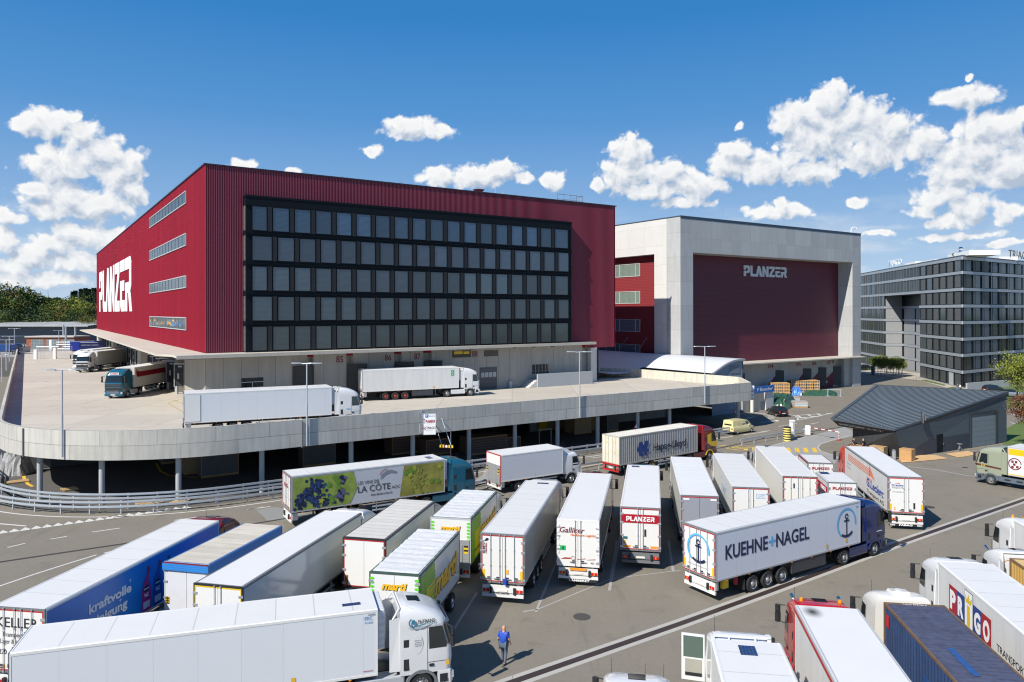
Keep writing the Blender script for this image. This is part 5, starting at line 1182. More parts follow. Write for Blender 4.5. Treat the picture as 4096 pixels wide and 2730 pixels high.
for lab, (x, y0, y1), m_ in (('left white gate post on the deck', (642, 445, 615), WHITEX), ('right pale gate post on the deck', (985, 415, 612), CREAM), ('tall white post with round signs by the gate', (912, 270, 470), WHITEX)):
    p = P(*H3(x, y1), 5.1); zt_ = zat(p, H3(x, y0)[1]); b = MB(); b.box(-.35, .35, -.3, .3, 0, zt_ - 5.1); o = b.build('gate_post', m_); o.location = (p.x, p.y, 5.1); tag(o, lab, 'post')
p = P(*H3(860, 480), 5.1); 
b = MB(); p = P(*H3(280, 505), 5.1); q = P(*H3(530, 488), 5.1); dd = (q - p).normalized(); b.obox((p + q) / 2, dd, (-dd.y, dd.x), (q - p).length / 2, .2, 5.05, 6.9); tag(b.build('concrete_wall', CONCC), 'low concrete wall at the far end of the deck left of the gate', 'wall')

# ================================================================== VEGETATION
LEAFS = [M('leaf_%d' % i, c, .7, var=.35, scale=.4, spec=.2) for i, c in enumerate([(.085, .125, .03), (.13, .165, .035), (.18, .20, .04), (.05, .085, .03), (.20, .14, .04), (.25, .28, .04), (.03, .06, .035), (.15, .045, .04)])]
BARK = M('bark', (.09, .07, .05), .9, var=.3)
BARKW = M('pale_bark', (.55, .52, .48), .8, var=.2)
def crown_mesh(blobs, n, size, mats, seed, open_=0.0):
    r = random.Random(seed); b = MB(); tot = sum(q[3] * q[4] * q[5] for q in blobs)
    for (cx, cy, cz, rx, ry, rz) in blobs:
        k = int(n * rx * ry * rz / tot); clump = [(r.gauss(0, 1), r.gauss(0, 1), r.gauss(0, 1)) for _ in range(max(6, k // 45))]
        clump = [tuple(v / max(1e-6, math.sqrt(sum(w * w for w in c))) * r.uniform(.55, 1.0) for v in c) for c in clump]
        for c in clump:
            mi = r.choices(range(len(mats)), [3] + [2] * (len(mats) - 1))[0]
            for _ in range(45):
                s_ = .26
                p = Vector((cx + (c[0] + r.gauss(0, s_)) * rx, cy + (c[1] + r.gauss(0, s_)) * ry, cz + (c[2] + r.gauss(0, s_ * .7)) * rz))
                d = Vector((r.gauss(0, 1), r.gauss(0, 1), r.gauss(0, .7) + .6)).normalized(); a = d.orthogonal().normalized(); a.rotate(Matrix.Rotation(r.uniform(0, 6.28), 3, d)); e_ = d.cross(a); s = size * r.uniform(.6, 1.3)
                b.face([tuple(p - a * s), tuple(p - e_ * s * .5), tuple(p + a * s), tuple(p + e_ * s * .5)], mi if r.random() < .8 else r.randrange(len(mats)))
    return b.mesh('crown', mats)
def trunk_mesh(h, r0, limbs, seed, bark=BARK):
    r = random.Random(seed); b = MB(); b.tube((0, 0, -.2), (r.gauss(0, .02) * h, 0, h), r0, r0 * .35, n=8)
    for i in range(limbs):
        z = h * r.uniform(.4, .95); a = r.uniform(0, 6.28); l = h * r.uniform(.25, .5); m_ = Vector((cos(a) * l * .5, sin(a) * l * .5, z + l * .35)); e_ = Vector((cos(a) * l, sin(a) * l, z + l * .9))
        b.tube((0, 0, z), tuple(m_), r0 * .4, r0 * .28, n=6); b.tube(tuple(m_), tuple(e_), r0 * .28, r0 * .08, n=6)
    return b.mesh('trunk', bark)
def tree(label, p, z, h, w, kind, seed, group=None, name='broadleaf_tree'):
    r = random.Random(seed); t = thing(name, label, 'tree', (p.x, p.y, z), r.uniform(0, 6), group)
    if kind == 'pine':
        b = MB(); b_ = r; n = 34
        for i in range(n):
            zz = h * (.12 + .88 * i / n); rad_ = w / 2 * (1 - i / n) ** .9 + .15
            for k in range(110 if i < 24 else 60):
                a = r.uniform(0, 6.28); q = rad_ * r.uniform(.3, 1); s = w * .075
                c = Vector((cos(a) * q, sin(a) * q, zz - q * .25 + r.gauss(0, h * .01))); o_ = Vector((cos(a), sin(a), -.35)) * s * 1.6; sd = Vector((-sin(a), cos(a), 0)) * s
                b.face([tuple(c - o_ - sd * .4), tuple(c + o_), tuple(c - o_ + sd)], 0 if r.random() < .7 else 1)
        link('crown', b.mesh('crown', [LEAFS[6], LEAFS[3]]), t); link('trunk', trunk_mesh(h * .97, w * .03, 0, seed), t); return t
    mats = {'oak': [LEAFS[0], LEAFS[1], LEAFS[4], LEAFS[3]], 'green': [LEAFS[1], LEAFS[2], LEAFS[0]], 'lime': [LEAFS[5], LEAFS[2], LEAFS[1]], 'dark': [LEAFS[3], LEAFS[0], LEAFS[6]], 'airy': [LEAFS[0], LEAFS[1]], 'birch': [LEAFS[5], LEAFS[2], LEAFS[1]], 'red': [LEAFS[7], LEAFS[4]]}[kind]
    nb = 9 if kind != 'airy' else 13; blobs = []
    for i in range(nb):
        a = r.uniform(0, 6.28); q = r.uniform(0, .33) * w; zc = h * r.uniform(.42, .84) if kind not in ('birch',) else h * r.uniform(.5, .85)
        s = (.30 if kind != 'airy' else .13) * w * r.uniform(.7, 1.15) * (1.1 - .4 * abs(zc / h - .6))
        blobs.append((cos(a) * q * (1.25 if kind == 'airy' else 1), sin(a) * q, zc, s, s, s * .8))
    n = {'airy': 1500, 'birch': 900}.get(kind, 5200)
    link('crown', crown_mesh(blobs, n, w * (.024 if kind not in ('birch', 'airy') else .03), mats, seed), t)
    link('trunk', trunk_mesh(h * .75, max(.08, w * .025), 7 if kind == 'airy' else 5, seed, BARKW if kind == 'birch' else BARK), t); return t
random.seed(21)
FT = [('dark oak at the left frame edge beyond the shed', -12, 285, 1158, 16, 'dark'), ('tall broad autumn tinted oak beyond the shed', 83, 288, 1146, 22, 'oak'), ('airy thin crowned tree between oak and conifers', 196, 300, 1142, 16, 'airy'),
 ('bushy green tree filling the gap right of the oak', 150, 292, 1196, 15, 'oak'), ('bushy tree under the airy crown', 205, 290, 1198, 16, 'green'), ('round green tree left of the lime coloured one', 262, 296, 1190, 16, 'green'), ('bright lime coloured round tree', 322, 286, 1215, 14, 'lime'),
 ('low olive tree beside the red building', 372, 290, 1222, 12, 'oak'), ('dark undergrowth tree below the tall oak', 120, 283, 1228, 16, 'dark'), ('dark low tree at far left above the shed roof', 22, 290, 1200, 16, 'green'), ('low olive tree above the shed roof, middle', 240, 281, 1236, 13, 'oak'),
 ('russet low tree above the shed end', 345, 276, 1262, 9, 'oak'), ('dark low tree beneath the conifers', 300, 283, 1240, 12, 'dark'),
 ('slim green tree behind the bushy gap tree', 240, 310, 1176, 11, 'airy'), ('ochre tree between canopy and shed end', 372, 268, 1290, 8, 'oak'), ('dark low tree left of the tall oak', 50, 282, 1240, 14, 'dark'), ('dark low tree under the airy tree', 180, 282, 1245, 13, 'dark')]
for i, (lab, px, d_, yt, w, kd) in enumerate(FT):
    a = at(px, d_, yt); tree(lab, a, 5.0, a.z - 5.0, w, kd, 100 + i, 'trees beyond the far shed')
for i, (px, yt) in enumerate(((292, 1168), (302, 1164), (324, 1158), (342, 1154), (357, 1158), (376, 1153), (388, 1160))):
    a = at(px, 325 + 6 * (i % 3), yt); tree('dark conifer beyond the shed, %s from the left' % nth[i], a, 5.0, a.z - 5.0, 9.5, 'pine', 200 + i, 'row of dark conifers', 'conifer_tree')
b = MB()   # understory mass behind them
r = random.Random(8)
for k in range(7000):
    px = r.uniform(-150, 430); d_ = r.uniform(296, 312); a = at(px, d_, r.uniform(1215, 1310)); s = r.uniform(.3, .6); q = Vector((r.gauss(0, 1), r.gauss(0, 1), r.gauss(0, 1))).normalized(); e_ = q.orthogonal()
    b.face([tuple(a + q * s), tuple(a + e_ * s), tuple(a - q * s), tuple(a - e_ * s)], r.randrange(3))
o = b.build('woodland', [LEAFS[3], LEAFS[0], LEAFS[1]]); o['kind'] = 'stuff'; o['label'] = 'mass of woodland foliage behind the far trees'; o['category'] = 'woodland'
# young trees by the office, trees at the right edge
for i in range(20):
    row = i // 10; k = i % 10
    px, py = H4(1900 + 55 * k + 12 * row, 850 + 5 * k + 42 * row); p = P(px, py)
    tree('%s young pale trunked tree in the %s row before the office' % (['first', 'second', 'third', 'fourth', 'fifth', 'sixth', 'seventh', 'eighth', 'ninth', 'tenth'][k], 'rear' if row == 0 else 'front'), p, 0, 4.5 + .35 * ((i * 7) % 3), 2.6, 'birch' if (i % 4) else 'green', 300 + i, 'young trees planted before the office', 'young_tree')
p = P(4068, 1612); tree('round bright green tree at the right edge beside the parked cars', p, 0, 8.6, 7.0, 'lime', 401)
p = P(4112, 1790); tree('dark red leaved tree at the right edge', p, 0, 7.4, 4.0, 'red', 402)
p = P(4125, 1560); tree('second green tree cut by the right frame edge', p, 0, 8.0, 6.0, 'green', 403)

# ================================================================== PEOPLE
SKIN = M('skin', (.55, .30, .21), .5, var=.03)
def person(label, p, z, rz, shirt, trousers, hair=None, stride=.22, h=1.8, cat='person', arms=(.12, .12), shoes=None, crossed=False):
    k = h / 1.8; t = thing('person', label, 'person', (p.x, p.y, z), rz)     # faces local +X
    J = dict(pel=(0, 0, .95), ch=(.01, 0, 1.30), nk=(.02, 0, 1.50), hd=(.03, 0, 1.62), ht=(.035, 0, 1.73),
        hL=(0, .10, .92), kL=(stride * .75, .11, .50), aL=(stride * .9, .11, .09), tL=(stride * .9 + .17, .12, .035), hR=(0, -.10, .92), kR=(-stride * .25 + .06, -.11, .50), aR=(-stride, -.11, .10), tR=(-stride + .16, -.12, .035),
        sL=(.0, .19, 1.43), eL=(-arms[0] * .6, .26, 1.15), wL=(arms[0] + .02, .27, .92), sR=(0, -.19, 1.43), eR=(arms[1] * .2 - .02, -.27, 1.15), wR=(arms[1] + .06, -.26, .92))
    if crossed: J['eL'] = (.02, .27, 1.16); J['wL'] = (.20, .12, .98); J['eR'] = (.02, -.27, 1.16); J['wR'] = (.20, -.10, .98)
    R = dict(pel=.145, ch=.155, nk=.06, hd=.095, ht=.085, hL=.10, kL=.062, aL=.042, tL=.035, hR=.10, kR=.062, aR=.042, tR=.035, sL=.065, eL=.043, wL=.03, sR=.065, eR=.043, wR=.03)
    E_ = [('pel', 'ch'), ('ch', 'nk'), ('nk', 'hd'), ('hd', 'ht'), ('pel', 'hL'), ('hL', 'kL'), ('kL', 'aL'), ('aL', 'tL'), ('pel', 'hR'), ('hR', 'kR'), ('kR', 'aR'), ('aR', 'tR'), ('ch', 'sL'), ('sL', 'eL'), ('eL', 'wL'), ('ch', 'sR'), ('sR', 'eR'), ('eR', 'wR')]
    def skin(name, keys, mat, scale=1.0, extra=None):
        vs_ = list(keys); me = bpy.data.meshes.new(name); me.from_pydata([tuple(c * k for c in (extra or J)[q]) for q in vs_], [(vs_.index(a), vs_.index(b_)) for a, b_ in E_ if a in vs_ and b_ in vs_], [])
        o = bpy.data.objects.new(name, me); C.objects.link(o); o.parent = t; m = o.modifiers.new('s', 'SKIN'); m.use_smooth_shade = True
        for i, q in enumerate(vs_): r_ = R[q] * k * scale; me.skin_vertices[0].data[i].radius = (r_, r_)
        me.skin_vertices[0].data[0].use_root = True
        s = o.modifiers.new('u', 'SUBSURF'); s.levels = 2; s.render_levels = 2; me.materials.append(mat); return o
    body = skin('body', J.keys(), SKIN)
    for s, w, e_ in (('L', 'wL', 'eL'), ('R', 'wR', 'eR')):   # hands with fingers
        W_ = Vector(J[w]) * k; dr = (W_ - Vector(J[e_]) * k).normalized(); sd = Vector((1, 0, 0)); b = MB(); pl = W_ + dr * .05
        sdx = (sd - dr * sd.dot(dr)).normalized(); b.loft([[tuple(W_ + dr * q + sdx * .028 * ww * cos(a) + dr.cross(sdx) * .016 * sin(a)) for a in [2 * pi * j / 8 for j in range(8)]] for q, ww in ((-.02, .9), (.03, 1.3), (.09, 1.45), (.10, 1.1))])
        for f_ in range(4):
            o_ = W_ + dr * .09 + sdx * (-.030 + .02 * f_); ln = (.065, .078, .072, .055)[f_]; n_ = dr.cross(sdx); mid = o_ + dr * ln * .55; b.tube(tuple(o_), tuple(mid), .0095, .009, n=6); b.tube(tuple(mid), tuple(mid + (dr + n_ * .5).normalized() * ln * .5), .009, .007, n=6)
        o_ = W_ + dr * .03 + sdx * .035; b.tube(tuple(o_), tuple(o_ + (dr + sdx * .9).normalized() * .06), .011, .008, n=6); b.build('hand', SKIN, t)
    jj = dict(J); 
    sh = skin('shirt', ['pel', 'ch', 'nk', 'sL', 'eL', 'sR', 'eR'], shirt, 1.32, {**J, 'nk': (.015, 0, 1.46), 'pel': (0, 0, .90), 'eL': tuple(Vector(J['sL']).lerp(Vector(J['eL']), .85)), 'eR': tuple(Vector(J['sR']).lerp(Vector(J['eR']), .85))})
    tr_o = skin('trousers', ['pel', 'hL', 'kL', 'aL', 'hR', 'kR', 'aR'], trousers, 1.26, {**J, 'pel': (0, 0, .93)})
    b = MB()
    for q in ('L', 'R'):
        a = Vector(J['a' + q]) * k; a.z = 0; b.loft([[tuple(a + Vector((x, w_ * cos(v_), .05 + hh * sin(v_)))) for v_ in [2 * pi * j / 10 for j in range(10)]] for x, w_, hh in ((-.08, .03, .035), (-.05, .045, .05), (.05, .05, .05), (.15, .05, .038), (.20, .03, .025))])
    b.build('shoes', shoes or RUB, t)
    hd = Vector(J['hd']) * k + Vector((.01, 0, .02))
    b = MB(); b.lathe([(.001, -.13), (.05, -.115), (.075, -.06), (.083, 0), (.08, .05), (.06, .09), (.001, .115)], tuple(hd), 'Z', 16); b.tube(tuple(hd + Vector((.075, 0, .01))), tuple(hd + Vector((.105, 0, -.02))), .008, .016, n=6)
    for s in (-1, 1): b.tube(tuple(hd + Vector((0, s * .075, -.03))), tuple(hd + Vector((.0, s * .095, .02))), .012, .016, n=6)
    b.build('head', SKIN, t)
    b = MB()
    for s in (-1, 1): b.tube(tuple(hd + Vector((.076, s * .03, .015))), tuple(hd + Vector((.083, s * .03, .015))), .009, n=6)
    b.tube(tuple(hd + Vector((.075, -.025, -.06))), tuple(hd + Vector((.075, .025, -.06))), .006, n=5); b.build('face_features', RUB, t)
    if hair:
        b = MB(); b.lathe([(.088, -.02), (.09, .03), (.085, .07), (.06, .105), (.001, .125)], tuple(hd + Vector((-.012, 0, .0))), 'Z', 16); b.build('hair', hair, t)
    return t
JEAN = M('jeans', (.09, .12, .17), .8, var=.2, scale=8); POLO = M('royal_blue', (.01, .065, .42), .7, var=.08, scale=6)
p = P(2015, 2655); person('bald man in royal blue polo shirt and grey jeans walking in the yard', p, 0, rad(68), POLO, JEAN, None, .17, 1.82)
HAIR = M('hair_dark', (.02, .015, .012), .6)
p = gL + ws * .6 + wn * 1.0; person('man in dark shirt at the hut window, left one of the two', p, 0, math.atan2(ws.y, ws.x), M('shirt_dark', (.02, .02, .03), .7), M('trousers_dark', (.03, .03, .04), .7), HAIR, .03, 1.78)
p = gL + ws * 1.75 + wn * 1.0; person('shaven headed man in black shirt at the hut window, right one of the two', p, 0, math.atan2(-ws.y, -ws.x), M('shirt_black', (.012, .012, .016), .7), M('trousers_dark', (.03, .03, .04), .7), None, .03, 1.82)
p = P(*H5(1140, 1205)); person('person in dark jacket and blue jeans walking beside the office', p, 0, rad(170), M('jacket', (.05, .07, .10), .7), M('jeans_light', (.16, .26, .42), .8), HAIR, .15, 1.75)
p = P(*H5(1185, 1207)); person('person in white coat walking beside the office', p, 0, rad(170), WHITEX, M('trousers_dark', (.03, .03, .04), .7), HAIR, .15, 1.72)
# bicycle by the office corner
p = P(*H5(422, 1008)); t = thing('bicycle', 'bicycle parked at the left corner of the office', 'bicycle', (p.x, p.y, .02), rad(-20))
for x in (-.55, .55):
    b = MB(); b.lathe([(.33, -.02), (.35, 0), (.33, .02), (.31, 0), (.33, -.02)], (x, 0, .35), 'Y', 24); o = b.build('wheel', RUB, t)
b = MB(); b.path([(-.55, 0, .35), (-.2, 0, .85), (.38, 0, .82), (-.1, 0, .35), (-.55, 0, .35)], .02); b.path([(.55, 0, .35), (.4, 0, 1.0)], .02); b.tube((-.1, 0, .35), (-.25, 0, .95), .02); b.build('frame', MGREY, t)
b = MB(); b.box(-.38, -.12, -.06, .06, .95, 1.0); b.build('saddle', RUB, t); b = MB(); b.tube((.36, -.25, 1.02), (.36, .25, 1.02), .015); b.build('handlebar', RUB, t)
# ================================================================== LORRIES
def wheel_meshes(r=.5, w=.30, n=28):
    def ty():
        b = MB(); b.lathe([(r * .60, -w/2), (r * .92, -w/2), (r * .985, -w * .40), (r, -w * .28), (r, w * .28), (r * .985, w * .40), (r * .92, w/2), (r * .60, w/2)], (0, 0, 0), 'Y', n); return b.mesh('wheel', TYRE)
    def ri():
        b = MB(); b.lathe([(r * .61, -w/2 - .003), (r * .58, -w/2 + .02), (r * .54, -w/2 + .09), (r * .34, -w/2 + .10), (r * .30, -w/2 + .02), (r * .20, -w/2 - .03), (.001, -w/2 - .04)], (0, 0, 0), 'Y', n)
        for k in range(10): a = 2 * pi * k / 10; b.tube((r * .44 * cos(a), -w/2 + .095, r * .44 * sin(a)), (r * .44 * cos(a), -w/2 + .06, r * .44 * sin(a)), r * .045, n=6, mi=1)
        return b.mesh('rim', [RIM, RUB])
    return cm(('ty', r, w), ty), cm(('ri', r, w), ri)
def wheel(t, x, y, r=.5, w=.30, rimmat=None):
    ty, ri = wheel_meshes(r, w)
    if rimmat: ri = cm(('ri', r, w, rimmat.name), lambda: (lambda q: (q.materials.clear(), q.materials.append(rimmat), q.materials.append(RUB), q)[3])(ri.copy()))
    o = link('wheel', ty, t, (x, y, r)); o.rotation_euler = (0, random.uniform(0, 1), 0 if y < 0 else pi)
    link('rim', ri, o)
def slice_ring(z, xr, xf, hw, rc, n=6, off=0):
    xr -= off; xf += off; hw += off; pts = [(xr, -hw, z), ((xr + xf) / 2, -hw, z)]
    for i in range(n + 1): a = -pi / 2 + (pi / 2) * i / n; pts.append((xf - rc + rc * cos(a), -hw + rc + rc * sin(a), z))
    for i in range(n + 1): a = (pi / 2) * i / n; pts.append((xf - rc + rc * cos(a), hw - rc + rc * sin(a), z))
    return pts + [((xr + xf) / 2, hw, z), (xr, hw, z)]
HIGH = [(.98, 0, 2.25, 1.22, .30), (1.5, 0, 2.31, 1.24, .30), (2.0, 0, 2.30, 1.24, .32), (2.12, 0, 2.27, 1.235, .33), (2.95, 0, 2.06, 1.20, .36), (3.08, 0, 2.06, 1.20, .38), (3.25, 0, 1.93, 1.19, .42), (3.48, 0, 1.62, 1.15, .50), (3.66, 0, 1.22, 1.08, .50), (3.78, .05, .8, .98, .4), (3.82, .1, .45, .85, .2)]
MID = [(.98, 0, 2.1, 1.18, .28), (1.4, 0, 2.16, 1.2, .3), (1.75, 0, 2.15, 1.2, .3), (1.85, 0, 2.12, 1.2, .3), (2.6, 0, 1.88, 1.15, .34), (2.72, 0, 1.84, 1.14, .36), (2.86, .0, 1.7, 1.1, .4), (2.95, .05, 1.5, 1.0, .4)]
def cab(t, xb, col, style='high', dark=None, deflector=True, two=None, sun=True, visor=True, mirrors=True, lowercol=None, winx=(1.28, 2.02), open_door=False, low=0, name='cab', rimmat=None):
    """xb: rear face of the cab"""
    prof = HIGH if style == 'high' else MID; k = 1 - low
    prof = [(z if z < 3 else 3 + (z - 3) * k, a, c, d, e) for z, a, c, d, e in prof]
    dark = dark or MGREY
    b = MB(); rings = [slice_ring(*q) for q in prof]; b.loft(rings)
    o = b.build(name, col, t, (xb, 0, 0)); wz = (2.12, 2.95) if style == 'high' else (1.85, 2.6)
    def at_z(z):
        for q0, q1 in zip(prof[:-1], prof[1:]):
            if q0[0] <= z <= q1[0]: f_ = (z - q0[0]) / (q1[0] - q0[0]); return [q0[i] + (q1[i] - q0[i]) * f_ for i in range(5)]
        return prof[-1]
    b = MB(); rr = []
    for i in range(7):
        z = wz[0] + (wz[1] - wz[0]) * i / 6; q = at_z(z); rr.append(slice_ring(z, q[1], q[2], q[3], q[4], off=.008)[4:-4])
    b.loft(rr, cap=False, closed=False); b.build('windscreen', GLASS, o)
    x0, x1 = winx; zb, zt = wz[0] - .12, wz[1] - .03
    for s in (-1, 1):
        if open_door and s > 0: continue
        b = MB(); h = lambda z: s * (at_z(z)[3] + .006)
        pts = [(x0, h(zb), zb), (x1 - .05, h(zb), zb), (x1 - .02, h(zb + .2), zb + .2), (x1 - .22, h(zt), zt), (x0, h(zt), zt)]
        b.face(pts if s < 0 else pts[::-1]); b.build('side_window', GLASS, o)
        b = MB()   # door seams and handle
        yy = s * (1.243 if style == 'high' else 1.203)
        for (a, c, e, f_) in ((x0 - .08, x0 - .065, .98, wz[1]), (x0 - .08, 2.12, 1.42, 1.435)): b.box(a, c, min(yy, yy + s * .004), max(yy, yy + s * .004), e, f_)
        b.box(x0, x0 + .2, min(yy, yy + s * .02), max(yy, yy + s * .02), 1.25, 1.36)
        b.build('door_seam', RUB, o)
        if style == 'high' and sun:
            b = MB(); pts = [(.15, s * 1.247, 1.2), (.38, s * 1.247, 1.2), (.38, s * 1.228, 2.5), (.15, s * 1.228, 2.5)]; b.face(pts if s < 0 else pts[::-1]); b.build('air_intake', M('intake', (.03, .03, .032), .6, wave=(.07, .5)), o)
        # mirrors
        if mirrors:
            b = MB(); xm = 2.22; ym = s * 1.50; zt_ = wz[1] + .02
            b.loft([[(xm + .10 * cos(a) , ym + s * .0 + .13 * sin(a), z) for a in [2 * pi * j / 8 for j in range(8)]] for z in (zt_ - .82, zt_ - .78, zt_ - .42, zt_ - .39)])
            b.loft([[(xm + .09 * cos(a) , ym + .12 * sin(a), z) for a in [2 * pi * j / 8 for j in range(8)]] for z in (zt_ - .35, zt_ - .32, zt_ - .07, zt_ - .04)])
            b.tube((2.05, s * 1.2, zt_), (xm, ym, zt_ - .04), .025); b.tube((2.08, s * 1.22, zt_ - .82), (xm, ym, zt_ - .78), .03); b.tube((xm + .02, ym, zt_ - .05), (xm + .02, ym, zt_ - .8), .02); b.build('mirror', RUB, o)
        # fender and steps
        b = MB(); ax = .92; y0, y1 = (s * .98, s * 1.25); y0, y1 = min(y0, y1), max(y0, y1); m = 12
        for i in range(m):
            a0_, a1_ = pi * i / m - .12, pi * (i + 1) / m - .12
            P4 = [(ax + r_ * cos(a), z_ + r_ * sin(a) * .92) for r_, a, z_ in ((.58, a0_, .5), (.58, a1_, .5), (.70, a1_, .5), (.70, a0_, .5))]
            for yy_ in ((y0), (y1)): b.face([(q[0], yy_, q[1]) for q in (P4 if yy_ == y0 else P4[::-1])])
            b.face([(P4[0][0], y0, P4[0][1]), (P4[1][0], y0, P4[1][1]), (P4[1][0], y1, P4[1][1]), (P4[0][0], y1, P4[0][1])][::-1]); b.face([(P4[3][0], y0, P4[3][1]), (P4[2][0], y0, P4[2][1]), (P4[2][0], y1, P4[2][1]), (P4[3][0], y1, P4[3][1])])
        b.build('fender', dark, o)
        b = MB(); b.box(1.62, 2.18, y0 + .02, y1 - .015, .38, .985); o2 = b.build('step_panel', lowercol or col, o)
        b = MB(); b.box(1.72, 2.05, min(y1, y0) if s < 0 else y1 - .016, (y0 + .03) if s < 0 else y1 - .008, .5, .85); b.build('step', RUB, o)
        b = MB(); 
        b.box(2.20, 2.34, s * 1.12 - .12, s * 1.12 + .08 * 1, .62, .88) if s > 0 else b.box(2.20, 2.34, s * 1.12 - .08, s * 1.12 + .12, .62, .88)
        b.build('headlight', M('headlight', (.6, .62, .65), .1, metal=.5), o)
    b = MB(); b.loft([slice_ring(.32, 1.9, 2.28, 1.2, .25), slice_ring(.45, 1.9, 2.36, 1.23, .28), slice_ring(.62, 1.9, 2.34, 1.23, .28), slice_ring(.98, 1.9, 2.28, 1.22, .28)]); b.build('bumper', lowercol or col, o)
    b = MB(); q = [(z, at_z(z)) for z in ((1.0, 1.35, 1.7, 1.92) if style == 'high' else (1.0, 1.3, 1.6))]
    b.loft([slice_ring(max(z, .99), v_[1], v_[2], v_[3], v_[4], off=.008)[6:-6] for z, v_ in q], cap=False, closed=False); b.build('grille', M('grille', (.04, .042, .045), .4, wave=(.14, .5)), o)
    b = MB(); b.box(2.25, 2.372, -.3, .3, .45, .57); b.build('number_plate', CREAM, o)
    top = prof[-1][0]
    if visor:
        b = MB(); b.loft([slice_ring(wz[1] + .02, 1.7, 2.22, 1.12, .35), slice_ring(wz[1] + .10, 1.7, 2.12, 1.13, .35)]); b.build('sun_visor', dark if style == 'high' else col, o)
    if sun and style == 'high':
        zr = at_z(3.7)[0]; b = MB(); b.loft([[(.45, -.32, top - .02), (1.0, -.32, top - .09), (1.0, .32, top - .09), (.45, .32, top - .02)], [(.48, -.28, top + .02), (.98, -.28, top - .045), (.98, .28, top - .045), (.48, .28, top + .02)]], sm=False); b.build('roof_hatch', GLASS, o)
    if deflector and style == 'high':
        for s in (-1, 1):
            b = MB(); y = s * 1.2; b.face([(-.45, y * 1.0, 1.2), (.02, s * 1.235, 1.2), (.02, s * 1.16, top - .35), (-.45, y * .97, top - .42)]); b.face([(-.45, y - s * .03, 1.2), (.02, s * 1.235 - s * .03, 1.2), (.02, s * 1.13, top - .35), (-.45, y * .945, top - .42)]); b.build('side_deflector', two or col, o)
        b = MB(); b.tube((.0, -1.02, top - .03), (.0, 1.02, top - .03), .045); b.tube((-.02, -1.02, top - .03), (-.3, -1.14, top - .42), .045); b.tube((-.02, 1.02, top - .03), (-.3, 1.14, top - .42), .045)
        b.build('deflector_bar', two or col, o)
    b = MB(); b.tube((1.5, .9, wz[1] + .2), (1.46, .9, wz[1] + 1.1), .012, .006, n=5); b.build('antenna', RUB, o)
    ax = xb + .92
    for s in (-1, 1): wheel(t, ax, s * 1.06, rimmat=rimmat)
    return o
def tractor_rest(t, xb, skirt=None, tank=True, dxr=-2.75, rimmat=None):
    b = MB(); b.box(xb + dxr - .6, xb + 1.9, -.42, .42, .55, .95); b.box(xb - .1, xb + 1.9, -1.0, 1.0, .6, 1.0); b.build('chassis', RUB, t)
    for s in (-1, 1):
        b = MB(); y0, y1 = sorted((s * .55, s * 1.2)); b.box(xb - 1.85, xb + .2, y0, y1, .38, 1.0); b.build('side_skirt' if skirt else 'fuel_tank', skirt or ALU, t, bevel=.06)
        wheel(t, xb + dxr + .35, s * .98, w=.5, rimmat=rimmat)
        b = MB(); ax = xb + dxr + .35; y0, y1 = sorted((s * .75, s * 1.22))
        for i in range(8):
            a0_, a1_ = pi * i / 8, pi * (i + 1) / 8; b.face([(ax + .60 * cos(a), y, .5 + .56 * sin(a)) for a, y in ((a0_, y0), (a1_, y0), (a1_, y1), (a0_, y1))][::-1])
        b.build('mudguard', RUB, t)
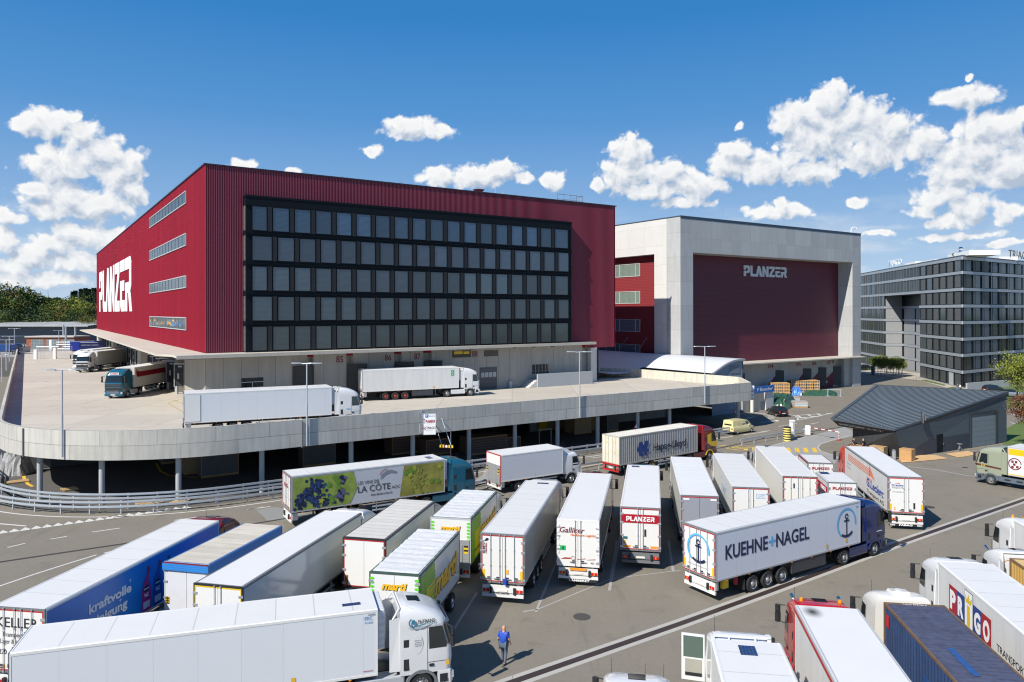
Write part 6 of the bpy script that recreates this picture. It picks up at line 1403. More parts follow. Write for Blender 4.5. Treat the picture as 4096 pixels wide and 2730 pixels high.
def rear_end(t, W, H, fl, kind='doors', frame=MGREY, accent=REDP, bars=2, refl='h', doorcol=None, bumper=WHITE, plate=True, hinge=ALU, lowgap=.0):
    hw = W / 2; dc = doorcol or WHITE
    b = MB()
    for (a, c, e, f_) in ((-hw, hw, H - .10, H), (-hw, hw, fl, fl + .10), (-hw, -hw + .07, fl + .10, H - .10), (hw - .07, hw, fl + .10, H - .10)): b.box(-.05, 0, a, c, e, f_)
    b.build('rear_frame', frame, t)
    if kind == 'doors':
        for s in (-1, 1):
            y0, y1 = sorted((s * .012, s * (hw - .07))); b = MB(); b.box(-.045, -.005, y0, y1, fl + .10, H - .10, 0)
            if accent:
                for (a, c, e, f_) in ((y0, y1, H - .16, H - .10), (y0, y1, fl + .10, fl + .15), ((y1 - .05, y1, fl + .15, H - .16) if s > 0 else (y0, y0 + .05, fl + .15, H - .16))): b.box(-.052, -.045, a, c, e, f_, 1)
            o = b.build('rear_door', [dc, accent or dc], t)
            b = MB()
            for k in range(bars):
                yy = s * (.16 + .52 * k); b.tube((-.09, yy, fl + .04), (-.09, yy, H - .03), .018, n=6)
                for z in (H - .06, fl + .06, fl + 1.0, fl + 1.9): b.box(-.10, -.045, yy - .035, yy + .035, z - .03, z + .03)
                b.box(-.12, -.09, min(yy, yy + s * .34), max(yy, yy + s * .34), fl + .26, fl + .30); b.box(-.10, -.045, yy + s * .10 - .09, yy + s * .10 + .09, fl + .22, fl + .36, 1)
            b.build('locking_bar', [ALU, RUB], o)
            b = MB()
            for z in (fl + .25, fl + 1.0, fl + 1.8, H - .45): b.box(-.07, -.046, *sorted((s * (hw - .20), s * (hw + .02))), z - .06, z + .06)
            b.build('hinge', hinge, o)
            b = MB()
            if refl == 'h': b.box(-.058, -.046, *sorted((s * (hw - .65), s * (hw - .15))), fl + .20, fl + .34)
            elif refl == 'v': b.box(-.058, -.046, *sorted((s * (hw - .26), s * (hw - .12))), fl + .2, fl + .75)
            if b.f: b.build('reflector', ORA if refl == 'h' else YELP, o)
    elif kind == 'lift':
        b = MB(); b.box(-.045, -.005, -hw + .07, hw - .07, fl + 1.5, H - .10, 0); b.build('rear_door', dc, t)
        b = MB(); b.box(-.09, -.02, -hw + .08, hw - .08, fl - .25, fl + 1.5); b.box(-.12, -.09, -hw + .5, -hw + .56, fl - .2, fl + 1.2); b.box(-.12, -.09, hw - .56, hw - .5, fl - .2, fl + 1.2); o = b.build('tail_lift', M('lift_plate', (.42, .43, .44), .4, metal=.4, wave=(.12, .12)), t)
        b = MB(); 
        for s in (-1, 1):
            for i in range(4): b.box(-.10, -.092, *sorted((s * (hw - .42), s * (hw - .16))), fl + .7 + i * .12, fl + .82 + i * .12, i % 2)
        b.build('hazard_flag', [YELP, RUB], o)
    # under-run bumper, lamps, plate
    b = MB(); b.box(-.02, .10, -hw + .08, hw - .08, .42, .60); b.build('rear_bumper', bumper, t)
    b = MB(); b.box(.02, .16, -hw + .1, hw - .1, .66, fl - .12); b.box(.1, .6, -.9, -.8, .5, fl - .02); b.box(.1, .6, .8, .9, .5, fl - .02); b.build('lamp_carrier', bumper if bumper is WHITE else MGREY, t)
    for s in (-1, 1):
        b = MB(); b.box(-.02, .02, *sorted((s * (hw - .48), s * (hw - .14))), .70, .86, 0); b.box(-.025, .02, *sorted((s * (hw - .34), s * (hw - .28))), .71, .85, 1); b.build('tail_lamp', [LRED, ORA], t)
        b = MB(); b.box(-.10, .02, *sorted((s * .62, s * .74)), .62, .98); b.build('rubber_buffer', RUB, t)
    if plate: b = MB(); b.box(-.012, .02, -.28, .28, .72, .84); b.build('number_plate', CREAM, t)
def trailer_under(t, L, W, fl, axles, guard=True, skirt=None, legs=True, rimmat=None):
    hw = W / 2; b = MB(); b.box(.2, L - .3, -.55, -.42, fl - .28, fl); b.box(.2, L - .3, .42, .55, fl - .28, fl); b.box(.1, L - .05, -hw + .05, hw - .05, fl - .06, fl - .002); b.build('trailer_chassis', RUB, t)
    for x in axles:
        for s in (-1, 1): wheel(t, x, s * (hw - .19), w=.36, rimmat=rimmat)
    a0_, a1_ = axles[-1] + .9, (L - 3.6)
    if a1_ > a0_ + .5:
        for s in (-1, 1):
            b = MB(); y0, y1 = sorted((s * (hw - .04), s * (hw - .12)))
            if skirt: b.box(a0_, a1_, y0, y1, .42, fl - .02)
            else: b.box(a0_, a1_, y0, y1, .45, .57); b.box(a0_, a1_, y0, y1, .75, .87); b.box(a0_ + .3, a0_ + .36, y0, y1, .4, fl); b.box(a1_ - .36, a1_ - .3, y0, y1, .4, fl)
            b.build('side_guard', skirt or GALV, t)
    for x in (axles[0] - .7,):
        for s in (-1, 1): b = MB(); b.box(x, x + .03, *sorted((s * (hw - .42), s * (hw - .05))), .25, .9); b.build('mud_flap', RUB, t)
    if legs:
        for s in (-1, 1): b = MB(); b.box(L - 3.2, L - 3.08, s * .75 - .06, s * .75 + .06, .35, fl); b.box(L - 3.3, L - 2.98, s * .75 - .12, s * .75 + .12, .32, .36); b.build('landing_leg', MGREY, t)
def box_body(t, L, W, H, fl, side=WHITEP, roof=WHITER, trim=LGREY, rail=True, front_unit=True, tarp=False, radius=.03, name='cargo_box'):
    hw = W / 2; b = MB(); r = radius
    prof = [(-hw, fl), (-hw, H - r), (-hw + r, H), (hw - r, H), (hw, H - r), (hw, fl)]
    for x in (0, L): pass
    b.face([(0, y, z) for y, z in prof][::-1] if False else [(0, y, z) for y, z in reversed(prof)], 0); b.face([(L, y, z) for y, z in prof], 0)
    b.face([(0, -hw, fl), (L, -hw, fl), (L, -hw, H - r), (0, -hw, H - r)], 0); b.face([(L, hw, fl), (0, hw, fl), (0, hw, H - r), (L, hw, H - r)], 0)
    b.face([(0, -hw, H - r), (L, -hw, H - r), (L, -hw + r, H), (0, -hw + r, H)], 2); b.face([(L, hw, H - r), (0, hw, H - r), (0, hw - r, H), (L, hw - r, H)], 2); b.face([(0, -hw, fl), (0, hw, fl), (L, hw, fl), (L, -hw, fl)], 0)
    if not tarp: b.face([(0, -hw + r, H), (L, -hw + r, H), (L, hw - r, H), (0, hw - r, H)], 1)
    else:
        rn = random.Random(int(L * 10)); nx, ny = int(L * 5), 12; V = {}
        for i in range(nx + 1):
            for j in range(ny + 1):
                e = (i in (0, nx)) or (j in (0, ny)); x = L * i / nx; V[i, j] = (x, (-hw + r) + (W - 2 * r) * j / ny, H + (0 if e else .03 * abs(sin(x * pi / .72)) + rn.uniform(0, .022)))
        for i in range(nx):
            for j in range(ny): b.face([V[i, j], V[i+1, j], V[i+1, j+1], V[i, j+1]], 1, sm=True)
    o = b.build(name, [side, roof, trim], t)
    if rail:
        b = MB()
        for s in (-1, 1):
            b.box(0, L, *sorted((s * hw, s * (hw + .012))), H - .13, H - .03); b.box(0, L, *sorted((s * hw, s * (hw + .012))), fl, fl + .10)
            b.box(L - .07, L, *sorted((s * hw, s * (hw + .011))), fl + .10, H - .13); b.box(0, .06, *sorted((s * hw, s * (hw + .011))), fl + .10, H - .13)
            b.box(0, L, *sorted((s * (hw - .05), s * (hw - .11))), H, H + .012)
        b.box(0, .05, -hw + .11, hw - .11, H + .0, H + .012); b.build('edge_rail', trim, o)
        b = MB()   # small orange side markers and a latch line
        n = int(L / 1.9)
        for i in range(n):
            for s in (-1, 1): b.box(.8 + i * 1.9, .9 + i * 1.9, *sorted((s * hw, s * (hw + .02))), fl - .07, fl - .03)
        b.build('side_marker', ORA, o)
    if front_unit:
        b = MB(); b.box(L, L + .32, -hw + .18, hw - .18, fl + 1.0, H - .12); b.box(L + .3, L + .4, -hw + .5, hw - .5, fl + 1.2, H - .35); b.build('cooling_unit', M('unit_white', (.66, .67, .68), .4, wave=(.3, .12)), t, bevel=.05)
    return o
def solar(t, x, y, z, sx=.8, sy=.35):
    b = MB(); b.box(x, x + sx, y, y + sy, z, z + .02); b.build('solar_panel', M('solar', (.02, .035, .09), .2, brick=(.12, .12, .008), mort=3, bvar=.1), t)
def truck(name, label, cat, rc, hd, L, z0=0, W=2.55, H=4.0, fl=1.2, group=None, side=WHITEP, roof=WHITER, trim=LGREY, tarp=False, rear='doors', frame=MGREY, accent=REDP, bars=2, refl='h', doorcol=None, bumper=WHITE,
          cabcol=None, cabkw=None, gap=.75, axles=(3.0, 4.3, 5.6), skirt=None, tskirt=None, unit=True, body=True, rimmat=None, rigid=False, tr_rim=None):
    t = thing(name, label, cat, (rc[0], rc[1], z0), rad(hd), group)
    o = None
    if body: o = box_body(t, L, W, H, fl, side, roof, trim, front_unit=unit and not rigid, tarp=tarp)
    rear_end(t, W, H, fl, rear, frame, accent, bars, refl, doorcol, bumper)
    if rigid:
        b = MB(); b.box(.1, L + 1.2, -.45, .45, .55, fl - .02); b.build('chassis', RUB, t)
        for s in (-1, 1): wheel(t, axles[0], s * (W / 2 - .28), w=.5, r=.46)
        if L > 4:
            for s in (-1, 1): b = MB(); b.box(axles[0] + .9, L - .6, *sorted((s * (W/2 - .1), s * (W/2 - .16))), .5, .62); b.box(axles[0] + .9, L - .6, *sorted((s * (W/2 - .1), s * (W/2 - .16))), .78, .9); b.build('side_guard', GALV, t)
    else: trailer_under(t, L, W, fl, list(axles), skirt=skirt, legs=cabcol is not None, rimmat=tr_rim)
    c = None
    if cabcol is not None:
        c = cab(t, L + gap, cabcol, rimmat=rimmat, **(cabkw or {}))
        if not rigid: tractor_rest(t, L + gap, tskirt, rimmat=rimmat)
    t['_L'] = L; del t['_L']
    return t, o, c
def rgt(W=2.55): return dict(y=-W / 2 - .016, r=(1, 0, 0))
CABW = M('cab_white', (.70, .71, .71), .22, var=.02, coat=.6)
CABW2 = M('cab_cream', (.72, .71, .66), .25, var=.03, coat=.5)
CABT = M('cab_teal', (.012, .105, .17), .25, var=.03, coat=.7)
CABR = M('cab_red', (.42, .010, .014), .22, var=.03, coat=.7)
CABDR = M('cab_dark_red', (.14, .008, .014), .2, var=.03, coat=.8)
CABO = M('cab_orange_red', (.62, .04, .015), .3, var=.03, coat=.5)
CABB = M('cab_blue', (.006, .020, .115), .2, var=.03, coat=.8)
CABG = M('cab_olive', (.28, .31, .23), .35, var=.03, coat=.3)
GRP = 'lorries parked in the yard'
rear_r = (0, -1, 0)
def rt(o_, s, mat, y, z, h, w, H=4, **k): return text(s, mat, o_, (-.062, y, z), rear_r, h=h, w=w, **k)
# 6 wine lorry
t, o, c = truck('articulated_lorry', 'lorry with grape picture trailer and teal cab on the road by the deck', 'lorry', (-17.5, 57.1), 30.5, 12.9, cabcol=CABT, tskirt=CABT, side=M('silver_side', (.50, .53, .58), .35, var=.03, brick=(1.3, 60, .012), mort=.85, bvar=.01), trim=LGREY, cabkw=dict(dark=CABT, lowercol=DGREY))
yR = -2.55 / 2 - .014
random.seed(9)
polys = [([(.12, 0), (4.6, 0), (5.2, 1.2), (4.9, 2.5), (.12, 2.5)], 0), ([(8.8, 0), (12.75, 0), (12.75, 2.5), (9.2, 2.5)], 1)]
decal(polys, [M('vine_green', (.24, .32, .06), .5, var=.8, scale=1.1), M('vine_olive', (.26, .25, .05), .5, var=.8, scale=1.1)], o, (0, yR, 1.32), (1, 0, 0), name='grape_picture')
pp = []
for (cx, cy, n_, sx_, sy_) in ((1.9, 1.6, 60, .55, .55), (1.0, 1.15, 26, .5, .5), (.7, .5, 30, .45, .4), (1.9, .55, 26, .5, .35), (2.6, .45, 22, .4, .3), (4.1, 1.95, 14, .25, .3), (3.9, .8, 26, .4, .45)):
    for _ in range(n_):
        x = cx + random.gauss(0, sx_ * .55); y = cy + random.gauss(0, sy_ * .6); x = min(max(x, .25), 4.6); y = min(max(y, .12), 2.38); pp.append((ell(x, y, random.uniform(.11, .15), n=9), random.choice([0, 1, 2]) if cx < 3.5 else random.choice([2, 3]), 1 + len(pp) * .02))
for _ in range(46): x = 10.6 + random.gauss(0, .38); y = 1.25 + random.gauss(0, .55); pp.append((ell(x, min(max(y, .12), 2.38), .10, n=8), random.choice([4, 5]), 1 + len(pp) * .02))
for _ in range(16):
    x, y = random.choice([(3.0, 1.8), (2.9, .6), (9.6, 2.0), (11.8, 1.1), (12.0, 2.0), (3.6, 1.4)]); x += random.gauss(0, .25); y += random.gauss(0, .25); y = min(max(y, .35), 2.2); a = random.uniform(0, 6)
    pp.append(([(x + .28 * (1 if k % 2 else .5) * cos(a + k * pi / 5), y + .28 * (1 if k % 2 else .5) * sin(a + k * pi / 5)) for k in range(10)], random.choice([6, 7]), 2 + len(pp) * .02))
decal(pp, [M('grape_a', (.012, .03, .10), .4), M('grape_b', (.02, .055, .17), .4), M('grape_c', (.008, .015, .05), .4), M('grape_d', (.10, .11, .22), .4), M('grape_e', (.30, .33, .05), .4), M('grape_f', (.20, .21, .04), .4), M('leaf_a', (.12, .26, .03), .5), M('leaf_b', (.35, .38, .04), .5)], o, (0, yR, 1.32), (1, 0, 0), name='grape_picture')
DT = M('text_grey', (.055, .05, .05), .5, var=0)
text('LES VINS DE', DT, o, (5.25, yR - .005, 2.72), (1, 0, 0), h=.26, w=1.75); text('LA CÔTE', DT, o, (5.25, yR - .005, 2.08), (1, 0, 0), h=.50, w=2.75); text('AOC', DT, o, (8.1, yR - .005, 2.08), (1, 0, 0), h=.24, w=.75); text('vins-de-la-cote.ch', DT, o, (6.3, yR - .005, 1.72), (1, 0, 0), h=.17, w=1.85, bold=.01)
decal([([(7.1, 2.95), (7.3, 3.35), (7.7, 3.6), (8.1, 3.62), (8.6, 3.42), (8.4, 3.32), (8.0, 3.4), (7.6, 3.3), (7.3, 3.05)], 0), (ring(7.75, 3.05, .72, .05, 95, 160, 12), 1)], [M('lake_grey', (.22, .24, .26), .5), PRED], o, (0, yR - .005, 0), (1, 0, 0), name='lake_logo')
logo(PRED, o, (-.062, .6, 2.95), rear_r, .28, 1.2); solar(t, 11.7, -.5, 4.005, .5, .9)
# 7 box lorry
t, o, c = truck('box_lorry', 'white rigid box lorry with grey tail lift driving on the road', 'lorry', (-1.7, 67.5), 32, 6.9, H=3.55, fl=1.1, rear='lift', frame=REDP, cabcol=CABW, rigid=True, axles=(2.0,), gap=.12, trim=WHITE, side=M('plain_white', (.62, .64, .68), .4, var=.02), roof=M('plain_roof', (.70, .70, .69), .5, var=.05, scale=.6), cabkw=dict(style='mid', deflector=False, winx=(1.1, 1.85), visor=False))
b = MB(); b.loft([[(0, -1.1, 2.9), (1.3, -1.0, 2.9), (1.3, 1.0, 2.9), (0, 1.1, 2.9)], [(0, -1.05, 3.4), (.5, -.9, 3.4), (.5, .9, 3.4), (0, 1.05, 3.4)]]); b.build('roof_spoiler', CABW, c)
# 8 silver container lorry
def container(t, L, W, z0, z1, side, roofm, frame, doors, off=0):
    hw = W / 2; b = MB(); n = int(L / .28)
    for i in range(n):
        a = .12 + i * (L - .24) / n; c = (L - .24) / n
        for s in (-1, 1):
            xs = [a, a + c * .25, a + c * .5, a + c * .75, a + c]; d = [0, 0, .035, .035, 0]
            for j in range(4):
                q = [(xs[j], s * (hw - .045 + d[j]), z0 + .12), (xs[j+1], s * (hw - .045 + d[j+1]), z0 + .12), (xs[j+1], s * (hw - .045 + d[j+1]), z1 - .1), (xs[j], s * (hw - .045 + d[j]), z1 - .1)]; b.face(q if s < 0 else q[::-1], 0)
        b.box(a + c * .2, a + c * .8, -hw + .1, hw - .1, z1 - .04, z1 - .015, 1)
    b.box(.05, L - .05, -hw + .06, hw - .06, z0 + .1, z1 - .04, 1)
    o = b.build('container', [side, roofm], t)
    b = MB()
    for s in (-1, 1):
        y0, y1 = sorted((s * (hw - .08), s * hw)); b.box(0, L, y0, y1, z0, z0 + .14); b.box(0, L, y0, y1, z1 - .11, z1)
        for x in (0, L - .14): b.box(x, x + .14, y0 - (0 if s > 0 else -.0), y1, z0 + .14, z1 - .11)
    for x in (0, L - .12): b.box(x, x + .12, -hw + .08, hw - .08, z1 - .11, z1 - .002); b.box(x, x + .12, -hw + .08, hw - .08, z0 + .002, z0 + .14)
    b.build('frame', frame, o)
    b = MB(); b.box(.0, .05, -hw + .08, hw - .08, z0 + .14, z1 - .11); b.build('door', doors, o)
    b = MB()
    for y in (-.75, -.3, .3, .75): b.tube((-.04, y, z0 + .1), (-.04, y, z1 - .06), .02, n=6)
    b.build('locking_bar', doors, o); return o
t = thing('container_lorry', 'lorry carrying a long silver grey container behind a red and yellow cab', 'lorry', (9.95, 74.35, 0), rad(37.3))
o = container(t, 12.2, 2.44, 1.12, 4.0, M('container_silver', (.40, .40, .39), .5, var=.15, streak=.25, metal=.1), M('container_roof', (.62, .60, .55), .6, var=.2), M('container_frame', (.45, .42, .36), .6, var=.3), M('container_door', (.68, .65, .54), .6, var=.15, streak=.2))
rear_end(t, 2.44, 1.12, 1.1, 'none', REDP, None, 0, '', None, REDP); trailer_under(t, 12.2, 2.5, 1.1, [2.3, 3.6, 4.9], guard=False, rimmat=YELP)
HB = M('logo_blue', (.015, .05, .22), .5); yR = -1.245
decal([([(3.0, .0), (3.62, .0), (3.3, .42), (3.62, .85), (3.25, 1.5), (3.0, 1.5), (2.55, .75)], 0), ([(3.75, .0), (4.1, .0), (3.95, .35), (4.35, .42), (4.35, .62), (3.95, .70), (4.25, 1.15), (4.3, 1.5), (3.75, 1.5), (3.35, .75)], 0)], [HB], o, (0, yR, 1.7), (1, 0, 0), name='logo'); text('Hapag-Lloyd', M('text_navy', (.02, .03, .07), .5, var=0), o, (5.0, yR - .004, 2.05), (1, 0, 0), h=.72, w=5.2, bold=.018)
for y, z in ((-.6, 3.3), (-.6, 2.3), (.5, 3.2), (.4, 2.0)): b = MB(); b.box(-.012, -.002, y - .12, y + .12, z, z + .1); b.build('sticker', M('sticker_yellow', (.7, .5, .1), .5), o)
c = cab(t, 13.35, CABDR, dark=YELP, two=CABR, lowercol=CABDR, rimmat=None); tractor_rest(t, 13.35, CABDR)
b = MB()
for s in (-1, 1):
    pts = [(1.2, s * 1.252, 1.5), (2.2, s * 1.252, 1.35), (2.22, s * 1.248, 2.0), (1.2, s * 1.246, 2.0)]; b.face(pts if s < 0 else pts[::-1]); pts = [(.5, s * 1.252, 1.9), (1.2, s * 1.252, 1.5), (1.2, s * 1.235, 2.95), (.5, s * 1.232, 2.8)]; b.face(pts if s < 0 else pts[::-1])
b.build('yellow_panel', M('cab_yellow', (.75, .48, .01), .3, coat=.5), c)
# 11 blue advertising trailer
PIC = M('ad_blue', (.01, .19, .60), .35, var=.45, scale=.3)
t, o, c = truck('articulated_lorry', 'lorry with bright blue cleaner advert trailer and dark red cab', 'lorry', (-20.95, 31.2), 81, 13.3, group=GRP, side=PIC, trim=WHITE, cabcol=CABDR, cabkw=dict(dark=CABDR), tskirt=CABDR)
yR = -2.55 / 2 - .014
MW = WHITEX; text('kraftvolle', MW, o, (2.5, yR, 2.75), (1, 0, 0), h=.42, w=2.9, bold=.03); text('Reinigung', MW, o, (2.2, yR, 2.1), (1, 0, 0), h=.42, w=2.9, bold=.03)
for k, (cx, bc, cc) in enumerate(((6.55, (.42, .03, .20), (.45, .02, .05)), (7.45, (.02, .07, .35), (.5, .02, .05)), (8.25, (.02, .30, .12), (.02, .12, .06)))):
    mb_, mc_ = M('bottle_%d' % k, bc, .4, var=.1), M('bottlecap_%d' % k, cc, .4)
    zb = 1.3; decal([([(cx - .32, 0), (cx + .32, 0), (cx + .34, 1.1), (cx + .22, 1.55), (cx - .22, 1.55), (cx - .34, 1.1)], 0), ([(cx - .16, 1.55), (cx + .2, 1.55), (cx + .25, 1.95), (cx + .1, 1.98)], 0), ([(cx + .06, 1.95), (cx + .28, 1.93), (cx + .25, 2.22), (cx + .12, 2.25)], 1), (ell(cx, 1.15, .22, .17, 14), 2, 1), ([(cx - .26, .15), (cx + .26, .15), (cx + .26, .5), (cx - .26, .5)], 3, 1)], [mb_, mc_, NAVY, M('label_white', (.6, .62, .7), .5)], o, (0, yR, zb), (1, 0, 0), name='bottle_picture')
    text('durgol', MW, o, (cx, yR - .012, zb + 1.10), (1, 0, 0), h=.10, w=.38, align='CENTER', bold=.02); text('WC', MW, o, (cx, yR - .006, zb + .72), (1, 0, 0), h=.19, w=.36, align='CENTER', bold=.02)
for x, z in ((5.3, 3.3), (4.6, 2.6), (1.9, 2.6)): decal([([(x - .12, z), (x, z + .02), (x, z + .14), (x + .02, z + .02), (x + .12, z), (x + .02, z - .02), (x, z - .14), (x - .01, z - .02)], 0)], [MW], o, (0, yR, 0), (1, 0, 0), name='sparkle')
DK = M('text_dark', (.03, .03, .035), .5, var=0)
rt(t, 'KELLER', DK, 1.05, 3.15, .42, 2.0); rt(t, 'Transporte', M('text_mid', (.18, .18, .2), .5), .75, 2.75, .2, 1.1); rt(t, 'Lager & Logistik', M('text_mid'), .85, 2.45, .2, 1.4); rt(t, '9220', DK, 1.05, 2.0, .2, .5)
# 12 blue white tarp trailer
BLT = M('tarp_blue', (.02, .16, .45), .45, var=.1)
t, o, c = truck('tarpaulin_trailer', 'trailer with stained cream roof and blue tarpaulin edge, second from left', 'trailer', (-16.25, 36.7), 77, 6.8, group=GRP, side=BLT, roof=M('stained_roof', (.60, .55, .46), .7, var=.2, scale=1.0, brick=(.8, 60, .04), mort=.85, bvar=.05, streak=.2), trim=BLT, frame=LGREY, accent=None, doorcol=M('grey_white', (.62, .63, .66), .5), bars=0, refl='', axles=(2.0, 3.3), tarp=False, unit=False)
b = MB(); b.box(-.16, -.055, -1.3, 1.3, 3.62, 3.95, 0); b.box(-.14, -.055, -1.25, 1.25, 3.95, 4.0, 1); b.build('rolled_edge', [M('tarp_blue_light', (.03, .22, .60), .5, wave=(.09, .2)), MARO], t)
b = MB(); b.box(-.07, -.055, .98, 1.18, 1.9, 2.25); b.build('hazard_flag', M('hazard', (.55, .38, .02), .5, brick=(.12, .12, .03), mort=.05), t)
# 13 long white trailer yellow frame
t, o, c = truck('articulated_lorry', 'long plain white trailer lorry with yellow rear frame and white cab', 'lorry', (-13.5, 33.75), 77, 12.7, group=GRP, frame=RUB, accent=YELP, bars=1, refl='', side=M('satin_side', (.60, .62, .60), .18, var=.03, coat=.5), roof=M('plain_roof'), trim=MGREY, cabcol=CABW)
# 14
t, o, c = truck('curtain_lorry', 'white curtain sided lorry with dirty ribbed roof and thin red rear line', 'lorry', (-8.2, 40.7), 77.5, 8.4, group=GRP, frame=RUB, accent=REDP, bars=0, refl='', side=M('dirty_side', (.60, .60, .50), .3, var=.15, coat=.4), roof=TARPR, trim=DGREY, cabcol=M('cab_grey', (.30, .31, .30), .3, coat=.5), rigid=True, axles=(2.4,), gap=.15, cabkw=dict(low=.2))
b = MB(); b.box(-.062, -.05, .95, 1.12, 1.35, 1.9); b.build('hazard_flag', M('hazard2', (.65, .25, .02), .5, brick=(.1, .1, .02), mort=.05), t)
# 15 and 16 green yellow haulier pair
GRN = M('brush_green', (.20, .44, .02), .4, var=.15); YB = M('brush_yellow', (.68, .56, .01), .4, var=.1); ORY = M('brand_yellow', (.80, .45, .02), .4, var=.02); SHD = M('brand_shadow', (.03, .05, .03), .5)
def brush(o_, y, L, right, x_sign=1):
    pl = [([(.1, 0), (1.1, 0), (1.5, 1.2), (1.3, 2.5), (.1, 2.5)], 0)]
    rn = random.Random(4)
    for i in range(11):
        z = .1 + i * .22; l = rn.uniform(2.2, 4.6) if i < 6 else rn.uniform(1.6, 2.6); pl.append(([(.9, z), (l, z + .16), (l + .1, z + .24), (.9, z + .24)], 1 if i < 7 else 0, 1))
    return decal(pl, [GRN, YB], o_, (0, y, 1.3), right, name='brush_stripes')
for (rc_, hd_, L_t, lab, cabc, nm) in (((-3.75, 44.7), 78.2, 7.0, 'rigid lorry with green brush pattern and small yellow lettering, lifting platform behind', CABW, 'box_lorry'), ((-5.65, 35.25), 78.7, 7.1, 'short trailer with white puffy roof and large yellow lettering on its side', None, 'box_trailer')):
    t, o, c = truck(nm, lab, 'lorry' if cabc else 'trailer', rc_, hd_, L_t, group=GRP, side=M('gloss_white_side', (.62, .64, .64), .25, var=.05, coat=.4), roof=TARPW, tarp=True, trim=M('trim_green', (.05, .09, .07), .5), frame=M('trim_green') if not cabc else LGREY, accent=None, bars=0, refl='', cabcol=cabc, rigid=bool(cabc), axles=(2.2,) if cabc else (1.6, L_t - 1.4), gap=.15, unit=False, rear='lift' if cabc else 'doors')
    yR = -2.55 / 2 - .016
    b = MB(); b.face([(0, yR + .002, 1.3), (L_t * .28, yR + .002, 1.3), (L_t * .34, yR + .002, 3.8), (0, yR + .002, 3.8)]); b.build('green_field', GRN, o)
    brush(o, yR - .002, L_t, (1, 0, 0)); 
    text('marti', SHD, o, (2.32, yR - .012, 2.02), (1, 0, 0), h=1.05, w=4.2, bold=.04, shear=.25); text('marti', ORY, o, (2.25, yR - .022, 2.1), (1, 0, 0), h=1.05, w=4.2, bold=.04, shear=.25)
    text('LOGISTIQUE', DK, o, (.6, yR - .02, 1.75), (1, 0, 0), h=.16, w=1.6, sp=1.3)
    rt(t, 'marti', SHD, .62, 3.17, .36, 1.28, bold=.04, shear=.25); text('marti', ORY, t, (-.075, .64, 3.2), rear_r, h=.36, w=1.28, bold=.04, shear=.25)
    decal([(ell(s * 1.13, z, .12, .07, 8), 0) for s in (-1, 1) for z in (3.7, 3.5, 3.3, 3.1, 2.9, 2.7)], [M('dab_green', (.12, .60, .03), .4)], t, (-.058, 0, 0), rear_r, name='green_dabs')
    if not cabc: b = MB(); b.box(L_t, L_t + 1.6, -.15, .15, .5, .7); b.build('drawbar', RUB, t)
# 17
t, o, c = truck('articulated_lorry', 'white refrigerated lorry with four locking bars and blue cloth on its rear latch', 'lorry', (-.55, 41.45), 78, 13.2, group=GRP, frame=MGREY, accent=REDP, bars=2, refl='v', side=M('warm_side', (.56, .54, .47), .22, var=.06, coat=.5), trim=LGREY, cabcol=CABW)
text('SCHMITZ', NAVY, t, (-.062, 1.02, 2.85), (0, 0, 1), (0, 1, 0), h=.11, w=.62, bold=.02); text('CARGOBULL', PRED, t, (-.062, .90, 2.85), (0, 0, 1), (0, 1, 0), h=.09, w=.62, bold=.02); decal([([(0, 0), (.1, .16), (.22, .18), (.26, .08), (.16, .02)], 0)], [NAVY], t, (-.06, 1.05, 3.55), rear_r, name='emblem')
rt(t, 'SCHMITZ', DK, .38, .62, .09, .75, bold=.02); decal([([(0, 0), (.17, 0), (.17, .25), (0, .25)], 0)], [M('sticker_orange', (.8, .42, .05), .5)], t, (-.062, -.18, 1.75), rear_r, name='sticker')
b = MB(); b.loft([[(-.15 - .06 * cos(a), -.16 + .12 * sin(a), z) for a in [2 * pi * j / 8 for j in range(8)]] for z in (1.2, 1.28, 1.42, 1.5)]); b.build('blue_cloth', POLO, t); solar(t, 12.3, -.6, 4.005, .3, .8)
# 18
t, o, c = truck('articulated_lorry', 'white lorry with dark red and orange lettering and green square on its rear', 'lorry', (3.95, 44.2), 79, 13.0, group=GRP, frame=WHITE, accent=None, bars=1, refl='', side=M('reflecting_side', (.40, .38, .37), .12, var=.15, coat=.6), roof=M('plain_roof'), trim=WHITE, cabcol=CABDR)
rt(t, 'Galliker', MARO, 1.10, 3.22, .32, 1.5, bold=.012, shear=.2); rt(t, 'Healthcare Logistics', M('txt_orange', (.80, .18, .02), .5, var=0), .45, 3.03, .14, 1.55, bold=.015, shear=.2)
decal([([(0, 0), (.34, 0), (.34, .28), (0, .28)], 0)], [M('sign_green', (.01, .42, .13), .5)], t, (-.06, 1.08, 2.15), rear_r, name='green_square'); text('d', DK, t, (-.068, .97, 2.2), rear_r, h=.2, w=.12, bold=.02)
decal([([(0, 0), (.25, .1), (.6, .1), (.62, .02)], 0), (ring(.75, .08, .12, .02, 0, 360, 14), 0), ([(1.0, .0), (1.5, .06), (1.52, .1), (1.0, .03)], 0), ([(1.6, 0), (2.1, .04), (2.1, .08), (1.62, .03)], 0)], [M('line_red', (.35, .05, .03), .5)], t, (-.06, 1.05, 1.62), rear_r, name='line_drawing')
b = MB(); b.box(-.06, -.03, -.5, .5, .96, 1.10); b.build('orange_plate', ORA, t); rt(t, '423', DK, -.75, 1.4, .1, .22)
b = MB(); b.box(-.04, .0, -1.15, 1.15, .28, .44); o2 = b.build('mud_flap_bar', RUB, t); text('LAMBERET', WHITEX, o2, (-.05, .55, .31), rear_r, h=.11, w=1.25, bold=.03, shear=.1)
b = MB()
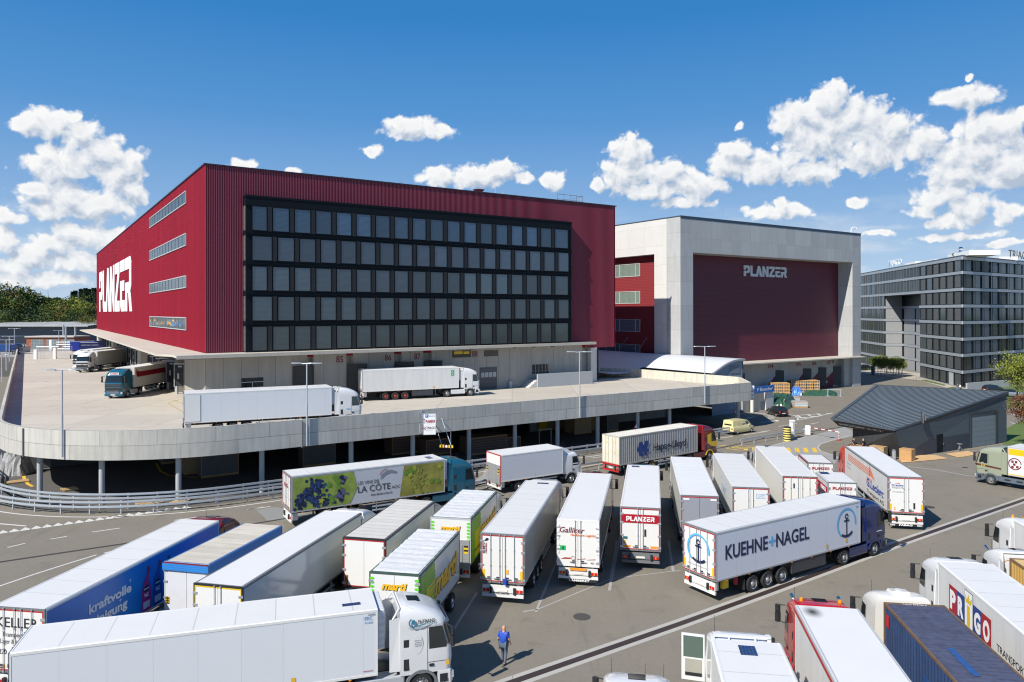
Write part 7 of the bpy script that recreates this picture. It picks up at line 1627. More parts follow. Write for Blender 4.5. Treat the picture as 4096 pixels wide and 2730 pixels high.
for z in (1.55, 1.95, 2.4, 2.8, 3.2, 3.55):
    for s in (-1, 1): b.box(-.075, -.05, *sorted((s * 1.13, s * 1.28)), z, z + .14)
b.build('hinge', M('hinge_white', (.7, .7, .7), .4), t)
# 19
t, o, c = truck('articulated_lorry', 'white lorry with solid red band and white block letters across its doors', 'lorry', (8.2, 47.05), 79.1, 13.1, group=GRP, frame=MGREY, accent=PRED, bars=1, refl='h', roof=M('plain_roof'), trim=WHITE, bumper=MGREY, cabcol=CABT)
decal([([(-1.2, 0), (1.2, 0), (1.2, .55), (-1.2, .55)], 0)], [PRED], t, (-.058, 0, 2.98), rear_r, name='red_band'); logo(WHITEX, t, (-.066, .9, 3.1), rear_r, .30, 1.8)
decal([([(0, 0), (.17, 0), (.17, .26), (0, .26)], 0), ([(.0, .32), (.28, .32), (.28, .48), (0, .48)], 1)], [M('sticker_amber', (.75, .45, .05), .5), M('sticker_teal', (.02, .12, .14), .5)], t, (-.06, 1.1, 1.62), rear_r, name='sticker'); rt(t, 'S', ORA, 1.07, 1.67, .16, .1); b = MB(); b.box(-.075, -.05, -.36, -.24, 2.15, 2.6); b.build('door_handle', RUB, t); solar(t, 12.2, .3, 4.005, .5, .6)
# 20
t, o, c = truck('articulated_lorry', 'white lorry with plain grey rear doors framed in red', 'lorry', (12.75, 50.05), 80.6, 13.4, group=GRP, frame=MGREY, accent=REDP, bars=0, refl='', doorcol=M('door_grey_blue', (.27, .29, .33), .45, var=.04), side=M('grey_cream_side', (.50, .50, .46), .4, var=.05), roof=M('ribbed_white_roof', (.74, .75, .74), .45, var=.05, brick=(.6, 60, .04), mort=.86, bvar=.02), trim=WHITE, cabcol=CABW2, cabkw=dict(low=.1))  # box walls in one even greyish cream
decal([([(.0, 0), (.4, 0), (.4, .1), (0, .1)], 0), ([(1.8, 0), (2.2, 0), (2.2, .1), (1.8, .1)], 0)], [WHITEX], t, (-.06, 1.08, 3.68), rear_r, name='sticker')
# 21
t, o, c = truck('articulated_lorry', 'white lorry with two locking bars and pale blue outlined logo on the right door', 'lorry', (17.0, 52.4), 80.7, 12.5, group=GRP, frame=MGREY, accent=REDP, bars=1, refl='', trim=WHITE, cabcol=CABW)
PBL = M('pale_blue', (.35, .55, .78), .5); PW = 1.3
text('LMTS', PBL, t, (-.062, -.45, 3.30), rear_r, h=.16, w=.5, shear=.3); decal([([(0, 0), (.7, 0), (.7, .02), (0, .02)], 0), ([(0, .3), (.75, .3), (.75, .32), (0, .32)], 0), ([(0, 0), (.02, 0), (.02, .3), (0, .3)], 0)], [PBL], t, (-.06, -.36, 3.22), rear_r, name='logo_frame')
decal([([(0, 0), (3.2, 0), (3.2, .06), (0, .06)], 0), ([(0, 1.7), (3.2, 1.7), (3.2, 1.76), (0, 1.76)], 0), ([(0, .06), (.06, .06), (.06, 1.7), (0, 1.7)], 0), ([(3.14, .06), (3.2, .06), (3.2, 1.7), (3.14, 1.7)], 0)], [PBL], o, (6.2, 1.291, 1.7), (-1, 0, 0), name='logo_frame'); text('LMTS', PBL, o, (5.9, 1.293, 2.2), (-1, 0, 0), h=.8, w=2.5, shear=.3)
# 22
t, o, c = truck('articulated_lorry', 'white lorry with brown grey rear frame and four locking bars behind the blue cab', 'lorry', (21.85, 55.8), 80.5, 12.6, group=GRP, frame=M('brown_grey', (.16, .13, .12), .5), accent=REDP, bars=2, refl='', doorcol=CREAM, trim=CREAM, side=CREAM, cabcol=CABW)
b = MB(); b.box(-.075, -.05, .40, .50, 3.1, 3.45); b.build('door_handle', RUB, t); solar(t, 12.1, .2, 4.005, .3, .3)
# 23, 24 small vans
for rc_, lab in (((26.9, 64.1), 'small white delivery body with red lettering, rear one of two'), ((25.5, 56.8), 'small white delivery body with red lettering and roof solar panel')):
    t, o, c = truck('delivery_lorry', lab, 'lorry', rc_, 80.5, 3.7, W=2.15, H=3.3, fl=.95, group=GRP, frame=MGREY, accent=None, bars=1, refl='', rigid=True, axles=(1.2,), gap=.1, cabcol=CABW, unit=False, trim=MARO if 'rear' in lab else LGREY, cabkw=dict(style='mid', deflector=False, winx=(1.1, 1.8), visor=False, mirrors=False))
    logo(PRED, t, (-.062, .72, 2.72), rear_r, .22, 1.44)
    if 'solar' in lab:
        solar(t, 2.8, .2, 3.305, .8, .7); b = MB(); b.face([(3.6, 1.092, 2.3), (.05, 1.092, 2.3), (.05, 1.092, 2.85), (3.6, 1.092, 2.85)]); b.build('red_band', PRED, o); logo(WHITEX, o, (2.0, 1.096, 2.42), (-1, 0, 0), .3, 1.6); b = MB(); b.box(-.058, -.047, -1.0, 1.0, 1.0, 2.3); b.build('grey_shutter', LGREY, t)
# 25
t, o, c = truck('articulated_lorry', 'white lorry with orange stripes, blue lettering and an orange red cab', 'lorry', (29.75, 55.55), 79, 12.8, group=GRP, frame=MGREY, accent=M('bright_red', (.60, .015, .01), .4), bars=1, refl='v', roof=M('plain_roof'), trim=MGREY, cabcol=CABO, tskirt=CABO)
OS = M('orange_stripe', (.80, .22, .10), .5); BT = M('brand_blue', (.03, .08, .36), .5); yL = 1.293
decal([([(.6, 1.9 - k * .16), (7.6, 1.9 - k * .16), (7.6, 1.97 - k * .16), (.6, 1.97 - k * .16)], 0) for k in range(4)] + [([(7.3, 1.5), (8.9, 1.35), (7.3, 2.35)], 0)] + [([(6.6, 1.15 - k * .16), (8.0 - .3 * k, 1.15 - k * .16), (8.0 - .3 * k, 1.22 - k * .16), (6.6, 1.22 - k * .16)], 0) for k in range(3)], [OS], o, (12.2, yL, 1.55), (-1, 0, 0), name='orange_stripes')
text('G.Leclerc', BT, o, (5.6, yL + .004, 2.05), (-1, 0, 0), h=.62, w=4.6, bold=.02, shear=.1); text('Transport AG', DT, o, (5.5, yL + .004, 1.5), (-1, 0, 0), h=.30, w=4.6); text('Umzüge', LGREY, o, (12.0, yL, 2.6), (-1, 0, 0), h=.2, w=1.2); text('Transporte', LGREY, o, (12.0, yL, 2.25), (-1, 0, 0), h=.2, w=1.4)
rt(t, 'G.Leclerc', BT, 1.02, 3.28, .14, .82, bold=.02, shear=.1); rt(t, 'Transport AG', DT, 1.02, 3.12, .09, .82); rt(t, 'www.gleclerc.ch', M('text_mid'), .98, 2.82, .08, .85); rt(t, 'S', ORA, .86, 1.5, .18, .11, bold=.02); decal([([(.1, 0), (.55, 0), (.45, .08)], 0)], [OS], t, (-.06, .95, 3.46), rear_r, name='orange_wing')
b = MB(); b.box(-.04, 0, -1.2, 1.2, .26, .44); o2 = b.build('mud_flap_bar', RUB, t); text('FABAG', WHITEX, o2, (-.05, .5, .30), rear_r, h=.12, w=.95, bold=.04, shear=.1)
b = MB(); 
for k in range(6): b.box(-.052, -.042, *sorted((.78 + k * .06, .81 + k * .06)), .29, .41); b.box(-.052, -.042, *sorted((-.78 - k * .06, -.81 - k * .06)), .29, .41)
b.build('warning_stripe', WHITEX, o2); b = MB(); b.box(-.075, -.05, -.62, -.5, 1.6, 2.05); b.build('door_handle', RUB, t)
# 26
t, o, c = truck('articulated_lorry', 'white lorry with big dark blue lettering and anchor ring behind a navy blue cab', 'lorry', (10.85, 42.65), 31.5, 13.5, frame=MGREY, accent=REDP, bars=2, refl='v', cabcol=CABB, tskirt=CABB, axles=(3.1, 4.4, 5.7), skirt=DGREY, side=M('cool_side', (.64, .67, .74), .4, var=.02, brick=(1.65, 60, .014), mort=.85, bvar=.005), cabkw=dict(dark=CABB, lowercol=CABB))
yR = -2.55 / 2 - .015
text('KUEHNE', NAVY, o, (.75, yR, 2.35), (1, 0, 0), h=.78, w=3.6, bold=.02); text('+', SKYB, o, (4.42, yR, 2.35), (1, 0, 0), h=.8, w=.62, bold=.01); text('NAGEL', NAVY, o, (5.1, yR, 2.35), (1, 0, 0), h=.78, w=3.1, bold=.02)
def anchor(o_, loc, right, s):
    pl = [(ring(0, 0, s, s * .13, -10, 232, 30), 0), (ring(0, s * .05, s * .97, s * .17, 236, 312, 14), 1), ([(-.055 * s, -.85 * s), (.055 * s, -.85 * s), (.055 * s, .35 * s), (-.055 * s, .35 * s)], 1), ([(-.27 * s, .12 * s), (.27 * s, .12 * s), (.27 * s, .23 * s), (-.27 * s, .23 * s)], 1), (ring(0, .45 * s, .19 * s, .09 * s, 0, 360, 16), 1)]
    decal(pl, [SKYB, NAVY], o_, loc, right, name='anchor_logo')
anchor(o, (12.0, yR, 2.72), (1, 0, 0), 1.0); anchor(t, (-.10, 0, 2.75), rear_r, .88)
rt(t, 'www.kuehne-nagel.com', M('text_pale', (.4, .45, .5), .5), .85, 1.72, .11, 1.5); text('FRC', M('text_blue2', (.2, .35, .6), .5), o, (13.0, yR, 3.6), (1, 0, 0), h=.13, w=.28); text('KUEHNE+NAGEL', WHITEX, c, (1.1, -1.256, 1.62), (1, 0, 0), h=.07, w=.6)
b = MB(); b.box(-.012, 0, 0, .01, 0, .01)
decal([([(0, 0), (.16, 0), (.16, .28), (0, .28)], 0)], [M('sticker_amber')], o, (9.9, yR, 1.4), (1, 0, 0), name='sticker'); decal([([(0, 0), (.16, 0), (.16, .22), (0, .22)], 0)], [M('sticker_amber')], o, (11.9, yR, 1.5), (1, 0, 0), name='sticker')
b = MB(); b.tube((2.0, -.9, .6), (2.0, -.9, 1.15), .14, n=12); b.build('fire_extinguisher', PRED, t); b = MB(); b.prism([(.75, -1.1), (1.2, -1.1), (1.2, -.9), (.75, -.9)], .6, 1.12); b.build('wheel_chock', YELP, t)
# 27
t, o, c = truck('articulated_lorry', 'plain white refrigerated lorry with white cab filling the lower left foreground', 'lorry', (-18.85, 28.2), 17.3, 13.4, cabcol=CABW, cabkw=dict(winx=(1.25, 2.05), sun=True, dark=MGREY), trim=WHITE, side=M('white_panels_cool', (.66, .69, .72), .38, var=.02, brick=(1.6, 60, .012), mort=.85, bvar=.006), roof=WHITER, frame=MGREY, tskirt=LGREY, gap=.95)
yc = -1.25
text('ELTRANS', M('text_black', (.02, .02, .03), .4), c, (.78, -1.262, 3.16), (1, 0, .0), (0, .22, .97), h=.13, w=.72, bold=.015); decal([(ring(0, 0, .19, .06, 110, 300, 16), 0), (ell(.02, .03, .09, .10, 9), 0), ([(-.05, -.17), (.3, -.17), (.85, .02), (.3, -.10)], 1)], [M('logo_teal', (.03, .16, .25), .4), M('logo_teal2', (.05, .25, .3), .4)], c, (.55, -1.262, 3.2), (1, 0, 0), (0, .22, .97), name='logo'); text('YOUR PARTNER IN PHARMA LOGISTICS', M('text_teal', (.06, .12, .16), .5), c, (.35, -1.25, 2.96), (1, 0, 0), (0, .1, 1), h=.06, w=1.4)
decal([(ell(.75, 2.25, .23, .40, 16), 0)], [M('cab_white')], c, (0, -1.245, 0), (1, 0, 0), name='blind_window')
for k in range(4): text(['Eltrans sp. z o.o.', 'ul. Transportowa', 'Poland', '+48 000'][k], M('text_mid'), c, (.62, -1.26, 2.42 - k * .08), (1, 0, 0), h=.035, w=.3)
decal([([(0, 0), (.14, 0), (.14, .22), (0, .22)], 0)], [M('sticker_amber')], c, (1.98, -1.252, 1.22), (1, 0, 0), name='sticker'); decal([([(0, 0), (.17, 0), (.17, .26), (0, .26)], 0)], [M('sticker_amber')], o, (9.9, yR, 1.35), (1, 0, 0), name='sticker'); text('FRC', M('text_blue2'), o, (12.85, yR, 3.58), (1, 0, 0), h=.15, w=.32); text('03-2026', M('text_blue2'), o, (12.85, yR, 3.44), (1, 0, 0), h=.08, w=.34); text('SCHMITZ', NAVY, o, (13.0, yR, 3.76), (1, 0, 0), h=.06, w=.3); solar(t, 12.0, -.6, 4.005, .75, .25)
text('FERROPLAST', PRED, o, (12.8, yR, 1.42), (1, 0, 0), h=.05, w=.4)
# 28 bottom tractor
h81 = Vector((cos(rad(81)), sin(rad(81))))
rc_ = Vector((4.45, 26.35)) - h81 * (13.4 + .75 + 1.5)
t, o, c = truck('articulated_lorry', 'white lorry at the bottom edge with only its dark hatched roof in frame', 'lorry', rc_, 81, 13.4, group=GRP, cabcol=CABW)
for y in (-.95, -.3, .35): b = MB(); b.tube((1.45, y, 3.3), (1.45, y, 3.95 if y < .3 else 3.6), .012, .006, n=5); b.build('antenna', RUB, c)
# 29 open door
rc_ = Vector((8.85, 27.9)) - h81 * 13.4
t, o, c = truck('articulated_lorry', 'white lorry with its cab door standing open and a blue solar panel on the roof', 'lorry', rc_, 81, 13.4, group=GRP, cabcol=CABW, cabkw=dict(open_door=True, sun=False, dark=DGREY, low=.25), gap=.7, trim=WHITE, unit=False)
b = MB(); b.box(.2, .35, -1.1, 1.1, 3.70, 3.82); b.box(.2, .6, -1.1, -.95, 3.6, 3.75); b.tube((-.1, -.5, 3.3), (.2, -.5, 3.75), .04); b.tube((-.1, .5, 3.3), (.2, .5, 3.75), .04); b.build('spoiler', CABW, c)
solar(t, 12.2, -.25, 4.005, .75, .6)
d = thing('tmp', 'x', 'x'); bpy.data.objects.remove(d)
b = MB()   # opened door, hinged at the front, turned outwards
b.box(-.95, -.87, -.03, .03, 0, 1.95, 0); b.box(-.06, .0, -.03, .03, 0, 1.95, 0); b.box(-.87, -.06, -.03, .03, 1.85, 1.95, 0); b.box(-.87, -.06, -.03, .03, 0, .95, 0); b.box(-.80, -.12, -.06, -.03, .2, .9, 1); b.box(-.80, -.12, -.08, -.06, .22, .34, 2)
o3 = b.build('open_door', [CABW, M('door_trim', (.34, .33, .28), .7), RUB], c); o3.location = (2.05, 1.24, 1.0); o3.rotation_euler = (0, 0, rad(-98))
b = MB(); b.box(-.87, -.06, -.01, .01, .95, 1.85); b.build('side_window', M('door_glass', (.10, .14, .12), .1, coat=.5), o3)
b = MB(); b.face([(1.15, 1.2, 1.1), (2.0, 1.2, 1.1), (1.95, 1.17, 2.85), (1.15, 1.17, 2.85)][::-1]); b.build('door_opening', M('cab_inside', (.03, .03, .03), .8), c)
# 30 red cab
h80 = Vector((cos(rad(80)), sin(rad(80)))); rc_ = Vector((13.3, 31.1)) - h80 * 13.4
t, o, c = truck('articulated_lorry', 'lorry with bright red cab, orange beacons and white trailer edged in red', 'lorry', rc_, 80, 13.4, group=GRP, cabcol=CABR, cabkw=dict(dark=CABR, sun=True), trim=LGREY, roof=M('plain_roof'), unit=False, gap=.55, tskirt=CABR)
b = MB(); 
for s in (-1, 1): b.box(0, 13.4, *sorted((s * 1.29, s * 1.305)), 3.72, 3.86)
b.build('red_rail', REDP, o)
for s in (-1, 1):
    b = MB(); b.tube((.55, s * .8, 3.72), (.55, s * .8, 3.92), .09, .07, n=12); b.build('beacon', M('amber', (.85, .30, .02), .15), c); b = MB(); b.tube((1.2, s * 1.0, 3.62), (1.6, s * 1.0, 3.62), .04, .10, n=12); b.build('air_horn', CHR, c)
b = MB(); r = random.Random(2)
soot = M('soot', (.035, .035, .035), .9, var=0)
nts = soot.node_tree; bs = nts.nodes['Principled BSDF']; gr = N(nts, 'ShaderNodeTexGradient', gradient_type='SPHERICAL'); tcs = N(nts, 'ShaderNodeTexCoord'); nts.links.new(tcs.outputs['Object'], gr.inputs[0]); nts.links.new(mth(nts, 'MULTIPLY', mth(nts, 'POWER', gr.outputs['Fac'], 1.6), .85), bs.inputs['Alpha'])
def soot_patch(parent, x, y, sx_, sy_, z=4.006):
    b = MB(); b.face([(-1, -1, 0), (1, -1, 0), (1, 1, 0), (-1, 1, 0)]); q = b.build('soot_stain', soot, parent); q.location = (x, y, z); q.scale = (sx_, sy_, 1); return q
soot_patch(o, 12.75, .72, .75, .5)
# 31 blue container
h815 = Vector((cos(rad(81.5)), sin(rad(81.5)))); rc_ = Vector((17.2, 31.5)) - h815 * 12.2
t = thing('container_lorry', 'cream white cab lorry carrying a rusty dark blue container', 'lorry', (rc_.x, rc_.y, 0), rad(81.5), GRP)
CBL = M('container_blue', (.035, .065, .15), .55, var=.35, scale=2, streak=.3); RST = M('rusty_roof', (.075, .085, .14), .6, var=.55, scale=3, streak=.35); 
o = container(t, 12.2, 2.44, 1.1, 3.98, CBL, RST, M('rust_frame', (.16, .10, .06), .7, var=.5, scale=4), CBL)
rear_end(t, 2.44, 1.1, 1.1, 'none', REDP, None, 0, ''); trailer_under(t, 12.2, 2.5, 1.08, [2.3, 3.6, 4.9])
text('TCLU 478700 0', WHITEX, o, (12.0, .5, 3.985), (0, -1, 0), (1, 0, 0), h=.1, w=.95); b = MB(); b.box(11.55, 11.85, 1.225, 1.23, 3.1, 3.6); b.build('red_sticker', M('sticker_red', (.6, .02, .03), .5), o); decal([([(0, 0), (2.2, 0), (2.0, .9), (.6, 1.1)], 0)], [M('bright_blue', (.025, .085, .26), .6, var=.4, scale=4)], o, (8.4, 1.236, 1.9), (-1, 0, 0), name='blue_emblem')
b = MB(); b.box(5.8, 7.9, .2, .45, 3.99, 3.995); b.build('blue_roof_mark', M('bright_blue'), o)
c = cab(t, 13.3, CABW2, sun=False, dark=DGREY, deflector=False); tractor_rest(t, 13.3)
b = MB(); b.loft([[(.35, -.42, 3.78), (1.0, -.42, 3.72), (1.0, .42, 3.72), (.35, .42, 3.78)], [(.4, -.36, 3.93), (.95, -.36, 3.86), (.95, .36, 3.86), (.4, .36, 3.93)]]); b.lathe([(.14, 0), (.14, .03), (.01, .03)], (.68, 0, 3.89), 'Z', 14, 0); b.build('roof_air_conditioner', CABW2, c)
b = MB(); b.box(-.28, -.1, .55, .8, 1.2, 2.9); b.tube((-.2, -.5, 1.2), (-.2, -.5, 3.5), .07); b.build('exhaust_stack', RUB, c)
# 32 letter blocks lorry
rc_ = Vector((22.55, 36.55)) - h80 * 13.4
t, o, c = truck('articulated_lorry', 'white lorry with red and blue letter blocks on its trailer side', 'lorry', rc_, 80, 13.4, group=GRP, cabcol=CABW, trim=WHITE, cabkw=dict(dark=CABW), unit=False, gap=.6)
yL = 1.2913
for k, (ch_, cc) in enumerate(zip('PRIGO', (PRED, HB, None, HB, PRED))):
    x = 12.0 - k * .86 
    if cc: decal([([(0, 0), (.86, 0), (.86, 1.25), (0, 1.25)], 0)], [cc], o, (x, yL, 2.15), (-1, 0, 0), name='letter_block'); text(ch_, WHITEX, o, (x - .43, yL + .008, 2.35), (-1, 0, 0), h=.8, w=.62, bold=.05, align='CENTER')
    else:
        decal([([(0, 0), (.86, 0), (.86, 1.75), (0, 1.75)], 0), ([(.03, .03), (.83, .03), (.83, 1.72), (.03, 1.72)], 1, 1)], [NAVY, WHITEX], o, (x, yL, 2.05), (-1, 0, 0), name='letter_block'); text(ch_, YELP, o, (x - .43, yL + .014, 2.3), (-1, 0, 0), h=.8, w=.3, bold=.06, align='CENTER')
        decal([([(.15, 1.25), (.7, 1.25), (.78, 1.6), (.58, 1.4), (.43, 1.68), (.28, 1.4), (.08, 1.6)], 0)], [YELP], o, (x, yL + .012, 2.0), (-1, 0, 0), name='crown_symbol')
text('TRANSPORT IN BEWEGUNG', DK, o, (7.2, yL, 2.35), (-1, 0, 0), h=.3, w=5.5); 
# 33 yellow container
rc_ = Vector((26.6, 37.35)) - h80 * 12.2
t = thing('container_lorry', 'white cab lorry with company lettering on its back wall and a yellow container', 'lorry', (rc_.x, rc_.y, 0), rad(80), GRP)
CY = M('container_yellow', (.58, .36, .10), .55, var=.15, streak=.2)
o = container(t, 12.2, 2.44, 1.1, 3.9, CY, M('container_yellow_roof', (.60, .44, .20), .6, var=.2), M('rust_frame2', (.22, .13, .06), .7, var=.3), CY); rear_end(t, 2.44, 1.1, 1.1, 'none', REDP, None, 0, ''); trailer_under(t, 12.2, 2.5, 1.08, [2.3, 3.6, 4.9]); text('BSL', DK, o, (11.3, 1.24, 2.0), (-1, 0, 0), h=.5, w=1.2)
c = cab(t, 13.4, CABW, dark=CABW); tractor_rest(t, 13.4); text('Energie', DT, c, (-.02, .35, 3.2), rear_r, h=.2, w=1.1); decal([(ring(0, 0, .22, .025, 20, 160, 14), 0)], [M('arc_orange', (.8, .3, .1), .5)], c, (-.02, .75, 3.2), rear_r, name='arc_logo'); b = MB(); b.tube((1.5, 1.0, 3.4), (1.9, 1.05, 3.55), .03, .08, n=10); b.build('air_horn', CHR, c)
# 34
rc_ = Vector((31.6, 45.5)) - h81 * (13.4 + .6 + 1.0)
t, o, c = truck('articulated_lorry', 'white lorry with an orange beacon cut by the right frame edge', 'lorry', rc_, 81, 13.4, group=GRP, cabcol=CABW, trim=WHITE, gap=.6)
b = MB(); b.tube((.7, .7, 3.75), (.7, .7, 3.95), .09, .07, n=12); b.build('beacon', M('amber'), c)
# 35 olive lorry
t, o, c = truck('swap_body_lorry', 'olive green cab lorry with a yellow and white box entering at right', 'lorry', (51.3, 63.3), 124, 7.2, H=3.9, cabcol=CABG, cabkw=dict(dark=M('grey_blue_fender', (.10, .13, .16), .5), lowercol=M('grey_blue_fender'), winx=(1.2, 1.95), low=.2, sun=False), rigid=True, axles=(2.0,), gap=.55, unit=False, side=M('box_white', (.66, .67, .66), .4), trim=LGREY)
b = MB(); b.face([(7.15, 1.282, 3.15), (.1, 1.282, 3.15), (.1, 1.282, 3.72), (7.15, 1.282, 3.72)]); b.face([(7.15, 1.288, 1.3), (.1, 1.288, 1.3), (.1, 1.288, 1.38), (7.15, 1.288, 1.38)]); b.build('yellow_band', M('band_yellow', (.78, .48, .01), .4), o)
decal([(ring(0, 0, .55, .08, 0, 360, 26), 0)] + [([(x, y), (x + .2, y), (x + .2, y + .2), (x, y + .2)], 0) for x, y in ((-.3, .1), (0, .1), (-.15, -.15), (.1, -.35), (-.3, -.4))] + [([(.7, z), (1.9, z), (1.75, z - .16), (.8, z - .16)], 1) for z in (.35, .05, -.25)], [MARO, DGREY], o, (6.6, 1.295, 2.35), (-1, 0, 0), name='round_logo')
b = MB(); b.face([(2.25, 1.254, 1.75), (.02, 1.254, 1.6), (.02, 1.254, 1.75), (2.25, 1.25, 1.92)]); b.build('brown_stripe', M('brown', (.10, .03, .015), .4), c); text('010', M('num_yellow', (.8, .5, .02), .4), c, (1.75, 1.26, 1.72), (-1, 0, 0), h=.12, w=.35, bold=.03)
b = MB(); b.path([(1.3, 1.05, 2.1), (1.55, 1.22, 2.06), (1.75, 1.24, 2.0)], .05, n=8); b.build('driver_arm', SKIN, c)
b = MB(); b.box(5.5, 9.3, 1.0, 1.2, .5, .95); b.box(6.0, 6.5, 1.2, 1.21, .65, .8, 1); b.box(7.0, 7.5, 1.2, 1.21, .65, .8, 1); b.build('side_skirt', [M('grey_blue_fender'), RUB], t)
# 1 docked teal lorry (deck)
ZD = 5.1
t, o, c = truck('articulated_lorry', 'teal cab lorry with red striped white trailer docked at the left side', 'lorry', (-53.0, 114.3), -89.3, 14.0, z0=ZD, cabcol=CABT, cabkw=dict(dark=CABT, lowercol=CABT), H=3.9, side=M('ivory_side', (.62, .60, .54), .4, var=.04), roof=M('plain_roof'), trim=WHITE, unit=False)  # trailer walls in one even ivory off-white
yL = 1.288
decal([([(.3, 0), (13.3, 0), (13.3, .7), (1.0, .7), (.3, .9), (.2, 1.1), (.1, 1.1), (.1, .4)], 0)], [M('dark_red_stripe', (.26, .006, .014), .4)], o, (13.6, yL, 2.55), (-1, 0, 0), name='red_stripe')
logo(WHITEX, c, (2.07, .55, 3.16), (0, -1, 0), .24, 1.5) if False else None
b = MB(); b.box(1.98, 2.10, -.62, .62, 3.13, 3.42); o2 = b.build('sign_box', WHITEX, c); logo(PRED, o2, (2.103, .52, 3.19), (0, 1, 0), .18, 1.04) if False else logo(PRED, o2, (2.103, -.52, 3.19), (0, 1, 0), .18, 1.04)
b = MB(); b.box(2.30, 2.33, -.9, .9, 1.72, 1.78); b.box(2.33, 2.37, -.75, .75, .98, 1.06); b.box(2.33, 2.38, -.75, .75, .72, .82); b.build('grille_trim', CHR, c)
# 2, 2b
t, o, c = truck('articulated_lorry', 'white star badged cab lorry docked behind the teal one', 'lorry', (-82.3, 158.8), -88.5, 16.0, z0=ZD, cabcol=CABW, H=3.85, cabkw=dict(dark=DGREY, lowercol=DGREY), side=M('ivory_side'), roof=M('plain_roof'), trim=WHITE, unit=False)
decal([(ring(0, 0, .2, .04, 0, 360, 16), 0), ([(0, 0), (.03, .03), (0, .2), (-.03, .03)], 0), ([(0, 0), (.17, -.1), (.03, .02)], 0), ([(0, 0), (-.03, .02), (-.17, -.1)], 0)], [CHR], c, (2.33, 0, 1.65), (0, 1, 0), name='badge')
t, o, c = truck('articulated_lorry', 'white lorry mostly hidden behind the star badged one', 'lorry', (-87.6, 166.5), -88.5, 16.0, z0=ZD, cabcol=CABW, H=3.85, cabkw=dict(sun=True), trim=WHITE, unit=False)
# 3 parapet lorry
t, o, c = truck('articulated_lorry', 'white lorry standing on the deck behind the parapet, cab to the right', 'lorry', (-30.6, 68.5), 25.4, 13.4, z0=ZD, cabcol=CABW, trim=WHITE, side=M('white_panels_cool'), frame=RUB, accent=None, bars=1, doorcol=WHITE)
text('P&O', SKYB, c, (.75, -1.256, 1.62), (1, 0, 0), h=.16, w=.42); b = MB(); b.box(-.01, .02, -1.31, -1.29, 1.5, 3.7); b.box(.02, 1.35, -1.315, -1.295, 1.35, 3.8, 1); b.build('folded_door', [RUB, WHITE], t)
# 4
t, o, c = truck('articulated_lorry', 'white lorry with two green squares on its side backed into dock 85', 'lorry', (-19.6, 95.0), 23.6, 13.0, z0=ZD, cabcol=CABW, trim=WHITE, skirt=DGREY, tskirt=CABW, cabkw=dict(lowercol=CABW), rimmat=None, tr_rim=M('rim_red', (.30, .06, .05), .4))
decal([([(0, 0), (.42, 0), (.42, .34), (0, .34)], 0), ([(0, .42), (.42, .42), (.42, .76), (0, .76)], 0)], [M('sign_green')], o, (11.9, -1.29, 2.85), (1, 0, 0), name='green_squares'); text('d', WHITEX, o, (12.03, -1.297, 3.33), (1, 0, 0), h=.2, w=.14); text('d', WHITEX, o, (12.03, -1.297, 2.91), (1, 0, 0), h=.2, w=.14)
decal([([(0, 0), (.2, 0), (.2, .26), (0, .26)], 0)], [M('sticker_orange')], o, (9.4, -1.29, 1.3), (1, 0, 0), name='sticker')
# blue trailers far
NB = M('tarp_navy', (.008, .015, .10), .4, var=.1); BB = M('tarp_royal', (.015, .035, .30), .4, var=.08)
t, o, c = truck('tarpaulin_trailer', 'dark navy trailer with orange stripe at the far docks', 'trailer', (-101, 196), 198, 12.5, z0=ZD, H=3.6, side=NB, roof=M('plain_roof'), trim=NB, unit=False)
decal([([(2.0, .1), (2.8, .1), (2.2, 1.9), (1.5, 1.9)], 0)], [M('stripe_orange', (.5, .12, .02), .5)], o, (12.5 - 7.5, 1.29, 1.4), (-1, 0, 0), name='orange_stripe'); text('SPEDITION LOGISTIK', LGREY, o, (12.0, 1.29, 2.75), (-1, 0, 0), h=.32, w=4.0)
t, o, c = truck('tarpaulin_trailer', 'bright royal blue trailer front beside the navy trailer', 'trailer', (-107.5, 203), 200, 12.5, z0=ZD, H=3.65, side=BB, roof=M('plain_roof'), trim=BB, unit=False)
p = P(16, 1418, 5.1); t, o, c = truck('box_lorry', 'blue lorry beyond the deck end at the left frame edge', 'lorry', (p.x - 4, p.y), 5, 6, z0=ZD, H=2.7, fl=.9, side=M('lorry_blue', (.01, .06, .22), .4), roof=M('lorry_blue'), trim=M('lorry_blue'), cabcol=CABB, rigid=True, axles=(1.8,), gap=.1, unit=False, cabkw=dict(style='mid', deflector=False, visor=False))
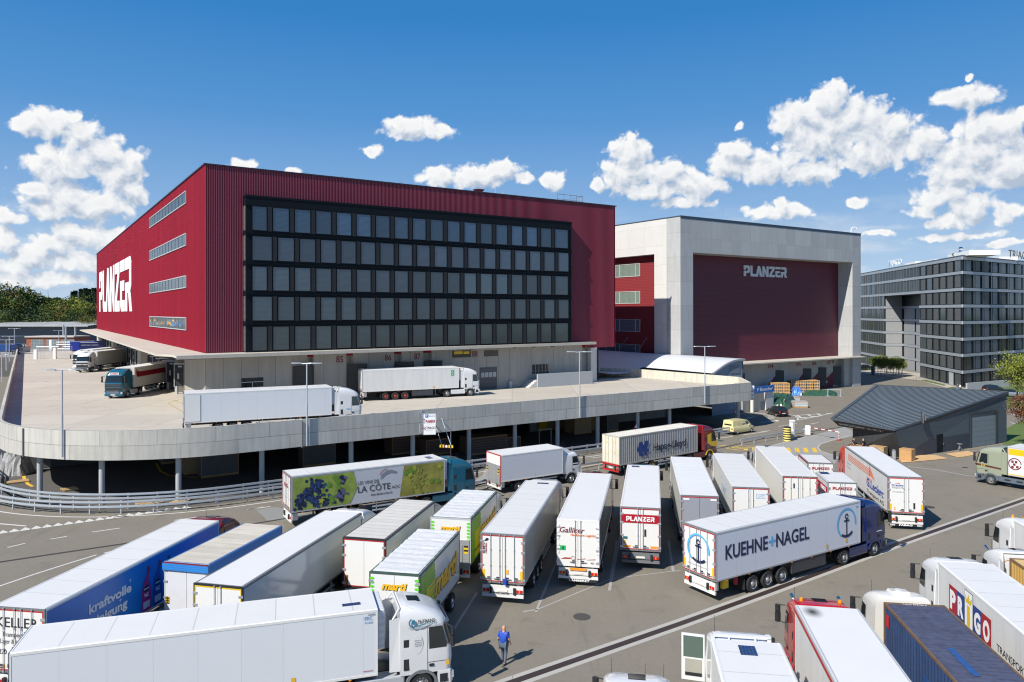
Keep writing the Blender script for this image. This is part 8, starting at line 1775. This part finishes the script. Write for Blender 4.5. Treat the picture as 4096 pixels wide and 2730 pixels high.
# ================================================================== CARS
def car(name, label, p, hd, paint, kind='hatch', z=0, group=None):
    t = thing(name, label, 'car' if kind != 'van' else 'van', (p.x, p.y, z), rad(hd), group)
    if kind == 'van': Lc, Wd, X = 4.8, .9, [(-2.4, .45, 1.0, .86), (-2.38, .32, 1.15, .89), (-1.4, .25, 1.15, .90), (1.0, .25, 1.12, .90), (1.5, .25, 1.05, .89), (2.1, .28, .92, .84), (2.4, .36, .72, .66)]; G = [(-2.36, 1.82, .74), (-2.2, 1.88, .76), (0.2, 1.9, .76), (.75, 1.80, .74), (1.55, 1.1, .80)]
    else: Lc, Wd, X = 4.3, .88, [(-2.1, .45, .9, .74), (-2.05, .3, 1.0, .84), (-1.4, .22, 1.0, .88), (.4, .22, .95, .88), (1.0, .22, .92, .87), (1.7, .24, .80, .82), (2.12, .34, .62, .62)]; G = [(-2.0, 1.05, .78), (-1.5, 1.45, .66), (-.3, 1.52, .66), (.3, 1.42, .64), (1.05, .95, .76)]
    def sec(x, z0, z1, hw): return [(x, -hw * .93, z0), (x, -hw, z0 + .15), (x, -hw, z1 - .12), (x, -hw * .93, z1), (x, hw * .93, z1), (x, hw, z1 - .12), (x, hw, z0 + .15), (x, hw * .93, z0)]
    b = MB(); b.loft([sec(*q) for q in X]); o = b.build('body', paint, t)
    b = MB(); zb = X[2][2] - .03; b.loft([[(x, -.84 if kind == 'van' else -.80, zb), (x, -hw, zt), (x, hw, zt), (x, .84 if kind == 'van' else .80, zb)] for x, zt, hw in G], sm=False); b.build('upper_body' if kind == 'van' else 'glasshouse', paint if kind == 'van' else GLASS, t)
    if kind == 'van':
        for nm, q in (('rear_window', [(-2.375, .58, 1.25), (-2.375, -.58, 1.25), (-2.30, -.54, 1.74), (-2.30, .54, 1.74)]), ('windscreen', [(.80, -.70, 1.76), (1.52, -.74, 1.16), (1.52, .74, 1.16), (.80, .70, 1.76)])):
            b = MB(); b.face([(x + (-.012 if x < 0 else .03), y, z) for x, y, z in q]); b.build(nm, GLASS, t)
        for s in (-1, 1):
            for q in ([(-.45, 1.25), (.18, 1.25), (.18, 1.70), (-.45, 1.70)], [(.32, 1.25), (1.25, 1.22), (.80, 1.66), (.32, 1.70)]):
                b = MB(); pts = [(x, s * (.853 - .105 * (z - 1.1) / .75), z) for x, z in q]; b.face(pts if s < 0 else pts[::-1]); b.build('side_window', GLASS, t)
    b = MB(); g = G[1:-1]; b.loft([[(x, -hw - .01, zt - .05), (x, -hw + .05, zt + .015), (x, hw - .05, zt + .015), (x, hw + .01, zt - .05)] for x, zt, hw in g]); b.build('roof', paint, t)
    if kind == 'van':
        b = MB(); b.box(-2.42, -1.9, -.88, .88, .3, .48); b.box(2.1, 2.38, -.7, .7, .3, .48); b.build('bumper', RUB, t); text('Taxi', M('text_orange2', (.5, .25, .1), .5), t, (-1.5, -.882, 1.35), (1, 0, 0), h=.2, w=.7, shear=.3)
    for s in (-1, 1):
        for x in (Lc * .32, -Lc * .31): wheel(t, x, s * (Wd - .11), r=.32, w=.21)
        b = MB(); b.box(X[0][0] - .02, X[0][0] + .05, *sorted((s * .55, s * .8)), .72, .9); b.build('tail_lamp', M('tail_lit', (.8, .03, .03), .3) if 'black' in label else LRED, t)
        b = MB(); b.box(.85, 1.0, *sorted((s * .86, s * 1.02)), zb + .02, zb + .16); b.build('mirror', paint, t)
    b = MB(); b.box(X[0][0] - .03, X[0][0] + .02, -.26, .26, .55, .66); b.build('number_plate', CREAM, t)
    return t
BLK = M('car_black', (.012, .012, .014), .2, coat=.8, var=.02)
car('delivery_van', 'cream yellow delivery van on the road below the deck corner', Vector((30.9, 100.1)), 36, M('car_cream', (.78, .68, .35), .3, coat=.4, var=.02), 'van')
p = P(*H1(1215, 335)); car('parked_car', 'black car with red lit tail lamps driving away past the tarpaulin', p + Vector((0, 2.0)), 100, BLK)
car('parked_car', 'dark car parked behind the right concrete pier', P(*H4(1720, 812)) + Vector((0, 1)), 175, BLK)
car('parked_car', 'black estate car parked behind the checkpoint roof', P(3973, 1569), 12, BLK)
car('parked_car', 'silver grey car parked beside the right corner of the checkpoint roof', P(4050, 1588), -20, M('car_silver', (.35, .38, .40), .25, metal=.5, coat=.5))
w_ = thing('concrete_wall', 'low concrete wall between the office and the parked cars', 'wall'); p = P(*H5(1300, 1175)); q = P(*H5(2050, 1110)); dd = (q - p).normalized(); b = MB(); b.obox((p + q) / 2, dd, (-dd.y, dd.x), (q - p).length / 2, .15, 0, 1.5); b.build('wall', CONCC, w_)
